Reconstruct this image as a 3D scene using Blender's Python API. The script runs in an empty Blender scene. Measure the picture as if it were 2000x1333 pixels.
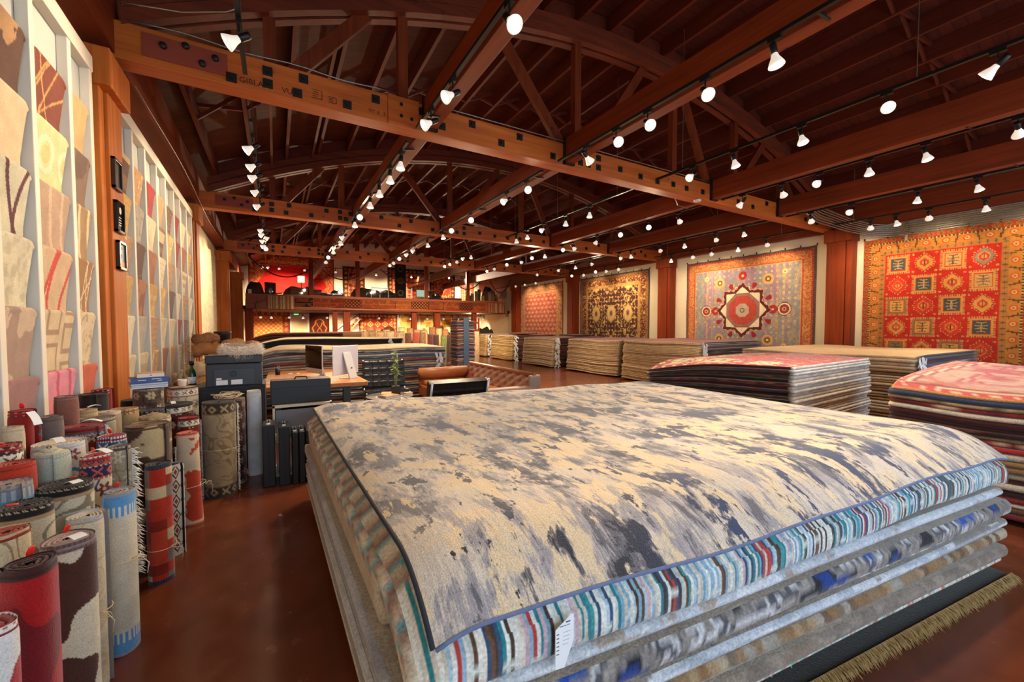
import bpy, math, random
import numpy as np
from mathutils import Vector, Matrix, Quaternion
S = bpy.context.scene
COL = S.collection
R = random.Random(11)
pi = math.pi

# ---------------------------------------------------------------- helpers
def s2l(v):
    v = np.asarray(v, dtype=float) / 255.0
    return np.where(v <= 0.04045, v / 12.92, ((v + 0.055) / 1.055) ** 2.4)
def C(h):
    """'#rrggbb' -> linear rgb array"""
    h = h.lstrip('#')
    return s2l([int(h[i:i + 2], 16) for i in (0, 2, 4)])

def link(name, me, parent=None):
    o = bpy.data.objects.new(name, me); COL.objects.link(o)
    if parent is not None: o.parent = parent
    return o
def tag(o, label=None, cat=None, group=None, kind=None):
    if label: o['label'] = label
    if cat: o['category'] = cat
    if group: o['group'] = group
    if kind: o['kind'] = kind
    return o
def thing(name, label, cat, loc=(0, 0, 0), rz=0.0, group=None):
    o = bpy.data.objects.new(name, None); COL.objects.link(o)
    o.location = loc; o.rotation_euler = (0, 0, rz); o.empty_display_size = .05
    return tag(o, label, cat, group)
def struct(o): o['kind'] = 'structure'; return o
def dup(root, loc, rz=0.0, label=None, group=None):
    r = root.copy(); COL.objects.link(r); r.location = loc; r.rotation_euler = (0, 0, rz)
    if label: r['label'] = label
    if group: r['group'] = group
    for ch in list(root.children):
        c = ch.copy(); COL.objects.link(c); c.parent = r
        for g in ch.children:
            d = g.copy(); COL.objects.link(d); d.parent = c
    return r

class MB:
    """collects shapes, builds ONE mesh"""
    def __init__(s): s.v = []; s.f = []; s.c = []
    def add(s, vs, fs, col=None):
        b = len(s.v); s.v += [tuple(p) for p in vs]; s.f += [tuple(b + i for i in f) for f in fs]
        s.c += [col] * len(vs); return s
    def box(s, cx, cy, cz, sx, sy, sz, m=None, col=None):
        vs = [Vector((cx + a * sx / 2, cy + b * sy / 2, cz + c * sz / 2)) for a in (-1, 1) for b in (-1, 1) for c in (-1, 1)]
        if m is not None: vs = [m @ p for p in vs]
        return s.add(vs, [(0, 1, 3, 2), (4, 6, 7, 5), (0, 4, 5, 1), (2, 3, 7, 6), (0, 2, 6, 4), (1, 5, 7, 3)], col)
    def bar(s, p0, p1, w, h, up=(0, 0, 1), col=None):
        p0, p1 = Vector(p0), Vector(p1); d = (p1 - p0).normalized()
        x = d.cross(Vector(up)).normalized(); z = x.cross(d)
        vs = [q + x * a * w / 2 + z * b * h / 2 for q in (p0, p1) for a in (-1, 1) for b in (-1, 1)]
        return s.add(vs, [(0, 1, 3, 2), (4, 6, 7, 5), (0, 4, 5, 1), (2, 3, 7, 6), (0, 2, 6, 4), (1, 5, 7, 3)], col)
    def tube(s, pts, r, n=6, col=None, r1=None):
        pts = [Vector(p) for p in pts]; vs = []; N = len(pts)
        for i, p in enumerate(pts):
            d = (pts[min(i + 1, N - 1)] - pts[max(i - 1, 0)]).normalized()
            a = d.orthogonal().normalized() if i == 0 else (ax - d * ax.dot(d)).normalized()
            ax = a; b = d.cross(a); rr = r if r1 is None else r + (r1 - r) * i / max(1, N - 1)
            vs += [p + (a * math.cos(2 * pi * k / n) + b * math.sin(2 * pi * k / n)) * rr for k in range(n)]
        fs = [(i * n + k, i * n + (k + 1) % n, (i + 1) * n + (k + 1) % n, (i + 1) * n + k) for i in range(N - 1) for k in range(n)]
        fs += [tuple(range(n - 1, -1, -1)), tuple((N - 1) * n + k for k in range(n))]
        return s.add(vs, fs, col)
    def lathe(s, prof, c=(0, 0, 0), n=24, sx=1, sy=1, col=None):
        vs = [(c[0] + r * math.cos(2 * pi * k / n) * sx, c[1] + r * math.sin(2 * pi * k / n) * sy, c[2] + z) for r, z in prof for k in range(n)]
        N = len(prof)
        fs = [(i * n + k, i * n + (k + 1) % n, (i + 1) * n + (k + 1) % n, (i + 1) * n + k) for i in range(N - 1) for k in range(n)]
        fs += [tuple(range(n - 1, -1, -1)), tuple((N - 1) * n + k for k in range(n))]
        return s.add(vs, fs, col)
    def prism(s, poly, ax, a0, a1, col=None):
        """poly of 2D points extruded along axis ax from a0 to a1"""
        n = len(poly)
        def P(p, a):
            return {0: (a, p[0], p[1]), 1: (p[0], a, p[1]), 2: (p[0], p[1], a)}[ax]
        vs = [P(p, a0) for p in poly] + [P(p, a1) for p in poly]
        fs = [(k, (k + 1) % n, n + (k + 1) % n, n + k) for k in range(n)] + [tuple(range(n - 1, -1, -1)), tuple(range(n, 2 * n))]
        return s.add(vs, fs, col)
    def build(s, name, mat, parent=None, smooth=False, bevel=0, kind=None):
        me = bpy.data.meshes.new(name); me.from_pydata(s.v, [], s.f); me.materials.append(mat)
        if any(c is not None for c in s.c):
            a = me.color_attributes.new('Col', 'FLOAT_COLOR', 'POINT')
            arr = np.ones((len(s.v), 4), dtype=np.float32)
            for i, c in enumerate(s.c):
                if c is not None: arr[i, :3] = c
            a.data.foreach_set('color', arr.ravel())
        if smooth: me.polygons.foreach_set('use_smooth', [True] * len(me.polygons))
        me.update()
        o = link(name, me, parent)
        if bevel:
            b = o.modifiers.new('bevel', 'BEVEL'); b.width = bevel; b.segments = 2; b.limit_method = 'ANGLE'
        if kind: o['kind'] = kind
        return o

def mesh_np(name, V, F4, Cc, mat, parent=None, smooth=True, UV=None):
    me = bpy.data.meshes.new(name); V = np.asarray(V, dtype=np.float32).reshape(-1, 3); F4 = np.asarray(F4, dtype=np.int32).reshape(-1, 4)
    me.vertices.add(len(V)); me.vertices.foreach_set('co', V.ravel())
    me.loops.add(F4.size); me.loops.foreach_set('vertex_index', F4.ravel())
    me.polygons.add(len(F4)); me.polygons.foreach_set('loop_start', np.arange(0, F4.size, 4, dtype=np.int32))
    me.polygons.foreach_set('loop_total', np.full(len(F4), 4, dtype=np.int32))
    me.polygons.foreach_set('use_smooth', np.full(len(F4), smooth))
    if Cc is not None:
        a = me.color_attributes.new('Col', 'FLOAT_COLOR', 'POINT')
        arr = np.ones((len(V), 4), dtype=np.float32); arr[:, :3] = np.asarray(Cc, dtype=np.float32).reshape(-1, 3)
        a.data.foreach_set('color', arr.ravel())
    if UV is not None:
        uv = me.uv_layers.new(name='UVMap'); UV = np.asarray(UV, dtype=np.float32).reshape(-1, 2)
        uv.data.foreach_set('uv', UV[F4.ravel()].ravel())
    me.materials.append(mat); me.update(calc_edges=True); me.validate()
    return link(name, me, parent)

def grid_faces(n, m, base=0, flip=False, wrap=False):
    i, j = np.meshgrid(np.arange(n - 1), np.arange(m if wrap else m - 1), indexing='ij')
    a = i * m + j; b = i * m + (j + 1) % m; c = (i + 1) * m + (j + 1) % m; d = (i + 1) * m + j
    f = np.stack([a, b, c, d], -1).reshape(-1, 4) + base
    return f[:, ::-1] if flip else f
def rim(n, m):
    """boundary vertex ids of an n x m grid, in order"""
    return np.array([j for j in range(m)] + [i * m + m - 1 for i in range(1, n)] + [(n - 1) * m + j for j in range(m - 2, -1, -1)] + [i * m for i in range(n - 2, 0, -1)])

def sheet(name, P, Cc, off, mat, back=None, edge=None, parent=None, UV=None):
    """a cloth: coloured front grid P (n,m,3), a back at P+off, a stitched rim"""
    n, m = P.shape[:2]; P1 = P.reshape(-1, 3); off = np.asarray(off, dtype=float)
    P2 = P1 + (off if off.ndim == 1 else off.reshape(-1, 3))
    Cf = np.asarray(Cc).reshape(-1, 3); Cb = np.tile(back, (n * m, 1)) if back is not None else Cf * .8
    r = rim(n, m); k = len(r); N = n * m
    V = [P1, P2]; CC = [Cf, Cb]
    ce = np.tile(edge, (k, 1)) if edge is not None else Cf[r]
    V += [P1[r], P2[r]]; CC += [ce, ce]
    ia = 2 * N + np.arange(k); ib = ia + k
    F = [grid_faces(n, m), grid_faces(n, m, N, True), np.stack([np.roll(ia, -1), ia, ib, np.roll(ib, -1)], -1)]
    U = None
    if UV is not None:
        U1 = UV.reshape(-1, 2); U = np.concatenate([U1, U1, U1[r], U1[r]])
    return mesh_np(name, np.concatenate(V), np.concatenate(F), np.concatenate(CC), mat, parent, True, U)

# ---- value noise
_L = np.random.default_rng(5).random((256, 256))
def vn(x, y, seed=0):
    x = np.asarray(x, dtype=float) + seed * 17.31; y = np.asarray(y, dtype=float) + seed * 9.77
    xi = np.floor(x).astype(int); yi = np.floor(y).astype(int); fx = x - xi; fy = y - yi
    fx = fx * fx * (3 - 2 * fx); fy = fy * fy * (3 - 2 * fy); g = lambda a, b: _L[a & 255, b & 255]
    return (g(xi, yi) * (1 - fx) + g(xi + 1, yi) * fx) * (1 - fy) + (g(xi, yi + 1) * (1 - fx) + g(xi + 1, yi + 1) * fx) * fy
def fbm(x, y, seed=0, o=4):
    t = 0; a = .5; s = 0
    for k in range(o):
        t = t + a * vn(x * 2 ** k, y * 2 ** k, seed + k * 3); s += a; a *= .5
    return t / s

# ---------------------------------------------------------------- materials
class NT:
    def __init__(s, name):
        m = bpy.data.materials.new(name); m.use_nodes = True; s.m = m; s.t = m.node_tree; s.t.nodes.clear()
    def n(s, typ, **kw):
        nd = s.t.nodes.new('ShaderNode' + typ)
        for k, v in kw.items():
            if k.startswith('i_'):
                key = k[2:]; key = int(key) if key.isdigit() else key.replace('_', ' ')
                nd.inputs[key].default_value = v
            else: setattr(nd, k, v)
        return nd
    def l(s, a, ao, b, bi): s.t.links.new(a.outputs[ao], b.inputs[bi])
    def math(s, op, a, b=None, c=None):
        nd = s.n('Math', operation=op)
        for i, v in enumerate((a, b, c)):
            if v is None: continue
            if isinstance(v, tuple): s.l(v[0], v[1], nd, i)
            else: nd.inputs[i].default_value = v
        return (nd, 0)
    def ramp(s, src, stops, interp='LINEAR'):
        r = s.n('ValToRGB'); cr = r.color_ramp; cr.interpolation = interp
        while len(cr.elements) < len(stops): cr.elements.new(.5)
        for e, (p, c) in zip(cr.elements, stops): e.position = p; e.color = (*c, 1)
        s.l(src[0], src[1], r, 0); return (r, 0)
    def mix(s, fac, a, b, mode='MIX'):
        nd = s.n('Mix', data_type='RGBA', blend_type=mode)
        for i, v in ((0, fac), (6, a), (7, b)):
            if isinstance(v, tuple) and not isinstance(v[0], (int, float)): s.l(v[0], v[1], nd, i)
            elif i == 0: nd.inputs[0].default_value = v
            else: nd.inputs[i].default_value = (*v, 1)
        return (nd, 2)
    def out(s, bsdf):
        o = s.n('OutputMaterial'); s.l(bsdf, 0, o, 0); return s.m
    def pbsdf(s, col, rough=.6, metal=0., spec=.5, bump=None, bstr=.3, bdist=.01, **kw):
        b = s.n('BsdfPrincipled'); b.inputs['Roughness'].default_value = rough if not isinstance(rough, tuple) else .5
        if isinstance(rough, tuple): s.l(rough[0], rough[1], b, 'Roughness')
        b.inputs['Metallic'].default_value = metal; b.inputs['Specular IOR Level'].default_value = spec
        if isinstance(col, tuple) and not isinstance(col[0], (int, float)): s.l(col[0], col[1], b, 'Base Color')
        else: b.inputs['Base Color'].default_value = (*col, 1)
        for k, v in kw.items(): b.inputs[k.replace('_', ' ')].default_value = v
        if bump is not None:
            bp = s.n('Bump', i_Strength=bstr, i_Distance=bdist); s.l(bump[0], bump[1], bp, 'Height'); s.l(bp, 0, b, 'Normal')
        return b

def plain(name, hexc, rough=.5, metal=0., vary=.12, scale=6., spec=.5, bump=0., **kw):
    t = NT(name); tc = t.n('TexCoord'); nz = t.n('TexNoise', i_Scale=scale, i_Detail=4.0); t.l(tc, 'Object', nz, 'Vector')
    c = C(hexc); col = t.mix((nz, 0), tuple(c * (1 - vary)), tuple(np.minimum(1, c * (1 + vary))))
    b = t.pbsdf(col, rough, metal, spec, (nz, 0) if bump else None, bump, .005, **kw)
    return t.out(b)

def wood(name, ca, cb, axis=0, scale=1.6, rough=.5, boards=None, spec=.4, knots=True):
    """timber: long streaks along `axis`; boards=(axis, width) adds board joints"""
    t = NT(name); tc = t.n('TexCoord'); mp = t.n('Mapping'); sc = [14.0 * scale] * 3; sc[axis] = .7 * scale
    mp.inputs['Scale'].default_value = sc; t.l(tc, 'Object', mp, 'Vector')
    nz = t.n('TexNoise', i_Scale=1.0, i_Detail=6.0, i_Roughness=.62, i_Distortion=.8); t.l(mp, 0, nz, 'Vector')
    nb = t.n('TexNoise', i_Scale=.9, i_Detail=2.0); t.l(tc, 'Object', nb, 'Vector')
    col = t.ramp((nz, 0), [(.25, tuple(C(ca))), (.75, tuple(C(cb)))])
    col = t.mix(.55, col, t.ramp((nb, 0), [(.3, (.55, .5, .45)), (.7, (1, 1, 1))]), 'MULTIPLY')
    h = (nz, 0)
    if boards:
        sx = t.n('SeparateXYZ'); t.l(tc, 'Object', sx, 0)
        q = t.math('DIVIDE', (sx, boards[0]), boards[1]); fr = t.math('FRACT', q); fl = t.math('FLOOR', q)
        wn = t.n('TexWhiteNoise', noise_dimensions='1D'); t.l(fl[0], 0, wn, 'W')
        col = t.mix(.6, col, t.ramp((wn, 0), [(0, (.5, .48, .46)), (1, (1.05, 1, 1))]), 'MULTIPLY')
        g = t.math('LESS_THAN', fr, .05); col = t.mix(g, col, tuple(C(ca) * .25))
    if knots:
        vo = t.n('TexVoronoi', i_Scale=2.2 * scale); t.l(tc, 'Object', vo, 'Vector')
        kf = t.ramp((vo, 0), [(.02, (1, 1, 1)), (.07, (0, 0, 0))]); col = t.mix(kf, col, tuple(C(ca) * .5))
    return t.out(t.pbsdf(col, rough, 0, spec, h, .15, .004))

def fabric(name, scale=220., vary=.22, bstr=.5, bdist=.004, rough=.95, sheen=.25):
    """textile whose colours come from the mesh's own woven pattern"""
    t = NT(name); at = t.n('Attribute', attribute_name='Col'); tc = t.n('TexCoord')
    nz = t.n('TexNoise', i_Scale=scale, i_Detail=2.0); t.l(tc, 'Object', nz, 'Vector')
    n2 = t.n('TexNoise', i_Scale=9.0, i_Detail=4.0); t.l(tc, 'Object', n2, 'Vector')
    f = t.ramp((nz, 0), [(.25, (1 - vary,) * 3), (.75, (1 + vary,) * 3)])
    g = t.ramp((n2, 0), [(.3, (.86, .86, .86)), (.7, (1.1, 1.1, 1.1))])
    col = t.mix(1.0, t.mix(1.0, (at, 0), f, 'MULTIPLY'), g, 'MULTIPLY')
    b = t.pbsdf(col, rough, 0, .2, (nz, 0), bstr, bdist, Sheen_Weight=sheen, Sheen_Roughness=.5)
    return t.out(b)

def emit(name, rgb, st, sample=True):
    t = NT(name); e = t.n('Emission', i_Strength=st); e.inputs[0].default_value = (*rgb, 1); m = t.out(e)
    try: m.cycles.emission_sampling = 'AUTO' if sample else 'NONE'
    except Exception: pass
    return m

M = {}
M['beam_x'] = wood('timber_along_x', '#a84a14', '#d87628', 0, 1.0, .55)
M['beam_y'] = wood('timber_along_y', '#6a2408', '#943c12', 1, 1.0, .55)
M['joist'] = wood('rafter_timber', '#521a08', '#74290e', 1, 1.0, .65)
M['chord'] = wood('bowed_chord_timber', '#58200c', '#843616', 0, 1.0, .65)
M['post_z'] = wood('timber_upright', '#b2541a', '#e0883a', 2, 1.2, .6, None, .2)
M['post_red'] = wood('timber_upright_red', '#7c2c0e', '#a8481a', 2, 1.0, .6, None, .25)
M['deck'] = wood('roof_boards', '#4c1807', '#6c270e', 0, .8, .7, boards=(1, .14))
M['fascia'] = wood('balcony_timber', '#a0481c', '#c46628', 0, 1.0, .5)
M['desk'] = wood('desk_wood', '#a5683a', '#c98a52', 1, 1.2, .38)
M['fab'] = fabric('woven_rug')
M['pile'] = fabric('rug_pile', 160., .3, .7, .006)
M['edge'] = fabric('rug_edge_pile', 90., .28, .6, .006)
M['steel'] = plain('black_iron', '#2a2724', .5, .6, .2, 20)
M['black'] = plain('black_plastic', '#17181b', .42, 0, .15, 12)
M['track'] = plain('track_black', '#141312', .45, .3, .1, 8)
M['cream'] = plain('cream_paint', '#e9dcbc', .8, 0, .05, 3, bump=.05)
M['white'] = plain('white_paint', '#e2d8c6', .55, 0, .04, 4)
M['panel'] = plain('rack_backing', '#b9bcb6', .8, 0, .05, 3)
M['paper'] = plain('tag_paper', '#eef0f2', .7, 0, .04, 30)
M['redtag'] = plain('red_plastic_tag', '#e2281c', .45, 0, .08, 30)
M['twine'] = plain('twine', '#e6d2ae', .8, 0, .1, 60)
M['btn'] = plain('dark_brass', '#6a4418', .35, .6, .1, 30)
M['fringe'] = plain('cotton_fringe', '#e9e3d6', .9, 0, .12, 60)
M['conduit'] = plain('steel_conduit', '#9a958a', .35, .85, .1, 10)
M['alu'] = plain('brushed_aluminium', '#d7dae2', .3, .35, .04, 20)
M['rope'] = plain('braided_rope', '#5a2d18', .8, 0, .3, 60, bump=.4)
M['ink'] = plain('stencil_ink', '#3a1c10', .9, 0, .05, 20)
# ---------------------------------------------------------------- the building
XR, YB, YF = 12.0, 25.0, -2.6
def LW(y): return -1.2 - .015 * (y - 4.9)              # face of the left-hand wall
def arc(x): return 4.06 + 1.74 * (1 - ((x - 5.4) / 6.68) ** 2)   # underside of the bowed chords
M['web'] = wood('web_timber', '#62260e', '#8c3c18', 2, 1.0, .6, None, .25)
TY = [4.93, 10.05, 15.3]

# floor : stained, polished concrete
t = NT('polished_stained_concrete'); tc = t.n('TexCoord')
n1 = t.n('TexNoise', i_Scale=.9, i_Detail=7.0, i_Roughness=.5, i_Distortion=.1); t.l(tc, 'Object', n1, 0)
n2 = t.n('TexNoise', i_Scale=7.0, i_Detail=5.0); t.l(tc, 'Object', n2, 0)
col = t.ramp((n1, 0), [(.25, tuple(C('#52281a'))), (.52, tuple(C('#703a24'))), (.78, tuple(C('#8a4c2e')))])
col = t.mix(.5, col, t.ramp((n2, 0), [(.3, (.7, .66, .62)), (.7, (1.1, 1.05, 1))]), 'MULTIPLY')
rg = t.ramp((n2, 0), [(.3, (.17, .17, .17)), (.75, (.3, .3, .3))])
M['floor'] = t.out(t.pbsdf(col, rg, 0, .5))
struct(MB().box(5.3, 11.2, -.06, 14.4, 28, .12).build('floor', M['floor']))

w = MB()
for a, b in zip(np.linspace(YF, YB, 9)[:-1], np.linspace(YF, YB, 9)[1:]):
    xa, xb = LW(a) - .17, LW(b) - .17
    w.add([(xa, a, 0), (xb, b, 0), (xb, b, 4.75), (xa, a, 4.75), (xa - .2, a, 0), (xb - .2, b, 0), (xb - .2, b, 4.75), (xa - .2, a, 4.75)],
          [(0, 1, 2, 3), (5, 4, 7, 6), (3, 2, 6, 7), (0, 4, 5, 1), (1, 5, 6, 2), (0, 3, 7, 4)])
struct(w.build('wall_left', M['cream']))
struct(MB().box(XR + .1, 11.2, 2.4, .2, 28, 4.8).build('wall_right', M['cream']))
def gable(y0, y1, x0=-1.75, x1=12.2):
    xs = np.linspace(x0, x1, 40); poly = [(x0, 0)] + [(x1, 0)] + [(x, arc(min(max(x, -1.2), 12)) + .58) for x in xs[::-1]]
    return MB().prism(poly, 1, y0, y1)
struct(gable(YB, YB + .2).build('wall_back', M['cream']))
# front wall (behind the viewpoint) with the shop windows that let the daylight in
wf = MB(); WX0, WX1, WZ0, WZ1 = -.9, 11.2, .35, 3.3
for x0, x1, z0, z1 in ((-1.75, 12.2, 0, WZ0), (-1.75, 12.2, WZ1, 4.4), (-1.75, WX0, WZ0, WZ1), (WX1, 12.2, WZ0, WZ1)):
    wf.box((x0 + x1) / 2, YF - .1, (z0 + z1) / 2, x1 - x0, .2, z1 - z0)
xs = np.linspace(-1.75, 12.2, 40)
wf.prism([(-1.75, 4.4), (12.2, 4.4)] + [(x, max(4.41, arc(min(max(x, -1.2), 12)) + .58)) for x in xs[::-1]], 1, YF - .2, YF)
struct(wf.build('wall_front', M['cream']))
wn = MB()
for x in np.linspace(WX0, WX1, 8): wn.box(x, YF - .1, (WZ0 + WZ1) / 2, .09, .12, WZ1 - WZ0)
for z in (WZ0 + .04, 2.55, WZ1 - .04): wn.box((WX0 + WX1) / 2, YF - .1, z, WX1 - WX0, .1, .08)
struct(wn.build('window_1', M['black']))

# bowed roof deck
n = 61; xs = np.linspace(-1.75, 12.25, n); P = np.zeros((2, n, 3))
P[0, :, 1] = YF - .2; P[1, :, 1] = YB + .2
for k in range(2): P[k, :, 0] = xs; P[k, :, 2] = [arc(min(max(x, -1.3), 12.05)) + .56 for x in xs]
P = np.concatenate([P[:1] + (P[1:] - P[:1]) * a for a in np.linspace(0, 1, 5)])
dk = sheet('ceiling', P, np.ones(P.shape), (0, 0, .08), M['deck']); dk['kind'] = 'structure'
# rafters along the hall, sitting on the chords
for x in np.arange(-.95, 11.9, .61):
    z = arc(x) + .29
    struct(MB().box(x, 11.2, z + .135, .05, 27.4, .27).build('ceiling_beam', M['joist']))
# solid blocking between rafters over each truss, and herringbone bridging mid-bay
for ty in TY + [20.8]:
    b = MB(); xs = np.arange(-.95, 11.9, .61)
    for a, c in zip(xs[:-1], xs[1:]):
        zm = (arc(a) + arc(c)) / 2 + .30
        b.add([(a + .026, ty - .02, arc(a) + .3), (c - .026, ty - .02, arc(c) + .3), (c - .026, ty - .02, arc(c) + .55), (a + .026, ty - .02, arc(a) + .55),
               (a + .026, ty + .02, arc(a) + .3), (c - .026, ty + .02, arc(c) + .3), (c - .026, ty + .02, arc(c) + .55), (a + .026, ty + .02, arc(a) + .55)],
              [(0, 1, 2, 3), (5, 4, 7, 6), (0, 4, 5, 1), (3, 2, 6, 7), (0, 3, 7, 4), (1, 5, 6, 2)])
    struct(b.build('ceiling_trim', M['joist']))
for my in (2.4, 7.5, 12.7, 18.0):
    b = MB(); xs = np.arange(-.95, 11.9, .61)
    for a, c in zip(xs[:-1], xs[1:]):
        b.bar((a + .03, my - .03, arc(a) + .32), (c - .03, my - .03, arc(c) + .53), .035, .05)
        b.bar((a + .03, my + .03, arc(a) + .53), (c - .03, my + .03, arc(c) + .32), .035, .05)
    struct(b.build('ceiling_trim', M['joist']))

# ---- bowstring trusses
def bolt(x, y, z, s=.085):
    b = MB().box(x, y, z, s, .012, s); b.lathe([(.02, -.012), (.02, .012)], (0, 0, 0), 8)
    m = Matrix.Translation((x, y - .012, z)) @ Matrix.Rotation(pi / 2, 4, 'X')
    for i in range(8, len(b.v)): b.v[i] = tuple(m @ Vector(b.v[i]))
    return b
TN = ['nearest roof truss with black square bolt plates and stencilled lower chord', 'second roof truss back, bolted timber chord below a bowed top chord',
      'third roof truss back, running just in front of the balcony']
for ti, ty in enumerate(TY):
    tr = thing('roof_truss', TN[ti], 'roof truss', (5.4, ty, 3.86), 0, 'bowstring roof trusses')
    x0, x1 = LW(ty) - .1, XR - .05; L = lambda p: (p[0] - 5.4, p[1], p[2] - 3.86)
    ch = MB().box((x0 + x1) / 2 - 5.4, 0, .16, x1 - x0, .22, .32); ch.build('bottom_chord', M['beam_x'], tr, bevel=.006)
    xs = np.linspace(-1.1, 11.9, 36); tc_ = MB()
    for dy in (-.075, .075):
        for a, c in zip(xs[:-1], xs[1:]):
            vs = [L((x, dy + e, arc(x) + h)) for x in (a, c) for e in (-.05, .05) for h in (0, .13)]
            tc_.add(vs, [(0, 1, 3, 2), (4, 6, 7, 5), (0, 4, 5, 1), (2, 3, 7, 6), (0, 2, 6, 4), (1, 5, 7, 3)])
            vs = [L((x, dy * .7 + e, arc(x) + h)) for x in (a, c) for e in (-.05, .05) for h in (.15, .29)]
            tc_.add(vs, [(0, 1, 3, 2), (4, 6, 7, 5), (0, 4, 5, 1), (2, 3, 7, 6), (0, 2, 6, 4), (1, 5, 7, 3)])
    tc_.build('top_chord', M['chord'], tr)
    # web: uprights at panel points, diagonals between
    up = [.0, 1.35, 3.95, 6.1, 7.9, 9.6]
    for x in up: MB().box(x - 5.4, 0, (arc(x) + 4.18) / 2 - 3.86, .11, .1, arc(x) - 4.18).build('web_upright', M['web'], tr)
    dg = [(.2, .95, 1), (2.6, 3.7, -1), (4.2, 5.35, 1), (6.3, 7.1, -1), (7.9, 8.9, 1), (9.4, 10.3, -1)]
    for a, c, s in dg:
        za, zc = (4.17, arc(c) + .02) if s > 0 else (arc(a) + .02, 4.17)
        MB().bar((a - 5.4, 0, za - 3.86), (c - 5.4, 0, zc - 3.86), .14, .07, (0, 1, 0)).build('web_diagonal', M['web'], tr)
    bx = [(-.32, .07), (-.02, .22), (-.02, .1), (.24, .08), (.3, .24), (.72, .09), (1.02, .23), (1.3, .24), (1.3, .11), (1.42, .1), (1.52, .23)]
    bx += [(1.8, .12), (2.2, .24), (2.62, .1), (2.9, .24), (3.45, .1), (3.95, .11), (4.05, .24), (4.1, .11), (4.3, .24), (4.3, .1), (4.75, .16), (5.2, .13), (5.6, .12), (6.0, .14), (6.35, .13), (6.8, .14),
           (7.05, .26), (7.1, .12), (7.25, .25), (7.28, .12), (7.33, .25), (7.4, .12), (7.9, .13), (8.4, .1), (8.9, .24), (9.3, .1), (9.9, .2), (10.5, .12), (10.8, .22), (11.0, .1)]
    for x, z in bx: bolt(x - 5.4, -.118, z).build('bolt_plate', M['steel'], tr)
    pl = MB().box(-.66 - 5.4, -.116, .17, .62, .012, .2); pl.build('splice_plate', plain('red_oxide_plate_%d' % ti, '#8a3a26', .6), tr)
    for x, z in ((-.82, .19), (-.66, .24), (-.54, .12), (-.44, .2)):
        q = MB().lathe([(.028, 0), (.028, .03), (.012, .04)], (0, 0, 0), 8); m = Matrix.Translation((x - 5.4, -.122, z)) @ Matrix.Rotation(pi / 2, 4, 'X')
        q.v = [tuple(m @ Vector(p)) for p in q.v]; q.build('bolt', M['steel'], tr)
    if ti == 0:
        MB().box(1.33 - 5.4, -.118, .16, .36, .03, .33).build('splice_block', M['beam_x'], tr, bevel=.006)

def text(name, s, mat, size, loc, rot, parent=None, ext=.0006, align='LEFT', shear=0):
    cu = bpy.data.curves.new(name, 'FONT'); cu.body = s; cu.size = size; cu.extrude = ext; cu.align_x = align; cu.align_y = 'CENTER'; cu.materials.append(mat)
    if shear: cu.shear = shear
    tmp = bpy.data.objects.new(name, cu); COL.objects.link(tmp); bpy.context.view_layer.update()
    me = bpy.data.meshes.new_from_object(tmp.evaluated_get(bpy.context.evaluated_depsgraph_get())); bpy.data.objects.remove(tmp)
    o = link(name, me, parent); o.location = loc; o.rotation_euler = rot
    return o
t1 = [o for o in bpy.data.objects if o.name == 'roof_truss'][0]
text('stencil_lettering', 'GIBLAM', M['ink'], .075, (-.26 - 5.4, -.1115, .075), (pi / 2, 0, 0), t1)
text('stencil_lettering', 'VU', M['ink'], .075, (.1 - 5.4, -.1115, .075), (pi / 2, 0, 0), t1)
text('stencil_lettering', 'T 6  3 1', M['ink'], .06, (.98 - 5.4, -.1115, .09), (pi / 2, 0, 0), t1)
sb = MB()
for x, z, ww, h in ((.42, .12, .1, .085), (.57, .1, .08, .06)):
    for a, b, c, d in ((x, z + h / 2, ww, .006), (x, z - h / 2, ww, .006), (x + ww / 2, z, .006, h), (x - .01, z, ww * .6, .006), (x - .01, z + h / 4, ww * .5, .006), (x - .015, z - h / 4, ww * .5, .005)):
        sb.box(a - 5.4, -.1115, b, c, .002, d)
sb.build('grade_stamp', M['ink'], t1)

# ---- purlin beams between trusses, in steel hangers, each carrying a light track
ORD4 = ['first', 'second', 'third', 'fourth']
BX = [1.64, 3.72, 7.1, 9.36]; BZ0, BZ1 = 3.9, 4.24
for bi, x in enumerate(BX):
    for y0, y1 in ((-2.5, 4.8), (5.06, 9.92), (10.18, 15.17), (15.43, 24.95)):
        struct(MB().box(x, (y0 + y1) / 2, (BZ0 + BZ1) / 2, .15, y1 - y0, BZ1 - BZ0).build('ceiling_beam', M['beam_y'], bevel=.006))
    for ty in TY:
        for sd in (-1, 1):
            yy = ty + sd * .137; h = MB()
            for dx in (-.084, .084): h.box(x + dx, yy, 4.07, .012, .05, .376)
            h.box(x, yy, 3.888, .18, .05, .012)
            tag(h.build('beam_hanger', M['steel']), 'black steel hanger of the %s roof beam, on the %s of the %s truss' % (ORD4[bi], 'front' if sd < 0 else 'back', ORD4[TY.index(ty)]), 'bracket', 'beam hangers on the trusses')
# eave beams along both walls
struct(MB().box(XR - .09, 11.2, 4.13, .18, 27.3, .56).build('ceiling_beam', M['beam_y']))
eb = MB()
for a, b in zip(np.linspace(YF + .1, YB - .1, 5)[:-1], np.linspace(YF + .1, YB - .1, 5)[1:]):
    eb.bar((LW(a) - .05, a, 4.17), (LW(b) - .05, b, 4.17), .2, .56)
struct(eb.build('ceiling_beam', M['beam_y']))
for x in (.75, -.0):
    struct(MB().box(x, 11.2, arc(x) + .24, .04, 27, .06).build('ceiling_trim', M['joist']))

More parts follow.
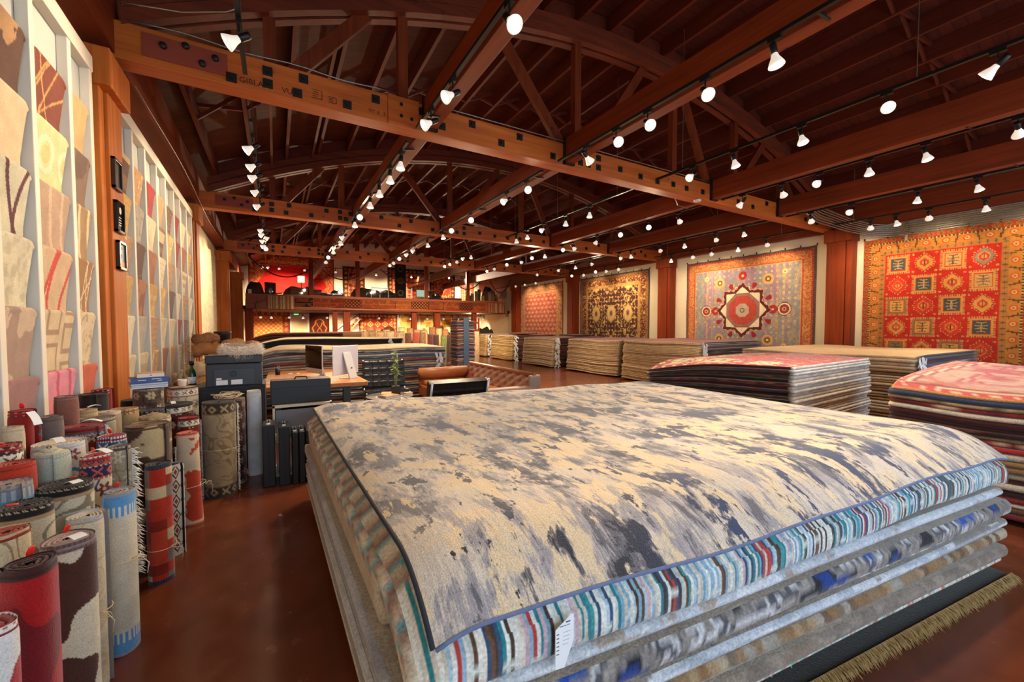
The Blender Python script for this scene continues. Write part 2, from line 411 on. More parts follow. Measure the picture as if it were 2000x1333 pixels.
# ---- columns
def column(y, x, sgn, w=.48, d=.16, top=3.86):
    """post of three boards against a side wall; sgn=+1 left wall, -1 right wall"""
    c = MB(); c.box(x, y + .06, top / 2, d, w - .12, top); c.box(x - sgn * .012, y - w / 2 + .055, top / 2, d - .024, .108, top - .004)
    o = struct(c.build('timber_column', M['post_z' if sgn > 0 else 'post_red'], bevel=.006))
    k = MB().box(x + sgn * .03, y, top - .15, d + .06, w + .08, .3); struct(k.build('column_trim', M['post_z' if sgn > 0 else 'post_red'], bevel=.01))
COLF = {4.83: .02, 9.75: .03, 15.2: .16, 20.75: .26}          # how far each left column stands proud of the racks
for y, p in COLF.items(): column(y, LW(y) + p - (.17 + p) / 2, 1, .46, .17 + p, 3.8)
for y in (4.63, 9.72, 14.9, 20.05): column(y, XR - .16, -1, .5, .32)

# ---- conduits along the right wall and stepping down beside the nearest truss
for k in range(7):
    z = 3.555 + k * .042
    pts = [(XR - .06, y, z) for y in (-2.4, 1, 3.6)] + [(XR - .1, 3.8, z), (XR - .34, 4.0, z + .03), (XR - .8, 4.3 - k * .012, z + .14), (10.4, 4.55 - k * .024, z + .3), (9.6, 4.66 - k * .034, 4.2)]
    tag(MB().tube(pts, .014, 8).build('conduit_pipe', M['conduit'], smooth=True), 'steel conduit of the bundle above the red wall rug', 'pipe', 'conduits above the red wall rug')
for k, y in enumerate((3.5, 1.75)):
    tag(MB().box(XR - .035, y, 3.66, .05, .045, .48).build('pipe_strut', M['conduit']), 'slotted steel strut holding the conduits, ' + ('beside the column' if k == 0 else 'above the red rug middle'), 'bracket')
def cable(pts, label, r=.007, m='conduit'):
    tag(MB().tube(pts, r, 6).build('electrical_cable', M[m], smooth=True), label, 'cable')
xs = np.linspace(-1.05, 1.2, 14)
cable([(x, 4.80, 4.2 + .012 * math.sin(x * 7)) for x in xs], 'pale cable lying along the top of the nearest truss chord')
cable([(-1.1, 4.45, 4.12), (-.9, 4.3, 4.05), (-.6, 4.25, 4.07), (-.3, 4.15, 4.12), (-.2, 4.1, 4.16)], 'pale cable sagging from the wall to the first hanging lamp')
cable([(x, 4.80, 4.2) for x in np.linspace(1.6, 7.0, 9)], 'pale cable along the nearest truss chord between the two middle beams')
cable([(LW(y) + .1, y, 3.86 + .05 * math.sin(y)) for y in np.linspace(5.2, 14.8, 16)], 'thin wire running along the top of the left wall', .005)
cable([(6.9, 5.2, 3.82), (6.5, 5.1, 3.78), (6.35, 5.06, 3.88)], 'short pale cable looping beside the ceiling smoke detector', .006)
sd = MB().lathe([(.001, -.035), (.05, -.035), (.062, -.02), (.062, 0)], (6.72, 4.86, 3.858), 20)
tag(sd.build('smoke_detector', M['white'], smooth=True), 'round white smoke detector under the nearest truss chord', 'detector')
sp = thing('ceiling_speaker', 'small round white speaker fixed between the right-hand roof beams', 'speaker', (10.3, 2.3, 4.2))
q = MB().lathe([(.001, 0), (.09, 0), (.1, .02), (.06, .1), (.001, .1)], (0, 0, 0), 20); q.build('body', M['white'], sp, True)
MB().box(0, 0, .22, .06, .06, .25).build('bracket', M['steel'], sp)
# ---------------------------------------------------------------- track lighting
M['lens'] = emit('lamp_lens', (1.0, .80, .50), 22, False)
M['shade'] = NT('lamp_glass')
_t = M['shade']; _b = _t.pbsdf((.82, .80, .77), .35, 0, .5); _b.inputs['Emission Color'].default_value = (1, .86, .68, 1); _b.inputs['Emission Strength'].default_value = .45
M['shade'] = _t.out(_b); M['shade'].cycles.emission_sampling = 'NONE'
def mesh_of(mb, name, mat, smooth=True):
    o = mb.build(name, mat, None, smooth); me = o.data; bpy.data.objects.remove(o); return me
LM = {}
LM['mount'] = mesh_of(MB().box(0, 0, .115, .035, .1, .03).tube([(0, 0, .1), (0, 0, .05)], .008, 8), 'track_adapter', M['track'], False)
LM['socket'] = mesh_of(MB().lathe([(.001, .085), (.024, .085), (.027, .07), (.027, .01), (.022, 0), (.001, 0)], (0, 0, 0), 14), 'socket', M['track'])
LM['shade'] = mesh_of(MB().lathe([(.018, .005), (.024, -.005), (.03, -.03), (.046, -.062), (.058, -.09), (.0605, -.1), (.057, -.1)], (0, 0, 0), 18), 'lamp_shade', M['shade'])
LM['lens'] = mesh_of(MB().lathe([(.001, -.104), (.03, -.103), (.0565, -.098), (.0565, -.094), (.001, -.094)], (0, 0, 0), 18), 'lens', M['lens'])
DIR = {'d': (0, -.12, -1), 'l': (-.85, 0, -.6), 'r': (.85, .1, -.6), 'a': (.1, .75, -.6)}
SPOT = {}
def spot(o, d, e):
    l = bpy.data.lights.new('lamp_beam', 'SPOT'); l.energy = e; l.color = (1.0, .755, .50); l.spot_size = math.radians(86); l.spot_blend = .85; l.shadow_soft_size = .05
    s = bpy.data.objects.new('lamp_beam', l); COL.objects.link(s); s.parent = o; s.location = d * .125
    s.rotation_euler = Vector((0, 0, -1)).rotation_difference(d).to_euler()
def lamp(x, y, z, aim, label, group, e):
    if aim == 'c':
        v = Vector((1.6 - x, .2 - y, .9 - z)); d = Vector((v.x * .8, v.y, v.z * .9)).normalized()
    else:
        d = Vector(DIR[aim]); d += Vector((R.uniform(-.12, .12), R.uniform(-.16, .16), 0)); d.normalize()
    o = thing('track_lamp', label, 'lamp', (x, y, z), 0, group)
    q = Vector((0, 0, -1)).rotation_difference(d).to_euler()
    for k, nm in (('mount', 'track_adapter'), ('socket', 'socket'), ('shade', 'lamp_shade'), ('lens', 'lens')):
        c = link(nm, LM[k], o)
        if k != 'mount': c.rotation_euler = q
    spot(o, d, e)
ORD = ['first', 'second', 'third', 'fourth', 'fifth', 'sixth', 'seventh', 'eighth', 'ninth', 'tenth', 'eleventh', 'twelfth', 'thirteenth', 'fourteenth', 'fifteenth', 'sixteenth',
       'seventeenth', 'eighteenth', 'nineteenth', 'twentieth', 'twenty-first', 'twenty-second']
AIM = {'d': 'pointing down', 'l': 'turned to the left wall', 'r': 'turned to the right wall', 'c': 'glaring towards the viewer', 'a': 'turned away to the back'}
TR = {
 'leftmost track': (-.2, 3.75, [(3.83, 0, 'l'), (6.03, 0, 'l'), (6.68, 0, 'l'), (7.16, 0, 'l'), (7.9, 0, 'l'), (8.83, 0, 'l'), (11.0, 0, 'l'), (11.5, 0, 'l'), (11.86, 0, 'r'), (12.3, 0, 'l'), (13.1, 0, 'l'), (13.7, 0, 'c')]),
 'first beam track': (1.47, 3.71, [(2.58, -.08, 'c'), (3.65, .01, 'l'), (4.26, -.01, 'l'), (5.47, -.03, 'd'), (6.05, -.04, 'd'), (6.76, -.05, 'd'), (7.49, -.05, 'd'), (8.6, .02, 'c'), (9.08, -.05, 'd'), (10.61, 0, 'l'), (11.24, -.03, 'd'), (12.2, .03, 'l'), (12.7, -.05, 'd'), (14.1, .03, 'c'), (14.8, .03, 'd')]),
 'second beam track': (3.5, 3.73, [(1.86, -.04, 'd'), (2.47, .01, 'c'), (3.15, 0, 'c'), (3.62, .03, 'c'), (4.15, -.04, 'r'), (5.6, -.02, 'c'), (6.24, -.05, 'l'), (7.78, -.05, 'c'), (8.86, -.02, 'c'), (9.36, -.05, 'd'), (10.5, -.05, 'd'), (11.64, .03, 'l'), (12.32, .03, 'l'), (13.38, .04, 'c'), (14.0, .04, 'd'), (14.6, .04, 'd')]),
 'wire-hung middle track': (5.5, 3.83, [(1.05, -.04, 'a'), (1.8, -.01, 'c'), (2.59, -.01, 'd'), (3.42, .01, 'd'), (4.07, 0, 'l'), (6.41, 0, 'd'), (7.19, -.02, 'd'), (8.03, -.03, 'l'), (8.76, -.02, 'd'), (9.3, -.04, 'd'), (12.16, .06, 'd'), (12.7, .06, 'l'), (13.32, .06, 'd'), (13.95, .06, 'd'), (14.5, .06, 'd')]),
 'third beam track': (7.3, 3.78, [(1.22, .02, 'r'), (1.98, 0, 'd'), (2.56, .01, 'd'), (3.17, .02, 'l'), (3.71, .01, 'r'), (4.37, -.02, 'a'), (5.72, -.04, 'r'), (6.53, -.05, 'c'), (7.4, -.04, 'c'), (8.21, -.04, 'a'), (9.21, -.05, 'r'), (9.7, -.05, 'c'), (10.6, -.06, 'd'), (11.37, -.03, 'c'), (12.08, -.02, 'r'), (13.05, .01, 'c'), (13.93, .02, 'd'), (14.6, .03, 'd')]),
 'fourth beam track': (9.56, 3.76, [(1.98, .03, 'd'), (2.67, .02, 'd'), (3.6, 0, 'l'), (4.29, 0, 'r'), (5.68, 0, 'd'), (6.4, 0, 'r'), (7.29, -.02, 'd'), (8.12, -.01, 'r'), (9.21, -.02, 'd'), (9.7, .01, 'r'), (11.07, -.02, 'r'), (11.92, .02, 'd'), (12.89, 0, 'd'), (14.4, .03, 'd')]),
 'right wall track': (10.85, 3.67, [(1.55, .03, 'r'), (2.14, -.03, 'd'), (2.87, 0, 'r'), (3.34, -.02, 'd'), (3.75, -.01, 'r'), (5.85, .01, 'r'), (6.59, -.02, 'd'), (7.4, 0, 'r'), (8.0, 0, 'r'), (8.75, 0, 'd'), (11.09, .04, 'r'), (11.74, .04, 'r'), (12.3, .05, 'c'), (13.05, .06, 'r'), (13.78, .06, 'c'), (16.6, .06, 'r'), (17.6, .06, 'r'), (18.5, .06, 'r')]),
}
EN = {'d': 130, 'l': 80, 'r': 66, 'c': 95, 'a': 110}
for nm, (x, zt, ls) in TR.items():
    hung = nm in ('leftmost track', 'wire-hung middle track', 'right wall track')
    segs = [(-1.6, 4.75), (5.15, 9.85), (10.25, 15.1)]
    if 'right wall' in nm: segs = [(-1.6, 4.55), (5.0, 9.4), (10.3, 14.7), (15.9, 19.6)]
    if nm.startswith('leftmost'): segs = [(3.2, 4.6), (5.6, 9.3), (10.6, 14.2)]
    for k, (y0, y1) in enumerate(segs):
        z = zt + .145
        tk = thing('light_track', 'black ' + nm + ', ' + ['nearest run', 'run behind the nearest truss', 'run behind the second truss', 'run next to the balcony'][k], 'light track', (x, (y0 + y1) / 2, z), 0, 'black light tracks')
        MB().box(0, 0, 0, .036, y1 - y0, .03).build('rail', M['track'], tk)
        if hung:
            for yy in (y0 + .5, (y0 + y1) / 2, y1 - .5):
                top = arc(x) + .29 - z
                MB().tube([(0, yy - (y0 + y1) / 2, 0), (0, yy - (y0 + y1) / 2, top)], .004, 5).build('suspension_wire', M['conduit'], tk)
        else:
            bx = min(BX, key=lambda q: abs(q - x))
            for yy in (y0 + .3, (y0 + y1) / 2, y1 - .3): MB().bar((0, yy - (y0 + y1) / 2, .012), (bx - x, yy - (y0 + y1) / 2, 3.9 - z + .004), .03, .02, (0, 1, 0)).build('standoff', M['track'], tk)
    for i, (y, dz, a) in enumerate(ls):
        e = EN[a]
        if nm.startswith('leftmost'): e = 42 if y < 10 else 70
        if 'right wall' in nm and a == 'd': e = 70
        if y > 12.6 and 0 < x < 10 and a == 'd': a = 'a'; e *= 1.6
        if x < 9 and x > 0: e *= 1 + .09 * max(0, y - 4)
        lamp(x, y, zt + .0, a, 'white spotlight %s, %s from the front, %s' % (AIM[a], ORD[i], nm), 'track lamps', e)
# two cross tracks over the balcony and one under it
MB_L = [('cross track above the balcony', 22.6, 4.35, [(-.5, 'a'), (-.2, 'l'), (.2, 'a'), (1.3, 'a'), (1.8, 'd'), (2.7, 'a'), (3.7, 'c'), (4.2, 'a'), (4.7, 'd'), (6.2, 'a'), (6.6, 'd'), (7.0, 'a'), (7.9, 'c'), (8.8, 'c'), (9.6, 'a'), (10.6, 'a')]),
        ('cross track under the balcony', 22.9, 2.03, [(-.6, 'a'), (-.15, 'd'), (.6, 'a'), (1.2, 'd'), (2.3, 'a'), (3.8, 'a'), (4.9, 'a'), (6.0, 'a'), (6.6, 'd'), (7.6, 'a'), (8.6, 'a'), (9.5, 'd'), (10.4, 'c'), (11.2, 'a')])]
for nm, y, z, ls in MB_L:
    tk = thing('light_track', 'black ' + nm, 'light track', (5.2, y, z + .145), 0, 'black light tracks')
    MB().box(0, 0, 0, 12.2, .036, .03).build('rail', M['track'], tk)
    if 'above' in nm:
        for x in (-5.3, -1.5, 1.5, 5.5): MB().tube([(x, 0, 0), (x, 0, arc(5.2 + x) + .29 - z - .145)], .004, 5).build('suspension_wire', M['conduit'], tk)
    else:
        for x in (-5.8, -2, 2, 5.8): MB().box(x, 0, .05, .03, .03, .1).build('standoff', M['track'], tk)
    for i, (x, a) in enumerate(ls):
        lamp(x, y, z, a, 'white spotlight %s, %s from the left, %s' % (AIM[a], ORD[i], nm), 'track lamps', 620 if 'above' in nm else 380)
# ---------------------------------------------------------------- woven-pattern generators (rgb arrays)
def lerp(a, b, f): return a * (1 - f[..., None]) + b * f[..., None]
def pick(pal, k):
    pal = np.array(pal); return pal[np.clip(k, 0, len(pal) - 1).astype(int)]
def P_(*h): return [C(x) for x in h]
def pat_plain(x, y, p, sd): return lerp(p[0], p[1], fbm(x * 9, y * 9, sd) * .6)
def pat_blotch(x, y, p, sd, s=5., th=.52):
    n = fbm(x * s, y * s, sd, 5); a = lerp(p[0], p[0] * .88, fbm(x * 14, y * 14, sd + 5)); return np.where((n > th)[..., None], p[1], a)
def pat_speck(x, y, p, sd):
    n = fbm(x * 26, y * 26, sd, 3); m = fbm(x * 3, y * 3, sd + 2); a = lerp(p[0], p[1], np.clip((n - .45) * 5, 0, 1)); return np.where(((m > .5) & (n > .62))[..., None], p[2 % len(p)], a)
def pat_lines(x, y, p, sd, s=6., w=.12, ang=.3):
    u = x * math.cos(ang) + y * math.sin(ang) + .06 * fbm(x * 4, y * 4, sd); f = np.abs((u * s) % 1 - .5); return np.where((f < w)[..., None], p[1], lerp(p[0], p[0] * .9, fbm(x * 12, y * 12, sd)))
def pat_scribble(x, y, p, sd):
    out = lerp(p[0], p[0] * .9, fbm(x * 10, y * 10, sd)); rr = random.Random(sd)
    for k in range(14):
        a = rr.uniform(0, pi); c = rr.uniform(-.4, .6); u = x * math.cos(a) + y * math.sin(a) - c + .03 * fbm(x * 5, y * 5, k)
        out = np.where((np.abs(u) < .006)[..., None], p[1], out)
    return out
def pat_curves(x, y, p, sd):
    out = lerp(p[0], p[0] * .92, fbm(x * 10, y * 10, sd)); rr = random.Random(sd)
    for k in range(3):
        u = x - .1 - .13 * k - .12 * np.sin(y * 4 + rr.uniform(0, 6)); out = np.where((np.abs(u) < .018)[..., None], p[1], out)
    return out
def pat_circles(x, y, p, sd, s=3.4):
    a = (x * s) % 1 - .5; b = (y * s) % 1 - .5; r = np.hypot(a, b) + .05 * (fbm(x * 8, y * 8, sd) - .5)
    return np.where((np.abs(r - .33) < .06)[..., None], p[1], lerp(p[0], p[2 % len(p)], (r < .2) * .8))
def pat_squares(x, y, p, sd, s=4.):
    a = np.abs((x * s) % 1 - .5); b = np.abs((y * s + .5 * (np.floor(x * s) % 2)) % 1 - .5); m = np.maximum(a, b)
    return np.where(((m > .28) & (m < .4))[..., None], p[1], lerp(p[0], p[0] * .9, fbm(x * 11, y * 11, sd)))
def pat_big(x, y, p, sd):
    r = np.hypot(x - .05, y + .15); return np.where((r < .3)[..., None], p[1], np.where((r < .36)[..., None], p[2 % len(p)], lerp(p[0], p[0] * .93, fbm(x * 9, y * 9, sd))))
def pat_splat(x, y, p, sd):
    r = np.hypot((x - .1) * 1.1, y - .3) + .22 * (fbm(x * 11, y * 11, sd, 4) - .5); return np.where(((r < .17) & (fbm(x * 40, y * 40, sd) > .36))[..., None], p[1], lerp(p[0], p[0] * .88, fbm(x * 7, y * 7, sd)))
def pat_cross(x, y, p, sd):
    n = vn(x * 60, y * 60, sd); l1 = fbm(x * 22 + y * 14, y * 4, sd); return np.where((np.abs(l1 - .5) < .05)[..., None], p[1], np.where((n > .8)[..., None], p[2 % len(p)], p[0]))
def pat_weave(x, y, p, sd):
    a = np.sin(y * 95 + 4 * fbm(x * 8, y * 3, sd)); return lerp(p[0], p[1], (a > .35) * (vn(x * 30, y * 12, sd) > .35) * 1.)
def pat_stripes(x, y, p, sd):
    k = np.floor(y * 16 + 50) ; return pick(p, (_L[(k.astype(int) * 7 + sd) & 255, sd & 255] * len(p)))

# ---------------------------------------------------------------- left wall sample racks
SW = .40
def sample(y0, y1, zt, fn, pal, sd, label, group):
    n, m = 34, 22; v = np.linspace(0, 1, n); u = np.linspace(-1, 1, m); W = y1 - y0; L = .50
    s = v * (L + .07)
    p = np.where(s < .045, .026 + s * .15, np.where(s < .085, .0328 + np.sin((s - .045) / .04 * pi / 2) * .016, 0)); z = np.where(s < .045, -.02 + s * .44, 0.)
    z = np.where((s >= .045) & (s < .085), -.02 * (1 - np.cos((s - .045) / .04 * pi / 2)), z)
    h = s - .085; t_ = np.clip(h / (L - .015), 0, 1)
    p = np.where(s >= .085, .0488 - .038 * np.clip(h / .3, 0, 1) ** .8, p); z = np.where(s >= .085, -.02 - np.clip(h, 0, 9), z)
    tap = 1 - .12 * np.clip(h / L, 0, 1) ** 1.2
    corner = np.clip((.05 - np.maximum(s, 0)) / .05, 0, 1) * .06
    P = np.zeros((n, m, 3)); yc = (y0 + y1) / 2
    wid = (W / 2) * (tap - corner)
    P[..., 1] = yc + u[None, :] * wid[:, None]
    drop = -.022 * np.clip((np.abs(u) - .8) / .2, 0, 1) ** 2 * .9
    P[..., 2] = zt + z[:, None] + drop[None, :] * (s < .12)[:, None]
    bow = .008 * np.cos(u * 2.2 + sd)
    P[..., 0] = LW(P[..., 1]) - .05 + p[:, None] + 0 * bow[None, :]
    X, Y = np.meshgrid(u * W / 2 + .2, 1 - s)
    n2, m2 = 68, 44                                   # denser grid for the weave
    iu = np.linspace(0, m - 1, m2); iv = np.linspace(0, n - 1, n2)
    a0 = np.floor(iv).astype(int).clip(0, n - 2); b0 = np.floor(iu).astype(int).clip(0, m - 2); fa = (iv - a0)[:, None, None]; fb = (iu - b0)[None, :, None]
    Q = (P[a0][:, b0] * (1 - fa) * (1 - fb) + P[a0 + 1][:, b0] * fa * (1 - fb) + P[a0][:, b0 + 1] * (1 - fa) * fb + P[a0 + 1][:, b0 + 1] * fa * fb)
    X, Y = np.meshgrid(np.linspace(-1, 1, m2) * W / 2 + .2, 1 - np.linspace(0, 1, n2) * (L + .07))
    col = fn(X, Y, pal, sd)
    o = sheet('hanging_rug_sample', Q, col, (-.006, 0, 0), M['fab'], back=C('#b9ab90'))
    return tag(o, label, 'rug sample', group)

def rack(posts, ytop0, label, z0=.0, zt=3.62):
    yc = (posts[0] + posts[-1]) / 2; tr = thing('sample_rack', label, 'display rack', (LW(yc), yc, 0), 0, 'white sample racks'); b = MB()
    for k in range(len(posts) - 1):
        b.bar((LW(posts[k]) - .068 - LW(yc), posts[k] - yc, zt / 2), (LW(posts[k + 1]) - .068 - LW(yc), posts[k + 1] - yc, zt / 2), .02, zt)
    b.build('back_panel', M['panel'], tr)
    for y in posts: MB().box(LW(y) - LW(yc) - .0285, y - yc, zt / 2, .057, .055, zt).build('post', M['white'], tr, bevel=.004)
    MB().bar((LW(posts[0]) - LW(yc) - .026, posts[0] - yc - .0275, zt - .05), (LW(posts[-1]) - LW(yc) - .026, posts[-1] - yc + .0275, zt - .05), .066, .12).build('top_rail', M['white'], tr, bevel=.004)
rack([2.1, 2.56, 3.03, 3.46, 4.0, 4.4], 0, 'nearest white sample rack, left of the column with framed plaques')
PB = [5.1, 5.53, 6.03, 6.58, 7.09, 7.66, 8.15, 8.75, 9.33]
rack(PB, 0, 'long white sample rack behind the column with framed plaques')
def zrow(k): return .885 + .385 * k          # k = 0 lowest
S1 = [  # nearest rack: (bay, row, pattern, palette, description)
 (0, 6, pat_blotch, P_('#5d3a22', '#b58a5c'), 'dark brown sample with tan ragged bands'), (0, 5, pat_big, P_('#e6c9a0', '#b27d52', '#caa08c'), 'peach sample with a brown half circle'),
 (0, 4, pat_curves, P_('#d9d3b4', '#5e1f22'), 'cream sample with thin maroon curves'), (0, 3, pat_speck, P_('#ddd3b2', '#c8bd9e', '#aca6b4'), 'cream sample with grey scribbles'),
 (0, 2, pat_blotch, P_('#a98a76', '#c9ae92'), 'taupe sample with pale torn edge'), (0, 1, pat_splat, P_('#9c6a66', '#ded2c2'), 'mauve sample with cream speckled patch'), (0, 0, pat_speck, P_('#cdb292', '#b59a86', '#8d7a78'), 'cream sample with grey vertical smears'),
 (1, 6, pat_scribble, P_('#7c3519', '#dba55c'), 'rust sample with gold crackle lines'), (1, 5, pat_circles, P_('#e3d49a', '#f0e6be', '#cdbb78'), 'yellow cream sample with large ovals'),
 (1, 4, pat_lines, P_('#c2a084', '#d8b89a'), 'tan sample with a beige ground'), (1, 3, pat_curves, P_('#d7b58e', '#cf3a26'), 'beige sample with a red wavy line'),
 (1, 2, pat_squares, P_('#dcc39a', '#a98767'), 'beige sample with linked brown squares'), (1, 1, pat_lines, P_('#e68a9c', '#cc4668'), 'pink sample with darker pink stripes'), (1, 0, pat_cross, P_('#8d7757', '#e0cfa2', '#7b6546'), 'olive brown sample with cream dashes'),
 (2, 6, pat_plain, P_('#cfae78', '#c29c66'), 'plain tan sample'), (2, 5, pat_blotch, P_('#705442', '#876a54'), 'dark brown sample with a pale edge'), (2, 4, pat_lines, P_('#b08a58', '#e6d4a8'), 'ochre sample with cream lines'),
 (2, 3, pat_scribble, P_('#a8763f', '#e9dcb8'), 'ochre sample covered in cream scratches'), (2, 2, pat_speck, P_('#dcc8a0', '#d2ba90', '#b79c7c'), 'pale cream flecked sample'), (2, 1, pat_plain, P_('#cf5318', '#c2480f'), 'plain burnt orange sample'),
 (2, 0, pat_splat, P_('#a9281c', '#dcb27c'), 'dark red sample with a tan flame motif')]
BAYS1 = [(3.03, 3.46), (3.46, 4.0), (4.0, 4.4)]
ROWN = ['lowest row', 'second row up', 'third row up', 'fourth row up', 'fifth row up', 'sixth row up', 'top row']
for b, r, fn, pal, d in S1:
    y0, y1 = BAYS1[b]
    sample(y0 + .032, y1 - .065, zrow(r), fn, pal, b * 7 + r, '%s, %s of the nearest rack' % (d, ROWN[r]), 'samples in the nearest rack')
for r in range(7):
    sample(2.6, 2.98, zrow(r), pat_speck if r % 2 else pat_blotch, P_('#cbb491', '#b79a7c', '#8f7a66'), 40 + r, 'beige mottled sample at the picture edge, %s of the nearest rack' % ROWN[r], 'samples in the nearest rack')
COLS = {'cream': P_('#e6d7b0', '#d8c69c', '#c0a67c'), 'gold': P_('#dcb566', '#cfa252', '#f0dca4'), 'rust': P_('#9c5a2c', '#b87a48', '#e0c090'), 'red': P_('#a32420', '#8a1a1a', '#d8b080'),
        'tan': P_('#c89a66', '#b8885a', '#ead2a0'), 'grey': P_('#c2b8a4', '#aaa090', '#8c8478'), 'brown': P_('#6e4a2e', '#8c6844', '#d4b888'), 'ivory': P_('#f0e8cc', '#e4d8b4', '#b09878')}
PN = [(pat_plain, 'plain'), (pat_speck, 'flecked'), (pat_blotch, 'mottled'), (pat_weave, 'ribbed'), (pat_scribble, 'scratch-lined'), (pat_stripes, 'striped'), (pat_squares, 'square-patterned')]
GRID2 = [  # bays from the column backwards, rows bottom to top
 ['tan', 'cream', 'ivory', 'gold', 'tan', 'gold', 'brown'], ['gold', 'cream', 'grey', 'rust', 'brown', 'grey', 'tan'], ['rust', 'tan', 'tan', 'gold', 'rust', 'cream', 'red'], ['brown', 'rust', 'cream', 'gold', 'cream', 'brown', 'tan'],
 ['tan', 'tan', 'cream', 'brown', 'tan', 'gold', 'brown'], ['cream', 'cream', 'red', 'ivory', 'grey', 'red', 'red'], ['tan', 'rust', 'brown', 'tan', 'cream', 'rust', 'cream'], ['grey', 'brown', 'cream', 'ivory', 'ivory', 'gold', 'cream']]
for b, rows in enumerate(GRID2):
    for r, cn in enumerate(rows):
        fn, pn = PN[(b * 3 + r * 2) % 7]
        sample(PB[b] + .032, PB[b + 1] - .085, zrow(r), fn, COLS[cn], 80 + b * 7 + r, '%s %s sample, %s of bay %s in the long rack' % (cn, pn, ROWN[r], ['one', 'two', 'three', 'four', 'five', 'six', 'seven', 'eight'][b]), 'samples in the long rack')
# big pale rugs hung flat on the left wall further back
def wall_rug_left(y0, y1, z0, z1, fn, pal, sd, label):
    n, m = 60, 60; Y, Z = np.meshgrid(np.linspace(y0, y1, m), np.linspace(z1, z0, n)); P = np.zeros((n, m, 3)); P[..., 1] = Y; P[..., 2] = Z + .015 * np.sin(Y * 9) * (Z - z0) / (z1 - z0)
    P[..., 0] = LW(Y) - .12 + .012 * np.sin(Y * 6 + Z)
    o = sheet('hanging_wall_rug', P, fn(Y - y0, Z - z0, pal, sd), (-.012, 0, 0), M['fab'], back=C('#a89878'))
    return tag(o, label, 'wall rug')
wall_rug_left(10.3, 14.5, .55, 3.55, pat_speck, P_('#e2d6b2', '#cfc29c', '#b8ac88'), 3, 'pale cream rug hung on the left wall beyond the long sample rack')
wall_rug_left(15.9, 20.0, .6, 3.5, pat_weave, P_('#dcc89a', '#d0b884'), 4, 'narrow-looking pale rug on the left wall beside the balcony')
# framed plaques on the column
M['plq'] = plain('dark_plaque', '#2a1d18', .3, 0, .2, 20); M['gloss'] = plain('glossy_black_plaque', '#12151c', .12, .1, .2, 20)
M['cert'] = plain('certificate_print', '#8fa3ad', .5, 0, .15, 14); M['certo'] = plain('certificate_orange', '#e08a2a', .5, 0, .1, 14); M['certr'] = plain('certificate_red', '#b8442c', .5, 0, .1, 14)
px = LW(4.83) + .02 + .001
def plaque(y, z, w, h, m, label, kind):
    o = thing('framed_picture', label, 'plaque', (px, y, z), 0)
    f = MB()
    for a, b, c, d in ((0, h / 2 - .012, w, .024), (0, -h / 2 + .012, w, .024), (-w / 2 + .012, 0, .024, h), (w / 2 - .012, 0, .024, h)): f.box(.014, a, b, .028, c, d)
    f.build('frame', M['plq'] if kind != 1 else M['gloss'], o, bevel=.003); MB().box(.008, 0, 0, .012, w - .04, h - .04).build('print', m, o)
    if kind == 1:
        q = MB(); q.lathe([(.03, 0), (.03, .004)], (0, 0, 0), 16); q.v = [(.016 + p[2], p[0], .06 + p[1]) for p in q.v]
        for k in range(4): q.box(.0155, 0, -.0 - k * .022, .002, .07, .006)
        q.build('engraving', M['conduit'], o)
    if kind == 2:
        MB().box(.0155, 0, -h / 2 + .05, .002, w - .044, .045).build('orange_band', M['certo'], o)
        q = MB().box(.0155, 0, .075, .002, .07, .006); q.box(.0155, 0, .06, .002, .05, .005); q.box(.0155, 0, -.005, .002, .03, .034); q.build('red_lettering', M['certr'], o)
plaque(4.83, 2.86, .2, .26, M['plq'], 'plain dark framed plaque, topmost on the left column', 0)
plaque(4.86, 2.5, .2, .27, M['gloss'], 'glossy black engraved plaque, middle one on the left column', 1)
plaque(4.88, 2.17, .2, .25, M['cert'], 'framed certificate with orange band, lowest on the left column', 2)
# ---------------------------------------------------------------- rolled rugs standing in front of the left wall
def motif(kind, s, t, w):
    """mask of a border motif; s along the band (m), t across it 0..1, w band width"""
    L = max(w * 1.15, .02); a = (s / L) % 1 - .5; b = t - .5; k = np.floor(s / L)
    if kind == 'dot': return np.hypot(a, b) < .24
    if kind == 'dia': m = np.abs(a) + np.abs(b); return (m < .46) & ~((m < .26) & (m > .13))
    if kind == 'tri': return np.abs(a) * 2 < t
    if kind == 'flower': r = np.hypot(a, b); th = np.arctan2(b, a); return (r < .26 + .14 * np.cos(5 * th)) & (r > .07)
    if kind == 'key': return ((s / max(w * .45, .014)) % 1) > .45
    if kind == 'mix': r = np.hypot(a, b); return np.where(k % 2 == 0, (np.abs(a) + np.abs(b) < .42) & (r > .12), (np.abs(np.abs(a) - np.abs(b)) < .1) & (np.abs(a) < .36))
    if kind == 'scroll': return np.abs(b - .28 * np.sin(s / L * 6.28)) < .13
    return a > 9
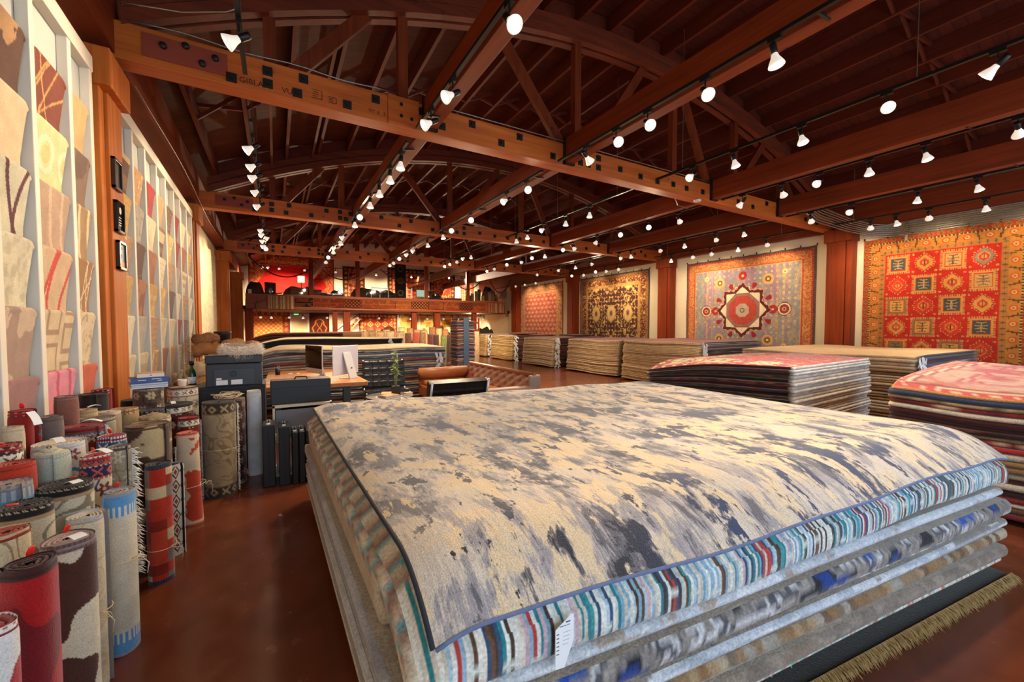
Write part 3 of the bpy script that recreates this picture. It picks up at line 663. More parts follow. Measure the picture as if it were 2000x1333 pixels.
def fld(kind, U, V, p, sd):
    base = lerp(p[0], p[0] * .9, fbm(U * 20, V * 20, sd))
    if kind == 'plain': return base
    if kind == 'scroll':
        n = fbm(U * 7, V * 7, sd, 2); m = (np.abs(n - .42) < .022) | (np.abs(n - .58) < .022); return np.where(m[..., None], p[1], base)
    if kind == 'blocks':
        a = np.floor(U * 11 + sd); b = np.floor(V * 15); k = _L[(a.astype(int) * 13 + b.astype(int) * 7) & 255, (sd * 5 + b.astype(int)) & 255]; return pick([base.mean((0, 1))] + p[1:], k * (len(p)) * .999)
    if kind == 'diamonds':
        a = (U * 13) % 1 - .5; b = (V * 10) % 1 - .5; m = np.abs(a) + np.abs(b)
        out = np.where(((m > .36) & (m < .5))[..., None], p[1], base); out = np.where((m < .14)[..., None], p[2], out); return np.where(((m > .14) & (m < .2))[..., None], p[1], out)
    if kind == 'coral':
        n = fbm(U * 8, V * 8, sd, 4); k = (n + (.07 * np.sin(U * 18 + sd))) > .53; return np.where(k[..., None], p[1], base)
    if kind == 'patches':
        n = fbm(U * 5, V * 5, sd, 3); return np.where((n > .56)[..., None], p[1], np.where((n < .36)[..., None], p[2 % len(p)], base))
    if kind == 'floral':
        a = (U * 9 + .5 * (np.floor(V * 9) % 2)) % 1 - .5; b = (V * 9) % 1 - .5; r = np.hypot(a, b); th = np.arctan2(b, a)
        m = (r < .24 + .1 * np.cos(6 * th)) & (r > .08); n = np.abs(fbm(U * 16, V * 16, sd, 2) - .5) < .04
        out = np.where(n[..., None], p[2 % len(p)], base); return np.where(m[..., None], p[1], out)
    return base
def body(U, V, H, bands, fk, fp, sd):
    out = fld(fk, U, V, fp, sd); d = np.minimum(V, H - V); a = 0
    for w, bg, fg, k in bands:
        m = (d >= a) & (d < a + w); t = np.clip((d - a) / w, 0, 1); c = np.where(motif(k, U, t, w)[..., None], C(fg), C(bg)) if k else np.broadcast_to(C(bg), U.shape + (3,))
        out = np.where(m[..., None], c, out); a += w
    return out
def fringe(mb, p0, p1, n, ln, out, jit=.35, w=.004):
    p0, p1, out = Vector(p0), Vector(p1), Vector(out).normalized(); up = (p1 - p0).normalized()
    for i in range(n):
        p = p0.lerp(p1, (i + .5) / n); d = (out + Vector((R.uniform(-jit, jit), R.uniform(-jit, jit), R.uniform(-jit, jit) * 1.5 - .25))).normalized(); L = ln * R.uniform(.7, 1.15)
        s = up * w; q = p + d * L * .6; e = p + d * L + Vector((0, 0, -L * .25)); t = d.cross(up).normalized() * w * .8
        mb.add([p - s, p + s, p + t, q - s * .8, q + s * .8, q + t, e], [(0, 1, 4, 3), (1, 2, 5, 4), (2, 0, 3, 5), (3, 4, 6), (4, 5, 6), (5, 3, 6)])
    return mb
def paper_tag(name, mat, parent, loc, rz, l=.085, w=.03, tilt=.15, curl=.012):
    n = 8; mb = MB()
    for i in range(n):
        u0, u1 = i / n, (i + 1) / n; z = lambda u: curl * math.sin(u * 3.0)
        mb.add([(u0 * l, -w / 2, z(u0)), (u1 * l, -w / 2, z(u1)), (u1 * l, w / 2, z(u1)), (u0 * l, w / 2, z(u0)), (u0 * l, -w / 2, z(u0) + .001), (u1 * l, -w / 2, z(u1) + .001), (u1 * l, w / 2, z(u1) + .001), (u0 * l, w / 2, z(u0) + .001)],
               [(3, 2, 1, 0), (4, 5, 6, 7), (0, 1, 5, 4), (2, 3, 7, 6)] + ([(0, 4, 7, 3)] if i == 0 else []) + ([(1, 2, 6, 5)] if i == n - 1 else []))
    o = mb.build(name, mat, parent); o.location = loc; o.rotation_euler = (0, -tilt, rz); return o
def red_clip(parent, loc, rz, tilt=.5):
    q = MB().lathe([(.001, 0), (.006, .002), (.0075, .014), (.006, .03), (.001, .034)], (0, 0, 0), 10, 1.2, .55)
    o = q.build('red_tag', M['redtag'], parent, True); o.location = loc; o.rotation_euler = (pi / 2 - tilt, 0, rz); return o

def roll(x, y, H, r, top, back, bands, fk, fp, label, lay=.013, sd=0, tie=None, tags='', flare=0., ecc=1.0, rot=None, raised=0., nz=None, group='rolled rugs along the left wall', name='rolled_rug', seam=.5, tm=None):
    o = thing(name, label, 'rolled rug', (x, y, 0), 0, group); rr = random.Random(sd * 7 + 3)
    nth, nz = (150 if y < 3.6 and not nz else 76), nz or int(H * (190 if y < 3.6 else 100)); th = np.linspace(0, 2 * pi, nth + 1); v = np.linspace(0, 1, nz)
    ph = rot if rot is not None else rr.uniform(0, 6.28); TH, VV = np.meshgrid(th, v)
    rad = r - lay * TH / (2 * pi) * .9 + .004 * np.sin(3 * TH + sd) * (TH > 0) ; rad = rad * (1 + flare * VV ** 1.5) - .003 * np.exp(-((VV - .01) / .02) ** 2)
    e = 1 - (1 - ecc)
    P = np.stack([rad * np.cos(TH + ph), rad * np.sin(TH + ph) * e, H * (1 - VV)], -1)
    col = body(TH * r, VV * H, H, bands, fk, fp, sd)
    V = [P.reshape(-1, 3)]; CC = [col.reshape(-1, 3)]; F = [grid_faces(nz, nth + 1)]
    # spiral end : ridges of pile with darker grooves
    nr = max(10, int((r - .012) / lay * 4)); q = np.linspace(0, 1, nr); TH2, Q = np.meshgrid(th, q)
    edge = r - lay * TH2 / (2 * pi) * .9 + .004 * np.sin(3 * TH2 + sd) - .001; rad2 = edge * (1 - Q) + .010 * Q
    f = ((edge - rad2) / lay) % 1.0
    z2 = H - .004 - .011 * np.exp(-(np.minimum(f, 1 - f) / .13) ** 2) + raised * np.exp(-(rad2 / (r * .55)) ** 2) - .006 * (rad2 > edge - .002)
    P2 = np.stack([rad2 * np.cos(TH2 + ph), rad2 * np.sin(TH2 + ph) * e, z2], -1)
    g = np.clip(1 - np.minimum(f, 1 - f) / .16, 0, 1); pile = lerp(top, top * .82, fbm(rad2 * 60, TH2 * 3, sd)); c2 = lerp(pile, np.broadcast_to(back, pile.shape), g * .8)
    b0 = len(V[0]); V.append(P2.reshape(-1, 3)); CC.append(c2.reshape(-1, 3)); F.append(grid_faces(nr, nth + 1, b0, True))
    # loose outer edge of the rug along the seam
    sx = P[:, 0], P[:, -1]; b1 = b0 + nr * (nth + 1); n2 = len(sx[0])
    V += [sx[0], sx[1]]; CC += [np.tile(back, (n2, 1))] * 2; i = np.arange(n2 - 1); F.append(np.stack([b1 + i, b1 + i + 1, b1 + n2 + i + 1, b1 + n2 + i], -1))
    pb = mesh_np('rolled_pile', np.concatenate(V), np.concatenate(F), np.concatenate(CC), tm or M['fab'], o)
    if tie:
        for tz in tie:
            k = np.linspace(0, 2 * pi, 40); rt = r * (1 + flare * (1 - tz) ** 1.5) + .003
            pts = [(rt * math.cos(a), rt * e * math.sin(a), tz * H + .008 * math.sin(a + sd)) for a in k]
            mb = MB().tube(pts, .0022, 5); a0 = rr.uniform(-1.2, -.2); c0 = Vector((rt * math.cos(a0), rt * math.sin(a0) * e, tz * H)); d0 = Vector((math.cos(a0), math.sin(a0), 0)); s0 = Vector((-math.sin(a0), math.cos(a0), 0))
            mb.tube([c0, c0 + d0 * .025 + s0 * .015 + Vector((0, 0, .015)), c0 + d0 * .03 + s0 * .04, c0 + d0 * .02 + s0 * .05 + Vector((0, 0, -.03)), c0 + d0 * .004 + Vector((0, 0, -.005))], .002, 5)
            mb.tube([c0, c0 + d0 * .02 + s0 * .03, c0 + d0 * .035 + s0 * .05 + Vector((0, 0, -.04)), c0 + d0 * .03 + s0 * .045 + Vector((0, 0, -.09))], .002, 5)
            mb.build('tie_string', M['twine'], o, True)
    for k, ch in enumerate(tags):
        a = rr.uniform(-1.2, .8); pr = r * .35
        if ch == 'w': paper_tag('price_tag', M['paper'], o, (-.02, -.01, H + .012 + raised), a - .4, .105, .034, .02, .02)
        if ch == 's': paper_tag('price_tag', M['paper'], o, (pr * .6, -pr, H + .012), a, .06, .035, .05, .008)
        if ch == 'h': paper_tag('price_tag', M['paper'], o, (r * .75, -r * .72, H - .005), a, .075, .035, -1.0, .006)
        if ch == 'r': red_clip(o, (pr * math.cos(a * 2), pr * math.sin(a * 2), H + .012), a, .25)
        if ch == 'R': red_clip(o, (-r * .2, r * .5, H + .004), a, 1.1)
    return o
ROLLS = """A,-0.620,1.490,0.82,0.055;B,-0.600,1.630,0.90,0.060;C,-0.620,1.920,0.84,0.072;D,-0.708,2.388,0.75,0.066;E,-0.660,2.600,0.77,0.067;F,-0.630,3.200,0.72,0.072;G,-0.613,3.516,0.62,0.051;H,-0.601,4.027,0.72,0.083
I,-0.660,4.410,0.77,0.083;J,-0.460,4.590,0.86,0.138;K,-0.360,4.860,0.84,0.095;L,-0.200,5.030,0.88,0.080;M,-0.850,2.299,0.86,0.080;N,-0.820,2.090,0.84,0.060;O,-0.808,2.519,0.86,0.092;P,-0.939,2.420,0.92,0.065
Q,-0.969,2.548,0.97,0.063;R,-0.937,3.051,0.78,0.066;S,-0.777,2.748,0.92,0.058;T,-0.740,2.940,0.91,0.051;U,-0.906,2.670,0.97,0.070;V,-1.054,2.702,1.02,0.060;W,-0.930,2.846,0.98,0.102;Y,-0.805,3.088,0.94,0.067
Z,-0.722,3.387,0.93,0.111;a,-0.968,3.252,0.98,0.102;c,-1.073,2.820,1.08,0.040;d,-1.088,3.017,1.07,0.045;e,-1.077,2.917,1.14,0.051;f,-1.047,3.113,1.07,0.055;g,-0.973,3.491,0.98,0.092;h,-0.981,3.725,0.98,0.069
i,-1.058,3.619,1.02,0.058;j,-1.073,3.376,1.14,0.057;l,-1.090,3.834,1.09,0.080;m,-1.100,4.070,1.09,0.063;n,-0.963,3.995,0.95,0.082;o,-0.874,4.226,0.89,0.103;p,-0.804,4.704,0.85,0.141;q,-0.790,3.920,0.89,0.102
r,-0.918,4.432,1.04,0.101;s,-0.780,4.970,0.97,0.120;t,-1.046,4.582,0.93,0.089"""
RP = {}
for tok in ROLLS.replace('\n', ';').split(';'):
    q = tok.split(','); RP[q[0]] = tuple(float(z) for z in q[1:])
WB = [(.012, '#3a2a22', '#e8dcc4', 'dot'), (.05, '#e6dcc6', '#4a3a34', 'mix'), (.012, '#3a2a22', '#c04030', 'dot')]
DK = [(.02, '#241d1b', '#b8a888', 'flower'), (.016, '#241d1b', '#241d1b', None), (.014, '#a58a6a', '#7a6248', None)]
def two(a, b): return C(a), C(b)
SPEC = {  # top pile, groove, bands, field kind, field palette, label, extras
 'A': ('#a03a3e', '#6a2024', [(.012, '#e6e0d8', '#a03a3e', 'dot')], 'patches', P_('#d8d6d4', '#2c3a78', '#a03038'), 'roll with raspberry end and blue, white and red floral side', dict(lay=.02)),
 'B': ('#43211f', '#241010', [(.03, '#3a1c1a', '#3a1c1a', None)], 'patches', P_('#9c1216', '#8a1014', '#6a1018'), 'deep red roll with dark maroon end, next to a brown and cream roll', dict(lay=.014, tie=[.12], tags='R')),
 'C': ('#b79c98', '#5c484a', [(.028, '#5a4a4a', '#6e5c58', 'key')], 'patches', P_('#cfc3aa', '#4a2a22', '#d8ccb2'), 'cream roll with large dark brown shapes and pinkish grey spiral end', dict(lay=.013, tie=[.3], tags='sR')),
 'D': ('#d6cabc', '#8c8480', [(.02, '#b9bcc2', '#9aa2ac', None)], 'scroll', P_('#dcd0b4', '#cbb994'), 'plain cream roll with pale grey spiral end', dict(lay=.012, tie=[.45])),
 'E': ('#a9a19c', '#5c6c80', [(.012, '#8c97a6', '#8c97a6', None), (.05, '#5d97cc', '#5d97cc', None), (.045, '#d9d6cc', '#5d97cc', 'key')], 'plain', P_('#d8d0bc', '#c0b89c'), 'cream roll with a sky blue band of teeth near the top', dict(lay=.02, tie=[.58], tags='R')),
 'F': ('#2b2423', '#16110f', [(.025, '#2b2a33', '#34405a', 'key')], 'blocks', P_('#bf3620', '#8c2a1a', '#cdb48a', '#7d7468', '#c8442a', '#b02c1a'), 'red roll with beige, grey and dark geometric blocks', dict(lay=.018, tie=[.3])),
 'G': ('#2a2a58', '#14142c', [(.012, '#d8cdb4', '#d8cdb4', None)], 'diamonds', P_('#dcd2ba', '#3a2e34', '#a8302a'), 'thin ivory roll with dark diamond lattice and navy end', dict(lay=.016)),
 'H': ('#c4654a', '#8c3a28', [(.012, '#c9573a', '#c9573a', None), (.02, '#dcc9ac', '#dcc9ac', None)], 'coral', P_('#dfcbac', '#c8482e'), 'beige roll with red coral pattern leaning in a cone', dict(lay=.03, tie=[.42], flare=.32)),
 'I': ('#a91e1e', '#6c1010', WB, 'floral', P_('#7a1c1c', '#c8b49a', '#3a1616'), 'dark red roll with black and white border and red end, beside the tall taupe roll', dict()),
 'J': ('#231e1d', '#0f0c0b', [(.012, '#4a4038', '#8c7c66', None), (.085, '#3d342e', '#a8966f', 'mix'), (.012, '#8a6a48', '#8a6a48', None)], 'scroll', P_('#a99878', '#8a7450'), 'tall taupe roll with scroll pattern and dark square-patterned bands', dict(lay=.02, tie=[.5], rot=1.2)),
 'K': ('#8a7460', '#5a4838', [(.01, '#b89a80', '#b89a80', None)], 'floral', P_('#3c2a24', '#b08a80', '#6a4a3c'), 'dark brown floral roll between the taupe roll and a white roll', dict(tags='r')),
 'L': ('#d9cbb4', '#b4a890', [], 'plain', P_('#dfe2e4', '#d0d6dc'), 'plain white roll standing against the black cabinet', dict(lay=.03)),
 'M': ('#2f2827', '#141010', DK, 'scroll', P_('#c6bca2', '#7d7260'), 'cream scroll-patterned roll with black end, nearer of two alike', dict(tags='r')),
 'O': ('#322a29', '#141010', DK, 'scroll', P_('#cabfa6', '#7d7260'), 'cream scroll-patterned roll with black end, further of two alike', dict(tags='sr')),
 'N': ('#a8402e', '#6a2016', [(.012, '#c7b08c', '#c7b08c', None)], 'scroll', P_('#d8cbab', '#a08a68'), 'cream roll with brick red end at the edge of the picture', dict()),
 'P': ('#a9948a', '#6a5a56', [(.06, '#8d9aa4', '#6a7480', 'key')], 'plain', P_('#5f8aa4', '#54809a'), 'grey-blue roll with taupe spiral end near the wall', dict(lay=.011)),
 'Q': ('#b03a26', '#7a2014', [], 'plain', P_('#b23822', '#a02e1c'), 'plain brick red roll behind the taupe-ended grey roll', dict()),
 'R': ('#2a2422', '#120e0d', [(.03, '#2a2422', '#a89878', 'dot')], 'plain', P_('#3a302c', '#2a2220'), 'low black roll tucked behind the red banded roll', dict()),
 'S': ('#bb2a2a', '#7a1616', [(.008, '#e0d4c0', '#302830', 'dot'), (.035, '#b8563c', '#24305a', 'dia'), (.01, '#d8b890', '#24305a', 'dot'), (.05, '#2a2c4c', '#c8584a', 'mix'), (.012, '#c05a3c', '#e8d8b8', 'dot')], 'floral', P_('#d9c8a8', '#7a3a34', '#3a4a6a'), 'roll with bright red end and red, navy and cream borders', dict(tags='wR')),
 'T': ('#6c5f57', '#3c332e', [(.012, '#8d806a', '#d8ccb0', 'dot')], 'floral', P_('#a89a7e', '#c9bda0', '#84745c'), 'grey-brown floral roll right of the red, navy and cream roll', dict()),
 'U': ('#c3bba4', '#8a7a62', [(.03, '#aeb8ae', '#98a49c', 'key')], 'plain', P_('#a6ac98', '#90988a'), 'sage and cream roll with a coarse stepped spiral end', dict(lay=.02, raised=.035)),
 'V': ('#b62226', '#7a1216', [(.03, '#5a2a2c', '#c8b4a0', 'scroll')] + WB, 'floral', P_('#e0d6c4', '#3a2c34', '#8a2a2a'), 'red-ended roll with black and white side by the wall', dict(tags='r')),
 'W': ('#dccdb4', '#a8937a', [(.03, '#c6ccd4', '#b2bcc8', None)], 'floral', P_('#c9c4bc', '#8a3a3a', '#5a6a8a'), 'broad cream roll with clearly wound spiral end', dict(lay=.017, tags='w')),
 'Y': ('#a81e24', '#6c1014', [(.03, '#d9d6d0', '#5a6a84', 'key'), (.06, '#3a5a84', '#e0dcd4', 'mix')], 'floral', P_('#c8c4bc', '#3a4a78', '#a03034'), 'roll with crimson end above white and blue borders', dict(tags='R')),
 'Z': ('#6e5138', '#4a3422', [], 'patches', P_('#4d3324', '#30181c', '#b7a27a'), 'chocolate brown roll with plum and beige leaf patches', dict(lay=.011, nz=80)),
 'a': ('#9c1c22', '#6a1016', [(.035, '#7c4a48', '#5a2c2e', None), (.02, '#6a6a70', '#d0ccc4', 'scroll')], 'floral', P_('#6a2a2c', '#b8a890', '#3a2024'), 'wide crimson roll with a fringe of white cotton at its seam', dict(tags='w')),
 'c': ('#d2c2a4', '#a08c70', [], 'plain', P_('#c8b698', '#b8a688'), 'small cream roll at the far left by the wall', dict()), 'd': ('#cf8f48', '#8a5a2c', [(.05, '#5a2422', '#5a7484', 'flower')], 'floral', P_('#7a2420', '#4a6474', '#2a2430'), 'roll with amber end and dark red floral side', dict()),
 'e': ('#b52c26', '#7a1814', [(.03, '#7c2824', '#d8ccb8', 'dot')], 'plain', P_('#8a2420', '#7a1c18'), 'tall red roll by the wall with paper tag', dict(tags='hR')), 'f': ('#7d6a62', '#4c3e3a', [], 'plain', P_('#77665e', '#66564e'), 'grey-mauve roll close to the wall', dict()),
 'g': ('#6c5a50', '#42342e', [(.03, '#a59a86', '#8a7c68', None)], 'plain', P_('#9c8e78', '#8c7e68'), 'flat-topped grey-brown roll in the middle of the group', dict(tags='')), 'h': ('#d8cab2', '#a8977c', [(.02, '#c2b296', '#c2b296', None)], 'plain', P_('#a48f74', '#948064'), 'pale cream-ended roll before the wooden column', dict()),
 'i': ('#bba27c', '#8a7252', [(.03, '#c2a87e', '#a8885c', 'key')], 'plain', P_('#c0a67e', '#b0966e'), 'tan roll carrying a round white label', dict(tags='s')), 'j': ('#9c8678', '#64524a', [(.03, '#8c5a4c', '#6a3c34', None)], 'plain', P_('#8a5a4c', '#7a4c40'), 'tallest grey-brown roll against the nearest rack', dict()),
 'l': ('#211d1d', '#0e0b0b', [], 'plain', P_('#2a2424', '#201c1c'), 'black roll in front of the red flame sample', dict(tags='r')),
 'm': ('#ab2420', '#701210', [(.03, '#3a2422', '#c8b8a0', 'dot')], 'plain', P_('#8a2420', '#6a1814'), 'red-ended roll right against the wooden column', dict(tags='r')), 'n': ('#a6794a', '#6c4a2a', [(.04, '#c8a878', '#4a3028', 'mix')], 'plain', P_('#a89068', '#987c58'), 'ochre-ended roll before the column, with patterned edge', dict()),
 'o': ('#232a36', '#10141c', [(.03, '#232a36', '#c8c0b0', 'dot')], 'plain', P_('#2a3240', '#202834'), 'navy roll behind the brown beige-leaf roll', dict()), 'p': ('#221f20', '#0e0c0c', WB, 'floral', P_('#6a2424', '#c8b498', '#2c1a1a'), 'wide roll with black end, white tag and black-white border', dict(tags='w')),
 'q': ('#a58d68', '#6a5236', [(.05, '#b09a74', '#d8cca8', 'dia')], 'patches', P_('#8a6a48', '#5a3a28', '#c8b48a'), 'beige-brown spiral roll behind the chocolate brown roll', dict(lay=.02, raised=.03)),
 'r': ('#8c8472', '#54503f', [(.02, '#6c6858', '#b8b098', 'dot')], 'floral', P_('#5c4a40', '#b8a888', '#3a2c28'), 'olive grey roll with a pile of books on it', dict()), 's': ('#cfae94', '#9c7c66', [(.012, '#2c2a2a', '#2c2a2a', None)] + WB, 'floral', P_('#c8bca4', '#3a3434', '#8a7a68'), 'beige-topped roll with black-white border and a white cup', dict()),
 't': ('#26302a', '#141a16', [], 'plain', P_('#2c2a28', '#24221f'), 'dark green-black roll behind the ochre roll', dict(tags='s')),
}
for sdx, (k, (tp, gv, bands, fk, fp, lb, ex)) in enumerate(SPEC.items()):
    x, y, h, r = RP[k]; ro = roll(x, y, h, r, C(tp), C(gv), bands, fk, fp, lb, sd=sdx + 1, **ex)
    if k == 'J':
        mb = MB(); fringe(mb, (.137, -.03, .02), (.137, -.03, .84), 150, .022, (.9, -.6, 0)); mb.build('fringe', M['fringe'], ro)
        mb = MB(); fringe(mb, (-.120, -.075, .0), (-.125, -.072, .72), 150, .035, (-.7, -.9, 0)); mb.build('fringe', M['fringe'], ro)
    if k == 'a': mb = MB(); fringe(mb, (.1, -.02, h - .09), (.1, -.02, h), 30, .03, (.8, -.6, 0)); mb.build('fringe', M['fringe'], ro)
    if k == 'T': mb = MB(); fringe(mb, (.051, .0, .2), (.05, .0, h - .02), 130, .05, (1, -.3, 0)); mb.build('fringe', M['fringe'], ro)
    if k == 'H': mb = MB(); fringe(mb, (-.08, -.03, .35), (-.075, -.03, .62), 50, .014, (-.9, -.4, 0)); mb.build('fringe', M['fringe'], ro)
# things standing on the rolls
bx, by, bz = RP['r'][0], RP['r'][1], RP['r'][2] + .005
def book(z, w, d, h, rz, cov, label, group='books piled on the olive roll', loc=(0, 0), pages='#e8e2d4', cat='book', M2=None):
    o = thing('book', label, cat, (bx + loc[0], by + loc[1], z), rz, group)
    t = .003; c = MB().box(0, 0, t / 2, w, d, t); c.box(0, 0, h - t / 2, w, d, t); c.box(0, -d / 2 + t / 2, h / 2, w, t, h - .0001); c.build('cover', M2 or plain('cover_' + cov[1:], cov, .4, 0, .1, 9), o)
    MB().box(0, .004, h / 2, w - .01, d - .014, h - 2 * t - .001).build('pages', M['bookpages'], o); return o
M['bookpages'] = plain('book_pages', '#e8e2d4', .8, 0, .05, 30)
z = bz; hh = []
for w, d, h, rz, cv, lb in ((.23, .17, .012, .28, '#dfe4ea', 'white magazine at the bottom of the book pile'), (.225, .16, .014, .34, '#c6d2de', 'pale blue-grey book above the white magazine'), (.23, .165, .016, .30, '#b8c4cc', 'thin silver-blue book under the thick blue one'),
                            (.235, .17, .042, .33, '#1c3f8c', 'thick glossy blue book with white lettering on its spine')):
    bk = book(z, w, d, h, rz, cv, lb); z += h + .0006
    if h > .04:
        q = MB()
        for x0, ww, zz in ((-.05, .05, .024), (.04, .06, .03), (.06, .03, .015)): q.box(x0, -d / 2 - .0006, zz, ww, .001, .006)
        q.build('spine_lettering', M['white'], bk)
pb = thing('white_box', 'white box with a tan lid on top of the book pile', 'box', (bx + .01, by, z), .3)
MB().box(0, 0, .016, .17, .12, .032).build('body', M['white'], pb, bevel=.002); MB().box(0, 0, .034, .172, .122, .004).build('lid', plain('tan_card', '#c69a7c', .7), pb); MB().box(0, -.0606, .017, .012, .001, .006).build('mark', M['black'], pb)
cpx, cpy, cpz = RP['s'][0], RP['s'][1], RP['s'][2] + .003
cp = thing('cup', 'white china cup on the beige-topped roll', 'cup', (cpx + .0, cpy - .02, cpz), 0)
MB().lathe([(.026, 0), (.03, .004), (.036, .05), (.037, .07), (.034, .07), (.032, .05), (.026, .008), (.001, .008)], (0, 0, 0), 24).build('bowl', M['white'], cp, True)
MB().tube([(.034 + .018 * math.sin(a), 0, .036 + .02 * math.cos(a)) for a in np.linspace(.3, pi - .3, 9)], .003, 6).build('handle', M['white'], cp, True)
kx, ky, kz = RP['K'][0], RP['K'][1], RP['K'][2] + .006
pts = []
for i in range(150):
    a = i * .42; rr_ = .055 + .03 * math.sin(i * .37); pts.append((kx - .05 + rr_ * 1.5 * math.cos(a) + .02 * math.sin(i * .11), ky - .02 + rr_ * .8 * math.sin(a), kz + .03 + .018 * math.sin(i * .53) + .012 * math.cos(i * .29)))
tag(MB().tube(pts, .0022, 5).build('loose_string', M['twine'], smooth=True), 'tangle of loose cream string on the dark brown floral roll', 'string')
# ---------------------------------------------------------------- stacks of rugs : every rug is one slab of its own
ORDT = ['topmost', 'second from the top', 'third from the top', 'fourth from the top', 'fifth from the top', 'sixth from the top', 'seventh from the top', 'eighth from the top', 'ninth from the top', 'tenth from the top',
        'eleventh from the top', 'twelfth from the top', 'thirteenth from the top', 'fourteenth from the top', 'fifteenth from the top', 'sixteenth from the top', 'seventeenth from the top', 'eighteenth from the top', 'nineteenth from the top',
        'twentieth from the top', 'twenty-first from the top', 'twenty-second from the top', 'twenty-third from the top', 'twenty-fourth from the top', 'twenty-fifth from the top', 'twenty-sixth from the top', 'twenty-seventh from the top', 'twenty-eighth from the top', 'twenty-ninth from the top', 'bottom rug']
def slab(name, quad, z0, h, top, sides, bulge=(.02, .01, .01, .01), nx=20, ny=16, wav=None, label=None, group=None, mat=None, frontdrop=0., rings=(0, .18, .5, .82, 1), dense=None, cat='rug', bot=None, soft=0.):
    """quad = FL, FR, BR, BL plan corners; sides = colours (or functions of s, t) of front, right, back, left edges"""
    FL, FR, BR, BL = [np.array(q, float) for q in quad]; us = np.linspace(0, 1, nx); vs = np.linspace(0, 1, ny)
    if soft: vs = vs ** 1.0
    U, V = np.meshgrid(us, vs)
    XY = (FL * (1 - U[..., None]) + FR * U[..., None]) * (1 - V[..., None]) + (BL * (1 - U[..., None]) + BR * U[..., None]) * V[..., None]
    W = wav(U, V, XY) if wav else np.zeros_like(U)
    if isinstance(W, tuple): Wt, Wb = W
    else: Wt = Wb = W
    T = np.dstack([XY, z0 + h + Wt]); B = np.dstack([XY, z0 + Wb])
    r = rim(ny, nx); c = XY.mean((0, 1)); k = len(r)
    pr = XY.reshape(-1, 2)[r]; nxt = np.roll(pr, -1, 0) - np.roll(pr, 1, 0); out = np.stack([nxt[:, 1], -nxt[:, 0]], -1); out /= np.linalg.norm(out, axis=1)[:, None] + 1e-9
    out *= np.sign((out * (pr - c)).sum(1))[:, None]
    side = np.concatenate([np.zeros(nx), np.ones(ny - 1), np.full(nx - 1, 2), np.full(ny - 2, 3)]).astype(int)
    bg = np.array(bulge)[side]; s = np.concatenate([[0], np.cumsum(np.linalg.norm(np.diff(pr, axis=0), axis=1))])
    Tr, Br = T.reshape(-1, 3)[r], B.reshape(-1, 3)[r].copy()
    if frontdrop:
        Br[side == 0, 2] -= frontdrop
    Vv = [T.reshape(-1, 3), B.reshape(-1, 3)]; N = nx * ny
    ct = top(U, V, XY) if callable(top) else np.broadcast_to(top, U.shape + (3,)); cb = np.broadcast_to(bot if bot is not None else np.array(C('#8a7d68')), U.shape + (3,))
    CC = [np.array(ct).reshape(-1, 3), np.array(cb).reshape(-1, 3)]; F = [grid_faces(ny, nx), grid_faces(ny, nx, N, True)]
    base = 2 * N
    for q, t in enumerate(rings):
        p = Br * (1 - t) + Tr * t; p[:, :2] += out * (bg * max(0, 1 - abs(2 * t - 1) ** 3) ** .5)[:, None]
        if t in (0, 1): p = p + 0
        col = np.zeros((k, 3))
        for sd in range(4):
            m = side == sd; f = sides[sd]; col[m] = f(s[m] - s[m].min(), t) if callable(f) else f
        Vv.append(p); CC.append(col)
        if q:
            a = base + (q - 1) * k + np.arange(k); b = a + k; F.append(np.stack([a, np.roll(a, -1), np.roll(b, -1), b], -1))
    UV = np.concatenate([np.stack([U * np.linalg.norm(FR - FL), V * np.linalg.norm(BL - FL)], -1).reshape(-1, 2)] * 2 + [np.stack([s, np.full(k, t * h)], -1) for t in rings])
    o = mesh_np(name, np.concatenate(Vv), np.concatenate(F), np.concatenate(CC), mat or M['edge'], None, True, UV)
    return tag(o, label, cat, group)
def strip(cols, w, sd, jit=0):
    cols = np.array([C(c) if isinstance(c, str) else c for c in cols])
    def f(s, t):
        k = np.floor(s / w + (jit * t)).astype(int); return cols[(_L[(k * 3 + sd) & 255, (k // 85 + sd) & 255] * len(cols)).astype(int).clip(0, len(cols) - 1)]
    return f
def mottle(cols, sc, sd, th=.5):
    cols = np.array([C(c) for c in cols])
    def f(s, t):
        n = fbm(s * sc, np.full_like(s, t * 1.3 + sd), sd, 4); n = np.clip((n - .22) / .56, 0, .999); return cols[(n * len(cols)).astype(int)]
    return f
# ---- the big stack in front
def lo(a, b, t): return tuple(a[i] + (b[i] - a[i]) * t for i in range(2))
def fq(z, il=0., ifr=0., ir=0., ib=0.):
    """plan of the front stack at height z, insets for left / front / right / back"""
    t = (z - .05) / .65; FR = lo((3.86, .64), (4.30, .70), t); FL = (.33 + il, 1.065 + ifr); FR = (FR[0] - ir, FR[1] + ifr); BR = (4.2 - ir, 3.7 - ib); BL = (.27 + il, 4.07 - ib)
    return FL, FR, BR, BL
G1 = 'rugs of the big stack in front'
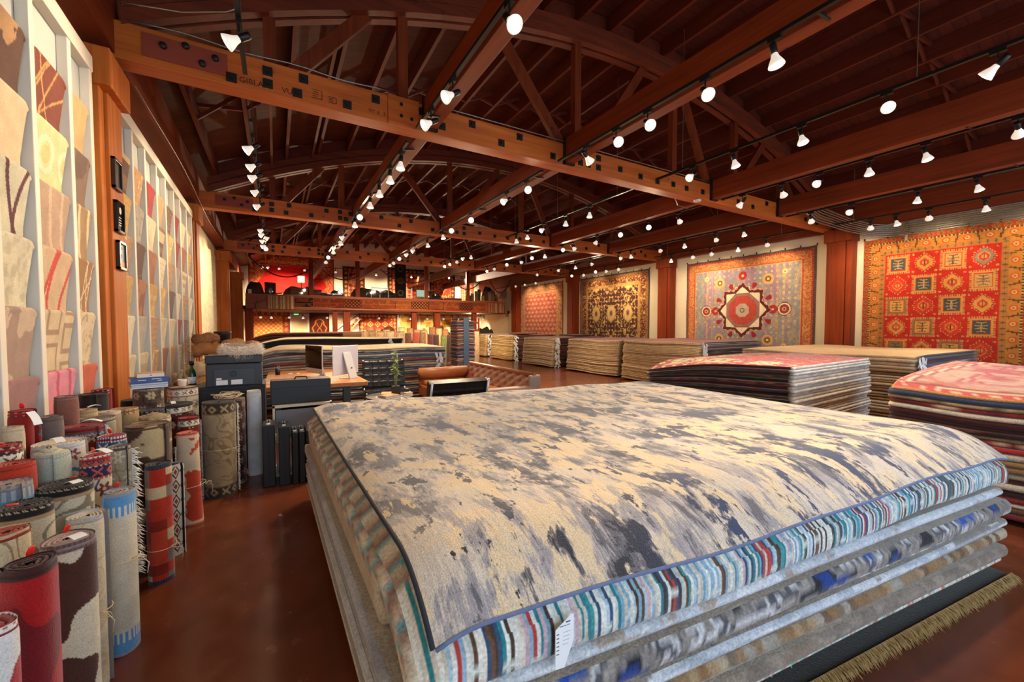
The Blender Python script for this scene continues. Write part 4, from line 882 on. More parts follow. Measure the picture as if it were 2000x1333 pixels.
# top rug : thick hand-tufted abstract pile, draped over the front edge
def topwave(U, V, XY):
    d = V * 3.02; drop = -.155 * np.clip(1 - d / .34, 0, 1) ** 2.1
    dl = U * 3.9; drop = drop - .035 * np.clip(1 - dl / .16, 0, 1) ** 2 - .03 * np.clip(1 - (1 - U) * 3.9 / .3, 0, 1) ** 2
    return drop + .012 * np.sin(XY[..., 0] * 2.1 + 1) * np.sin(XY[..., 1] * 1.7) + .006 * np.sin(XY[..., 0] * 6 + XY[..., 1] * 2)
t = NT('abstract_tufted_pile'); uv = t.n('UVMap', uv_map='UVMap')
def streak(su, sv, sc, det=5., dist=.6, off=(0, 0, 0), rough=.6):
    mp = t.n('Mapping'); mp.inputs['Scale'].default_value = (su, sv, 1); mp.inputs['Location'].default_value = off; t.l(uv, 0, mp, 0)
    n = t.n('TexNoise', i_Scale=sc, i_Detail=det, i_Distortion=dist, i_Roughness=rough); t.l(mp, 0, n, 'Vector'); return (n, 0)
def thr(src, a, w=.012): return t.ramp(src, [(a - w, (0, 0, 0)), (a + w, (1, 1, 1))])
big = streak(1.7, .95, 2.2, 12, .25, (3.1, 1.7, 0), .66); mid = streak(2.6, 1.05, 2.3, 12, .3, (7.3, 2.2, 0), .68); fine = streak(38, 2.4, 3.2, 4, .2, (1, 5, 0)); warm = streak(1.1, .8, 1.7, 6, .4, (9, 4, 0)); reg = streak(.5, .5, .9, 2, .1, (2, 8, 0))
F_ = t.ramp(fine, [(.3, (0, 0, 0)), (.7, (1, 1, 1))])
jag = t.math('MULTIPLY', t.math('SUBTRACT', fine, .5), .055)
cg = t.mix(F_, tuple(C('#ddd2c2')), tuple(C('#bfb4aa'))); cw = t.mix(F_, tuple(C('#e6d4b6')), tuple(C('#d4bd98')))
base = t.mix(thr(t.math('ADD', warm, jag), .5, .03), cg, cw)
lil = t.mix(F_, tuple(C('#b4aeb0')), tuple(C('#8c898f'))); dkg = t.mix(F_, tuple(C('#77747a')), tuple(C('#5c5c66')))
nav = t.mix(thr(reg, .52, .06), t.mix(F_, tuple(C('#3c3d44')), tuple(C('#2b2d36'))), t.mix(F_, tuple(C('#37486e')), tuple(C('#27345a'))))
rg2 = t.math('MULTIPLY', t.math('SUBTRACT', streak(.55, .55, 1.0, 1, 0, (4.4, 6.1, 0)), .5), .22)
m_ = t.math('ADD', mid, jag); b_ = t.math('ADD', t.math('ADD', big, jag), rg2)
col = t.mix(thr(m_, .505, .02), base, lil); col = t.mix(thr(m_, .57, .012), col, dkg)
col = t.mix(thr(b_, .553, .01), col, dkg); col = t.mix(thr(b_, .578, .006), col, nav)
isl = streak(2.8, 1.2, 2.8, 12, .3, (15, 3, 0), .62); col = t.mix(thr(t.math('ADD', isl, jag), .575), col, cw)
spk = streak(3.0, 1.5, 3.0, 12, .25, (25, 13, 0), .66); col = t.mix(thr(t.math('ADD', spk, jag), .60, .006), col, nav)
tc = t.n('TexCoord'); nz = t.n('TexNoise', i_Scale=190., i_Detail=2.0); t.l(tc, 'Object', nz, 0)
col = t.mix(1.0, col, t.ramp((nz, 0), [(.25, (.74, .74, .74)), (.75, (1.2, 1.2, 1.2))]), 'MULTIPLY')
M['abstract'] = t.out(t.pbsdf(col, .8, 0, .3, (nz, 0), .6, .006, Sheen_Weight=.35, Sheen_Roughness=.45))
top = slab('rug', ((.37, 1.07), (4.28, .70), (4.24, 3.72), (.29, 4.09)), .822, .018, C('#b0a898'), (C('#3a4a6e'), C('#3a4a6e'), C('#8a8074'), C('#2b2c34')), (.006,) * 4, 110, 90, topwave,
           'beige, grey and navy abstract rug on top of the big front stack', G1, M['abstract'])
# its darker bound edge
def top_edge(U0, n=80):
    pts = []
    for u, v in U0:
        XY = np.array([.37 * (1 - u) * (1 - v) + 4.28 * u * (1 - v) + 4.24 * u * v + .29 * (1 - u) * v, 1.07 * (1 - u) * (1 - v) + .70 * u * (1 - v) + 3.72 * u * v + 4.09 * (1 - u) * v])
        z = topwave(np.array([u]), np.array([v]), XY[None, :].reshape(1, 2))[0] + .832; pts.append((XY[0], XY[1], z))
    return pts
b = MB(); b.tube([(p[0] - .006, p[1], p[2]) for p in top_edge([(0, v) for v in np.linspace(0, 1, 90)])], .009, 6); b.build('bound_edge', plain('dark_binding', '#262a38', .9, 0, .3, 60), top, True)
b = MB(); b.tube([(p[0], p[1] - .006, p[2]) for p in top_edge([(u, 0) for u in np.linspace(0, 1, 110)])], .007, 6); b.build('bound_edge', plain('blue_grey_binding', '#66769c', .9, 0, .3, 60), top, True)
STRP = ['#d8dcd6', '#c9cfc8', '#dfe0d8', '#8fb0c4', '#7aa6bc', '#5d4634', '#6a4c38', '#3f8f96', '#2f7f8a', '#b8423e', '#cfd6d8', '#a8c0cc', '#c9c2b4', '#35506e', '#4a3a32', '#e0dccf', '#c8a8b0', '#d9d4c6']
def knot(s, t):
    c = strip(STRP, .0125, 5)(s, t); g = strip(STRP, .0125, 5)(s, t); z = np.abs(((s * 1.15) % 1.0) - .5) * .9; m = np.abs(z - (t * .55 + .02)) < .022
    return np.where(m[:, None], C('#cfd6cc'), c)
def lknot(s, t):
    k = np.floor(s / .034 + 2.6 * t).astype(int); cols = np.array([C(c) for c in ('#b8a08c', '#94705c', '#c8baa6', '#7aa4a8', '#a08472', '#5f929a', '#b8a490', '#cfc6b6', '#7e5c4c')]); return cols[(k * 5 + (t > .5) * 3) % 9]
FL, FR, BR, BL = fq(.70)
def l2wave(U, V, XY):
    d = U * 4.0; fall = .075 * np.clip(1 - d / .12, 0, 1) ** 1.5; w = topwave(np.clip(U, .04, 1), V, XY) - .018; wb = .012 * np.sin(XY[..., 0] * 2.1 + 1) * np.sin(XY[..., 1] * 1.7)
    return w - fall, np.minimum(wb, w - fall + .05)
def l2top(U, V, XY):
    x = U * 4.0; c = lknot(V.ravel() * 3.0 + x.ravel() * .3, .3).reshape(U.shape + (3,)); k = knot(x.ravel(), np.full(x.size, .9)).reshape(U.shape + (3,)); return np.where((V < .08)[..., None], k, np.where((x < .2)[..., None], c, C('#9a8874')))
s2 = slab('rug', ((.325, 1.06), (4.28, .705), (4.22, 3.7), (.255, 4.05)), .655, .145, l2top, (knot, strip(STRP, .016, 9), C('#8a7866'), lknot), (.018, .02, .01, .03), 900, 110, l2wave,
          'rug with multicoloured yarn stripes, second from the top of the front stack', G1, None, .028, (0, .12, .3, .5, .7, .88, 1), cat='rug', bot=C('#b8bcc4'))
b = MB(); b.bar((.262, 1.075, .66), (.262, 1.075, .53), .014, .02); b.build('selvedge', plain('grey_selvedge', '#6c645e', .9, 0, .2, 90), s2)
tgp = thing('price_tag', 'large white price tag with lines hanging on the striped rug front', 'tag', (.757, .986, .65), -.094)
q = MB(); W_, H_ = .066, .155
q.prism([(-W_ / 2, -.03), (-W_ / 2, -H_), (0, -H_ - .002), (W_ / 2, -.075), (W_ / 2, .004), (W_ / 2 - .01, .005)], 1, -.001, 0)
q.build('card', M['paper'], tgp); tgp.rotation_euler = (.0, 0, -.094)
M['tagink'] = plain('tag_print', '#5a6478', .8, 0, .05, 30)
q = MB()
for i in range(6):
    z = -.046 - i * .0125; q.box(-W_ / 2 + .0085, -.0013, z, .009, .0005, .003)
    if i < 4: q.box(.008 - i * .0016, -.0013, z + .001, .026 - i * .002, .0005, .0006)
q.box(.012, -.0013, -.014, .016, .0005, .0045); q.build('printed_lines', M['tagink'], tgp)
text('lettering', 'ORIENTAL RUG', M['tagink'], .0052, (.0, -.0015, -.024), (pi / 2, 0, 0), tgp, .0002, 'CENTER')
WHT, GRY = C('#c9ccd2'), C('#9a9a9e')
LAY = [  # z0, h, front, right, left, bulge, label, insets(left, front)
 (.50, .13, C('#b9a78e'), C('#b9a78e'), C('#b39d80'), .02, 'beige rug under the multicoloured striped one', (-.02, .37)),
 (.45, .05, mottle(['#c4c9d0', '#d2d6da', '#bcc2ca', '#a89a8c'], 5, 2), C('#d6dade'), mottle(['#9c9ca2', '#8c8c94', '#aaaab0'], 3, 4), .03, 'folded rug showing its white backing, fourth from the top', (-.05, .03)),
 (.358, .096, mottle(['#1c3f86', '#23262e', '#8a8480', '#7a7470', '#9a948e', '#55555a', '#c8c8ca', '#8a8480', '#2450a4'], 5.5, 7), strip(['#6a7a98', '#8a8480', '#9a948e'], .1, 3), C('#a8a8b0'), .03, 'grey rug with royal blue patches in the front stack', (-.03, -.012)),
 (.326, .036, strip(['#c9ccd0', '#4a6a9c', '#8a8c94', '#c0c4ca', '#a89a80', '#5c7cae', '#d0d2d4'], .035, 4), WHT, GRY, .014, 'thin white and blue flecked rug in the front stack', (-.04, .012)),
 (.283, .047, mottle(['#c2c8d0', '#aab2bc', '#d0d4d8', '#8c8680'], 3, 5), WHT, C('#b4b6bc'), .02, 'grey-white folded rug in the front stack', (-.05, -.006)),
 (.222, .065, strip(['#8a6a48', '#a48a68', '#7a6a58', '#b0a088', '#8c7456', '#9a9488', '#6c5640'], .05, 6, .4), C('#a8a096'), C('#b0a48e'), .02, 'tan and brown checked rug low in the front stack', (-.03, -.012)),
 (.2, .026, strip(['#d4d2ca', '#b8b0a0', '#d8d8d4', '#c4beb2'], .016, 8), WHT, WHT, .008, 'thin cream corded rug low in the front stack', (-.045, .004)),
 (.134, .07, mottle(['#8c8074', '#7d7268', '#978a7c', '#857668'], 6, 9), C('#8c8074'), C('#9a8e80'), .022, 'taupe rug near the bottom of the front stack', (-.035, -.014)),
 (.108, .03, strip(['#d2cec2', '#b8c2b4', '#7ab0a0', '#cfc8b8', '#c8705a', '#d8d4c8', '#c0bcb0'], .013, 10), C('#c8c8c0'), C('#c4beb2'), .008, 'thin cream rug with teal and red flecks at its edge', (-.045, -.006))]
for i, (z, h, f, rr_, l, bgm, lb, ins) in enumerate(LAY):
    slab('rug', fq(z, ins[0], ins[1], .02 * (i % 3)), z, h - .009, C('#a89c8c'), (f, rr_, C('#8c8070'), l), (bgm, bgm * .8, .01, bgm * .8), 240 if callable(f) else 60, 20,
         lambda U, V, XY, i=i: .004 * np.sin(XY[..., 0] * 2.5 + i) * (V < .2), lb, G1)
pl = thing('pallet', 'low dark wooden pallet under the big front stack', 'pallet', (0, 0, 0))
for y in (1.25, 2.2, 3.2): MB().box(2.1, y, .025, 3.2, .09, .05).build('runner', M['joist'], pl)
for x in np.linspace(.7, 3.5, 8): MB().box(x, 2.3, .06, .16, 2.4, .018).build('slat', M['joist'], pl)
dr = slab('rug', ((.4, 1.02), (3.86, .61), (3.9, .96), (.44, 1.16)), .03, .022, C('#2c2a24'), (C('#24221e'), C('#2c2a26'), C('#2a2824'), C('#2a2824')), (.01,) * 4, 60, 8, lambda U, V, XY: -.02 * (1 - V), 'dark green-black rug at floor level with a tan fringe', G1)
mb = MB(); 
for k in range(5): fringe(mb, (.45, 1.0 + .004 * k, .045 - .006 * k), (3.87, .595 + .004 * k, .045 - .006 * k), 420, .05 + .008 * k, (-.12, -1, -.35), .3, .003)
mb.build('fringe', fabric('tan_fringe_fibre') if False else plain('tan_fringe', '#a88a58', .9, 0, .35, 50), dr)
mb = MB(); R2 = random.Random(4)
for x in np.arange(.6, 3.7, .12):
    y = 1.07 - (x - .37) * .0965 - .02; mb.bar((x, y, .106), (x + R2.uniform(-.02, .02), y - .004, .106 - R2.uniform(.02, .055)), .006, .006, (0, 1, 0))
mb.build('loose_threads', plain('teal_thread', '#7fb4a4', .9, 0, .2, 60), dr)

# ---- generic stacks
def hanging_tags(root, pos, out, n, sd):
    rr_ = random.Random(sd)
    for i in range(n):
        c = link('price_tag', TAGM, root); c.location = (pos[0] + rr_.uniform(-.10, .10), pos[1] + out[1] * rr_.uniform(.03, .07), pos[2] + rr_.uniform(-.03, .02))
        c.rotation_euler = (rr_.uniform(-.3, .15), rr_.uniform(-.7, .7), rr_.uniform(-.5, .5)); k = rr_.uniform(.7, 1.25); c.scale = (k, k, k)
TAGM = mesh_of(MB().prism([(-.022, .0), (-.022, -.09), (.022, -.1), (.022, -.01), (.0, .012)], 1, -.001, .001), 'price_tag', M['paper'], False)
def stack(quad, z0, z1, n, where, group, cf, cr, cb, cl, top, bulge, tags=None, jit=.03, toplabel=None, nx=26, ny=18, wav=None, adj=None, topmat=None, frontlean=0., seed=1):
    """n rugs from z0 to z1 ; cf.. are lists of colours/functions cycled from the top down"""
    rr_ = random.Random(seed); hs = [rr_.uniform(.75, 1.3) for _ in range(n)]; tot = sum(hs); z = z1; res = []
    for i in range(n):
        h = hs[i] / tot * (z1 - z0); z -= h
        q = [np.array(p, float) for p in quad]; c = sum(q) / 4; j = [rr_.uniform(-jit, jit) for _ in range(4)]
        q = [p + (p - c) / np.linalg.norm(p - c) * (j[a] * (0 if i == 0 else 1)) for a, p in enumerate(q)]
        fl = q[1] - q[0]; nrm = np.array([fl[1], -fl[0]]); nrm /= np.linalg.norm(nrm); nrm *= np.sign((nrm * (q[0] - c)).sum())
        sh = frontlean * (i / n) + rr_.uniform(-.012, .012); q[0] = q[0] + nrm * sh; q[1] = q[1] + nrm * sh
        pk = lambda L: L[i % len(L)] if isinstance(L, list) else L
        lb = (toplabel if (i == 0 and toplabel) else '%s rug, %s, %s' % (adj[i % len(adj)] if adj else 'folded', ORDT[i] if i < n - 1 else 'lowest', where))
        o = slab('rug', q, z, h - .004, top if i == 0 else (np.array(pk(cf)(np.array([0.]), .5))[0] if callable(pk(cf)) else pk(cf)), (pk(cf), pk(cr), pk(cb), pk(cl)), tuple(b * h / .05 for b in bulge), nx * 2 if i == 0 and callable(top) else nx, ny * 2 if i == 0 and callable(top) else ny,
                 (lambda U, V, XY, i=i: (wav(U, V, XY, i), wav(U, V, XY, i + 1))) if wav else None, lb, group, topmat if i == 0 else None)
        if tags: hanging_tags(o, (tags[0], tags[1], z + h / 2), tags[2], tags[3], seed * 50 + i)
        res.append(o)
    return res
def shades(hexs, n, sd, v=.12):
    rr_ = random.Random(sd); return [np.clip(C(hexs[rr_.randrange(len(hexs))]) * rr_.uniform(1 - v, 1 + v), 0, 1) for _ in range(n)]
def shf(hexs, n, sd, w=.09):
    rr_ = random.Random(sd); return [mottle([hexs[rr_.randrange(len(hexs))] for _ in range(3)], 1 / w, sd + k) if rr_.random() < .6 else np.array(C(hexs[rr_.randrange(len(hexs))])) for k in range(n)]
BEI = ['#dac29a', '#d0b48a', '#e2cca6', '#c8aa7e', '#dcc49e', '#d4bc92']; DRK = ['#4a1e1c', '#5a2a26', '#3a2824', '#2c2a34', '#6a3028', '#463a34', '#54423a', '#5c1c20', '#3a2a28']
def wallstack(y0, y1, xf, z1, n, where, sd, tagside=True, fcol=BEI, scol=DRK, lean=.10, ttop='#7a3a30', topcol=None):
    adj = ['beige-backed folded']
    return stack(((xf, y0), (xf, y1), (11.5, y1), (11.5, y0)), .06, z1, n, where, 'folded rugs in the stacks along the right wall', shades(fcol, n, sd), shades(scol, n, sd + 1), C('#8a7456'), shf(scol, n, sd + 2), C(ttop), (.014, .008, .01, .008),
                 (xf + .16, y0 - .005, (0, -1), 3) if tagside else None, .02, None, 30, 12, lambda U, V, XY, i: .012 * np.sin(XY[..., 1] * 3) - .02 * np.clip(1 - V * 4, 0, 1) ** 2, adj, None, lean, sd)
wallstack(6.3, 8.75, 8.86, 1.16, 27, 'stack below the medallion wall rug', 31, True, BEI, ['#2c2e3e', '#3a3c4c', '#5a4a4c', '#242634', '#8a8488', '#4a2c2c'])
wallstack(9.05, 11.5, 8.95, 1.13, 27, 'stack below the gold floral wall rug', 32, False, BEI, ['#2c2e3e', '#3a3c4c', '#4a3a3c', '#242634'])
wallstack(12.35, 14.4, 8.9, 1.13, 27, 'stack left of the gold floral rug', 33)
wallstack(15.75, 17.7, 9.1, 1.15, 18, 'stack below the lattice wall rug', 34, True, ['#d8b878', '#caa868', '#e0c288', '#c29c60'])
wallstack(18.5, 20.5, 9.2, 1.15, 18, 'far right stack nearest the balcony', 35, True, ['#d8b878', '#caa868', '#e0c288', '#c29c60'])
wallstack(2.3, 4.9, 8.3, 1.10, 22, 'stack below the red squares rug', 36, True, ['#b89e80', '#a0805c', '#c8ac8a', '#8c6c52', '#d2c0aa'], ['#26344e', '#3a4a68', '#6a3440', '#2a3044', '#9aa0b0', '#5c2430', '#34405a'], .03, '#d8b070')
# low things lying on the far wall stacks
for k, (x, y, l, w, cch, lb) in enumerate(((10.6, 13.2, 1.1, .8, '#5a3a30', 'dark brown folded rug lying across the stack left of the gold rug'), (10.2, 16.6, 1.2, .9, '#6a4a34', 'brown folded rug lying on the stack below the lattice rug'))):
    z = 1.155 if k == 0 else 1.175
    slab('rug', ((x - w / 2, y - l / 2), (x + w / 2, y - l / 2), (x + w / 2, y + l / 2), (x - w / 2, y + l / 2)), z, .06, C(cch), (C(cch) * .8,) * 4, (.02,) * 4, 14, 14, None, lb)

# ---- red stack behind the front stack, its white folds facing the viewer's right
def redtop(U, V, XY):
    x = U * 2.7; y = V * 1.9; W, H = 2.7, 1.9; d = np.minimum(np.minimum(x, 99), np.minimum(y + .55, H - y)); d = np.minimum(x, H - y)
    fl = fld('floral', x, y, P_('#a01e1c', '#c8a070', '#3a5a78'), 3); out = fl
    n = fbm(x * 6, y * 6, 4); out = np.where((n > .58)[..., None], C('#a8302a'), out)
    b2 = (d > .13) & (d < .52); s = np.where(x < H - y, y, x); a = (s / .3) % 1 - .5; t_ = (d - .13) / .39 - .5; r = np.hypot(a, t_)
    bc = np.where((np.floor(s / .3) % 2 == 0)[..., None], C('#b83028'), C('#c8b088')); bc = np.where(((r < .3) & (r > .16))[..., None], C('#3f5c74'), bc); bc = np.where((r < .12)[..., None], C('#d8c090'), bc); bc = np.where((vn(s * 60, t_ * 30, 3) > .72)[..., None], C('#e0cca0'), bc)
    out = np.where(b2[..., None], bc, out); e = d < .13; a2 = (s / .16) % 1 - .5; t2 = d / .13 - .5
    ec = np.where((np.abs(a2) * 1.2 + np.abs(t2) < .3)[..., None], C('#e6d2a0'), C('#9c2420')); return np.where(e[..., None], ec, out)
def redwav(U, V, XY, i):
    fall = np.clip(1 - U * 2.8 / .55, 0, 1) ** 1.6; up = .05 * np.sin(np.clip(V, 0, 1) * 3 + .4)
    return -(.13 * fall * (V ** 1.2)) * max(0, 1 - i * .09) * (.5 + .5 * V) + .008 * np.sin(XY[..., 1] * 4) + up * max(0, 1 - i / 8) * .6
WFOLD = [mottle(h, 7, k) for k, h in enumerate((['#e2dcd4', '#d4cdc6', '#ece6dc'], ['#d2cec8', '#e2ded6', '#c8c4c4'], ['#e8e4dc', '#d0c8bc', '#ece8e0'], ['#ccc4ba', '#dcd6cc', '#b8b2ac'], ['#dfd2bc', '#ece4d4', '#c8b8a0']))]
DK2 = [C('#3c1614'), mottle(['#3a3034', '#5a2a22', '#2c3c44', '#6a4a34'], 5, 3), C('#2a1a14'), mottle(['#5a3420', '#38251a', '#6a4a30'], 8, 5), C('#1e1614'), mottle(['#4a1c18', '#7a4a34', '#3a1a16'], 9, 8)]
rs = stack(((5.32, 2.52), (7.85, 2.68), (7.8, 4.5), (4.72, 4.2)), .06, 1.06, 26, 'red-topped stack behind the front one', 'rugs of the red-topped stack', WFOLD, shades(['#c8beb0', '#b8ac9c'], 18, 3), C('#7a6a58'), DK2, redtop, (.014, .012, .01, .012), None, .025,
           'red Persian-style rug draped on top of the stack behind the front one', 40, 30, redwav, ['white-folded', 'dark-bordered, white-backed', 'brown and cream'], None, .02, 41)
# ---- pink-topped stack at the right edge
def pinktop(U, V, XY):
    x = XY[..., 0] - 4.9; y = 1.6 - XY[..., 1]; d = np.minimum(x, y + .02); out = fld('patches', x, y, P_('#c87464', '#b03a38', '#d49c84'), 8)
    k = (fbm(x * 7, y * 7, 3) > .56); out = np.where(k[..., None], C('#d0a08c'), out)
    for a, b, c in ((0, .035, '#c87a5a'), (.035, .14, '#c8403a'), (.14, .17, '#e8d0b0'), (.17, .2, '#8a2a2c'), (.42, .45, '#b83438'), (.48, .5, '#b83438')): out = np.where(((d >= a) & (d < b))[..., None], C(c), out)
    s = np.where(x < y, y, x); m = (d > .05) & (d < .125) & (np.hypot((s / .11) % 1 - .5, (d - .0875) / .075) < .28); return np.where(m[..., None], C('#e8c8a0'), out)
ST2 = [C('#c8925a'), C('#34405c'), strip(['#a88c62', '#8a6c48', '#6a4a34'], .05, 2), strip(['#6a2028', '#8a2a30', '#c8a888', '#7a242c'], .035, 3), C('#d8c8b0'), C('#4a1c1c'), C('#3a1614'), mottle(['#4a2018', '#6a3a28', '#38180f'], 8, 4), mottle(['#8a7250', '#a08860', '#6a5438'], 8, 5), strip(['#7a2420', '#9c3a30', '#c8a080', '#5a1c1a', '#3a2a28'], .03, 6),
       C('#a82e28'), strip(['#d0c0a8', '#8a3a34', '#c8b498'], .04, 7), C('#9c7a4a'), C('#8a6a44'), C('#b0a084'), C('#5a2a26'), C('#c8bca4'), C('#3c2a26'), C('#8c2c2a'), C('#d8c4a4'), C('#6a4a34'), C('#7a2c28')]
stack(((4.98, -1.0), (7.6, -1.0), (7.7, 1.72), (4.93, 1.5)), .05, 1.04, 22, 'pink-topped stack at the right edge', 'rugs of the pink-topped stack', ST2, ST2, ST2, ST2, pinktop, (.02, .01, .02, .02), None, .035,
      'pink and red patterned rug on top of the stack at the right edge', 40, 40, lambda U, V, XY, i: .05 * np.sin(np.clip(U * 2.2, 0, 1.57)) * max(0, 1 - i / 12) - .05 * np.clip(1 - U * 2.7 / .35, 0, 1) ** 2 * max(0, 1 - i / 9) + .012 * np.sin(XY[..., 1] * 5), ['red-edged', 'patterned dark', 'brown-bordered', 'striped'], None, 0, 43)
# ---- long stacks at left behind the desk
LF = [mottle(h, 2.2, k) for k, h in enumerate((['#d8c4a0', '#c8b08c', '#b89c78'], ['#8a94a0', '#6c7c8c', '#b0aca4', '#4a5a6a'], ['#3a3a40', '#54545a', '#8a8a8c'], ['#b8aca0', '#9a948c', '#c8c0b4'], ['#5c7888', '#7c94a0', '#48606e'], ['#a89c94', '#8c8078', '#bcb4ac'], ['#6a3a34', '#8a4a40', '#5a4a48'], ['#c0b8ac', '#a49c94', '#7a7470']))]
def paletop(U, V, XY): n = fbm(XY[..., 0] * 2.2, XY[..., 1] * 7, 3, 5); return lerp(C('#dcc79e'), C('#b59876'), np.clip((n - .45) * 4, 0, 1))
stack(((-.28, 8.5), (3.2, 8.5), (3.3, 10.3), (-.2, 10.3)), .06, 1.11, 24, 'long stack behind the desk', 'long rugs stacked behind the desk', LF, LF, LF, LF, paletop, (.018, .02, .01, .03), None, .02,
      'pale beige rug on top of the long stack behind the desk', 60, 20, lambda U, V, XY, i: .05 * np.clip(1 - U * 3.4 / 1.2, 0, 1) * max(0, 1 - i / 12) * np.sin(np.clip(U * 3.4 / .5, 0, 1.57)) - .06 * np.clip(1 - U * 3.4 / .25, 0, 1) * max(0, 1 - i / 10) + .01 * np.sin(XY[..., 0] * 3), ['grey and blue banded', 'dark grey', 'beige flecked', 'slate blue', 'rust-edged'], None, 0, 51)
def navytop(U, V, XY): return lerp(C('#d8c09a'), C('#c4a880'), fbm(XY[..., 0] * 3, XY[..., 1] * 8, 5))
stack(((-.5, 10.7), (2.85, 10.7), (2.9, 12.6), (-.4, 12.6)), .06, 1.25, 20, 'second long stack behind the desk', 'rugs in the second long stack', [C('#23242c'), C('#2c2c34'), C('#7a2c28'), C('#8c8478'), C('#4a1c1a'), C('#b8ac9c')], C('#3a3438'), C('#3a3438'), C('#2a2a30'), navytop, (.02, .02, .01, .03), (2.55, 10.69, (0, -1), 0), .015,
      'cream-topped navy-edged rug on the second long stack behind the desk', 50, 14, lambda U, V, XY, i: -.14 * np.clip(1 - U * 3.3 / .7, 0, 1) ** 1.5 * max(0, 1 - i / 14) + .012 * np.sin(XY[..., 0] * 2), ['navy-edged', 'dark brown', 'red-edged', 'grey'], None, 0, 52)
stack(((-.55, 12.95), (1.7, 12.95), (1.75, 14.6), (-.5, 14.6)), .06, 1.36, 18, 'third long stack on the left', 'rugs in the third long stack', [C('#5a2420'), C('#3a1a18'), C('#4a2c24')], C('#3a2420'), C('#3a2420'), C('#3a2420'), C('#7a4434'), (.02, .02, .01, .03), None, .015,
      'maroon rug on top of the furthest left stack', 40, 12, lambda U, V, XY, i: -.13 * np.clip(1 - U * 2.2 / .5, 0, 1) ** 1.6 * max(0, 1 - i / 14), ['maroon', 'dark brown'], None, 0, 53)
for k, (x, z, y) in enumerate(((3.05, .98, 8.47), (3.1, .86, 8.46), (3.06, .72, 8.46), (3.12, .6, 8.46), (2.6, 1.2, 10.66), (2.62, 1.1, 10.66))):
    for j in range(3):
        o = tag(link('price_tag', TAGM), 'white paper tag clipped to the ' + ('long pale-topped stack' if k < 4 else 'second long stack') + ' at its right end', 'tag', 'white tags at the right end of the ' + ('pale-topped stack' if k < 4 else 'second stack'))
        o.location = (x + R.uniform(-.06, .06), y - .012 * j, z + R.uniform(-.03, .04)); o.rotation_euler = (R.uniform(-.2, .2), R.uniform(-.8, .8), R.uniform(-.3, .3)); o.scale = (1.2,) * 3
# ---- shelf tower of folded kilims with a blue upright
KC = ['#3c5a8c', '#a83a34', '#d8d0c0', '#6a7a8c', '#8a2a28', '#c8a068', '#2c3a54', '#b0b4b8', '#c25a44', '#4a6a5c', '#e0d8c8', '#7c2420', '#5a7aa0', '#9a8a74']
tw = thing('kilim_rack', 'tall blue-painted rack holding a column of folded kilims', 'rack', (5.75, 13.5, 0), 0)
MB().box(0, -.36, .92, .2, .03, 1.84).build('upright', plain('slate_blue_paint', '#5f7f9c', .5, 0, .05, 5), tw); MB().box(0, 0, .03, .72, .62, .05).build('base', M['black'], tw); MB().box(0, 0, 1.79, .66, .6, .02).build('top', M['black'], tw)
rr_ = random.Random(3); z = .06
for i in range(30):
    h = .056; cs = [KC[rr_.randrange(14)] for _ in range(3)]
    q = .02 * rr_.uniform(-1, 1)
    slab('folded_kilim', ((5.75 - .31 + q, 13.18), (5.75 + .31 + q, 13.18), (5.75 + .31 + q, 13.78), (5.75 - .31 + q, 13.78)), z, h - .003, C(cs[0]), (lambda s, t, cs=cs: np.broadcast_to(C(cs[int(t * 2.99)]), (len(s), 3)),) * 4, (.03, .02, .02, .02), 14, 8,
         lambda U, V, XY, i=i: .016 * np.cos((U - .5) * 3.1) - .01, 'folded %s kilim, %s in the blue rack' % ({0: 'blue', 1: 'red', 2: 'cream', 3: 'grey-blue', 4: 'dark red', 5: 'ochre', 6: 'navy', 7: 'silver grey', 8: 'coral', 9: 'green', 10: 'ivory', 11: 'maroon', 12: 'sky blue', 13: 'taupe'}[KC.index(cs[1])], ORDT[29 - i]), 'folded kilims in the blue rack', cat='kilim'); z += h
# ---------------------------------------------------------------- rugs hung on the walls
def wr(fn, o0, du, W, H, label, nu=210, nv=200, nrm=(-1, 0, 0), clips=True, cat='wall rug', wave=.012, name='hanging_wall_rug', back='#8a7460'):
    """rug of W x H whose top-left corner is o0, running along du"""
    o0, du, nrm = np.array(o0, float), np.array(du, float), np.array(nrm, float)
    u = np.linspace(0, W, nu); v = np.linspace(0, H, nv); U, V = np.meshgrid(u, v)
    sag = .012 * np.abs(np.sin(U / W * pi * 9)) * np.exp(-V * 3); off = .03 + wave * np.sin(U * 4.1) * (.3 + .7 * V / H) + .006 * np.sin(V * 5 + U * 2)
    P = o0 + U[..., None] * du + nrm * off[..., None]; P[..., 2] -= V + sag
    o = sheet(name, P, fn(U, V, W, H), -nrm * .012, M['fab'], back=C(back)); tag(o, label, cat)
    if clips:
        n = max(4, int(W / .38))
        for k in range(n + 1):
            p = o0 + du * (W * k / n) + nrm * .02; c = MB().box(p[0], p[1], p[2] + .02, .022, .022, .05).build('hanging_clip', M['steel'], o)
    return o
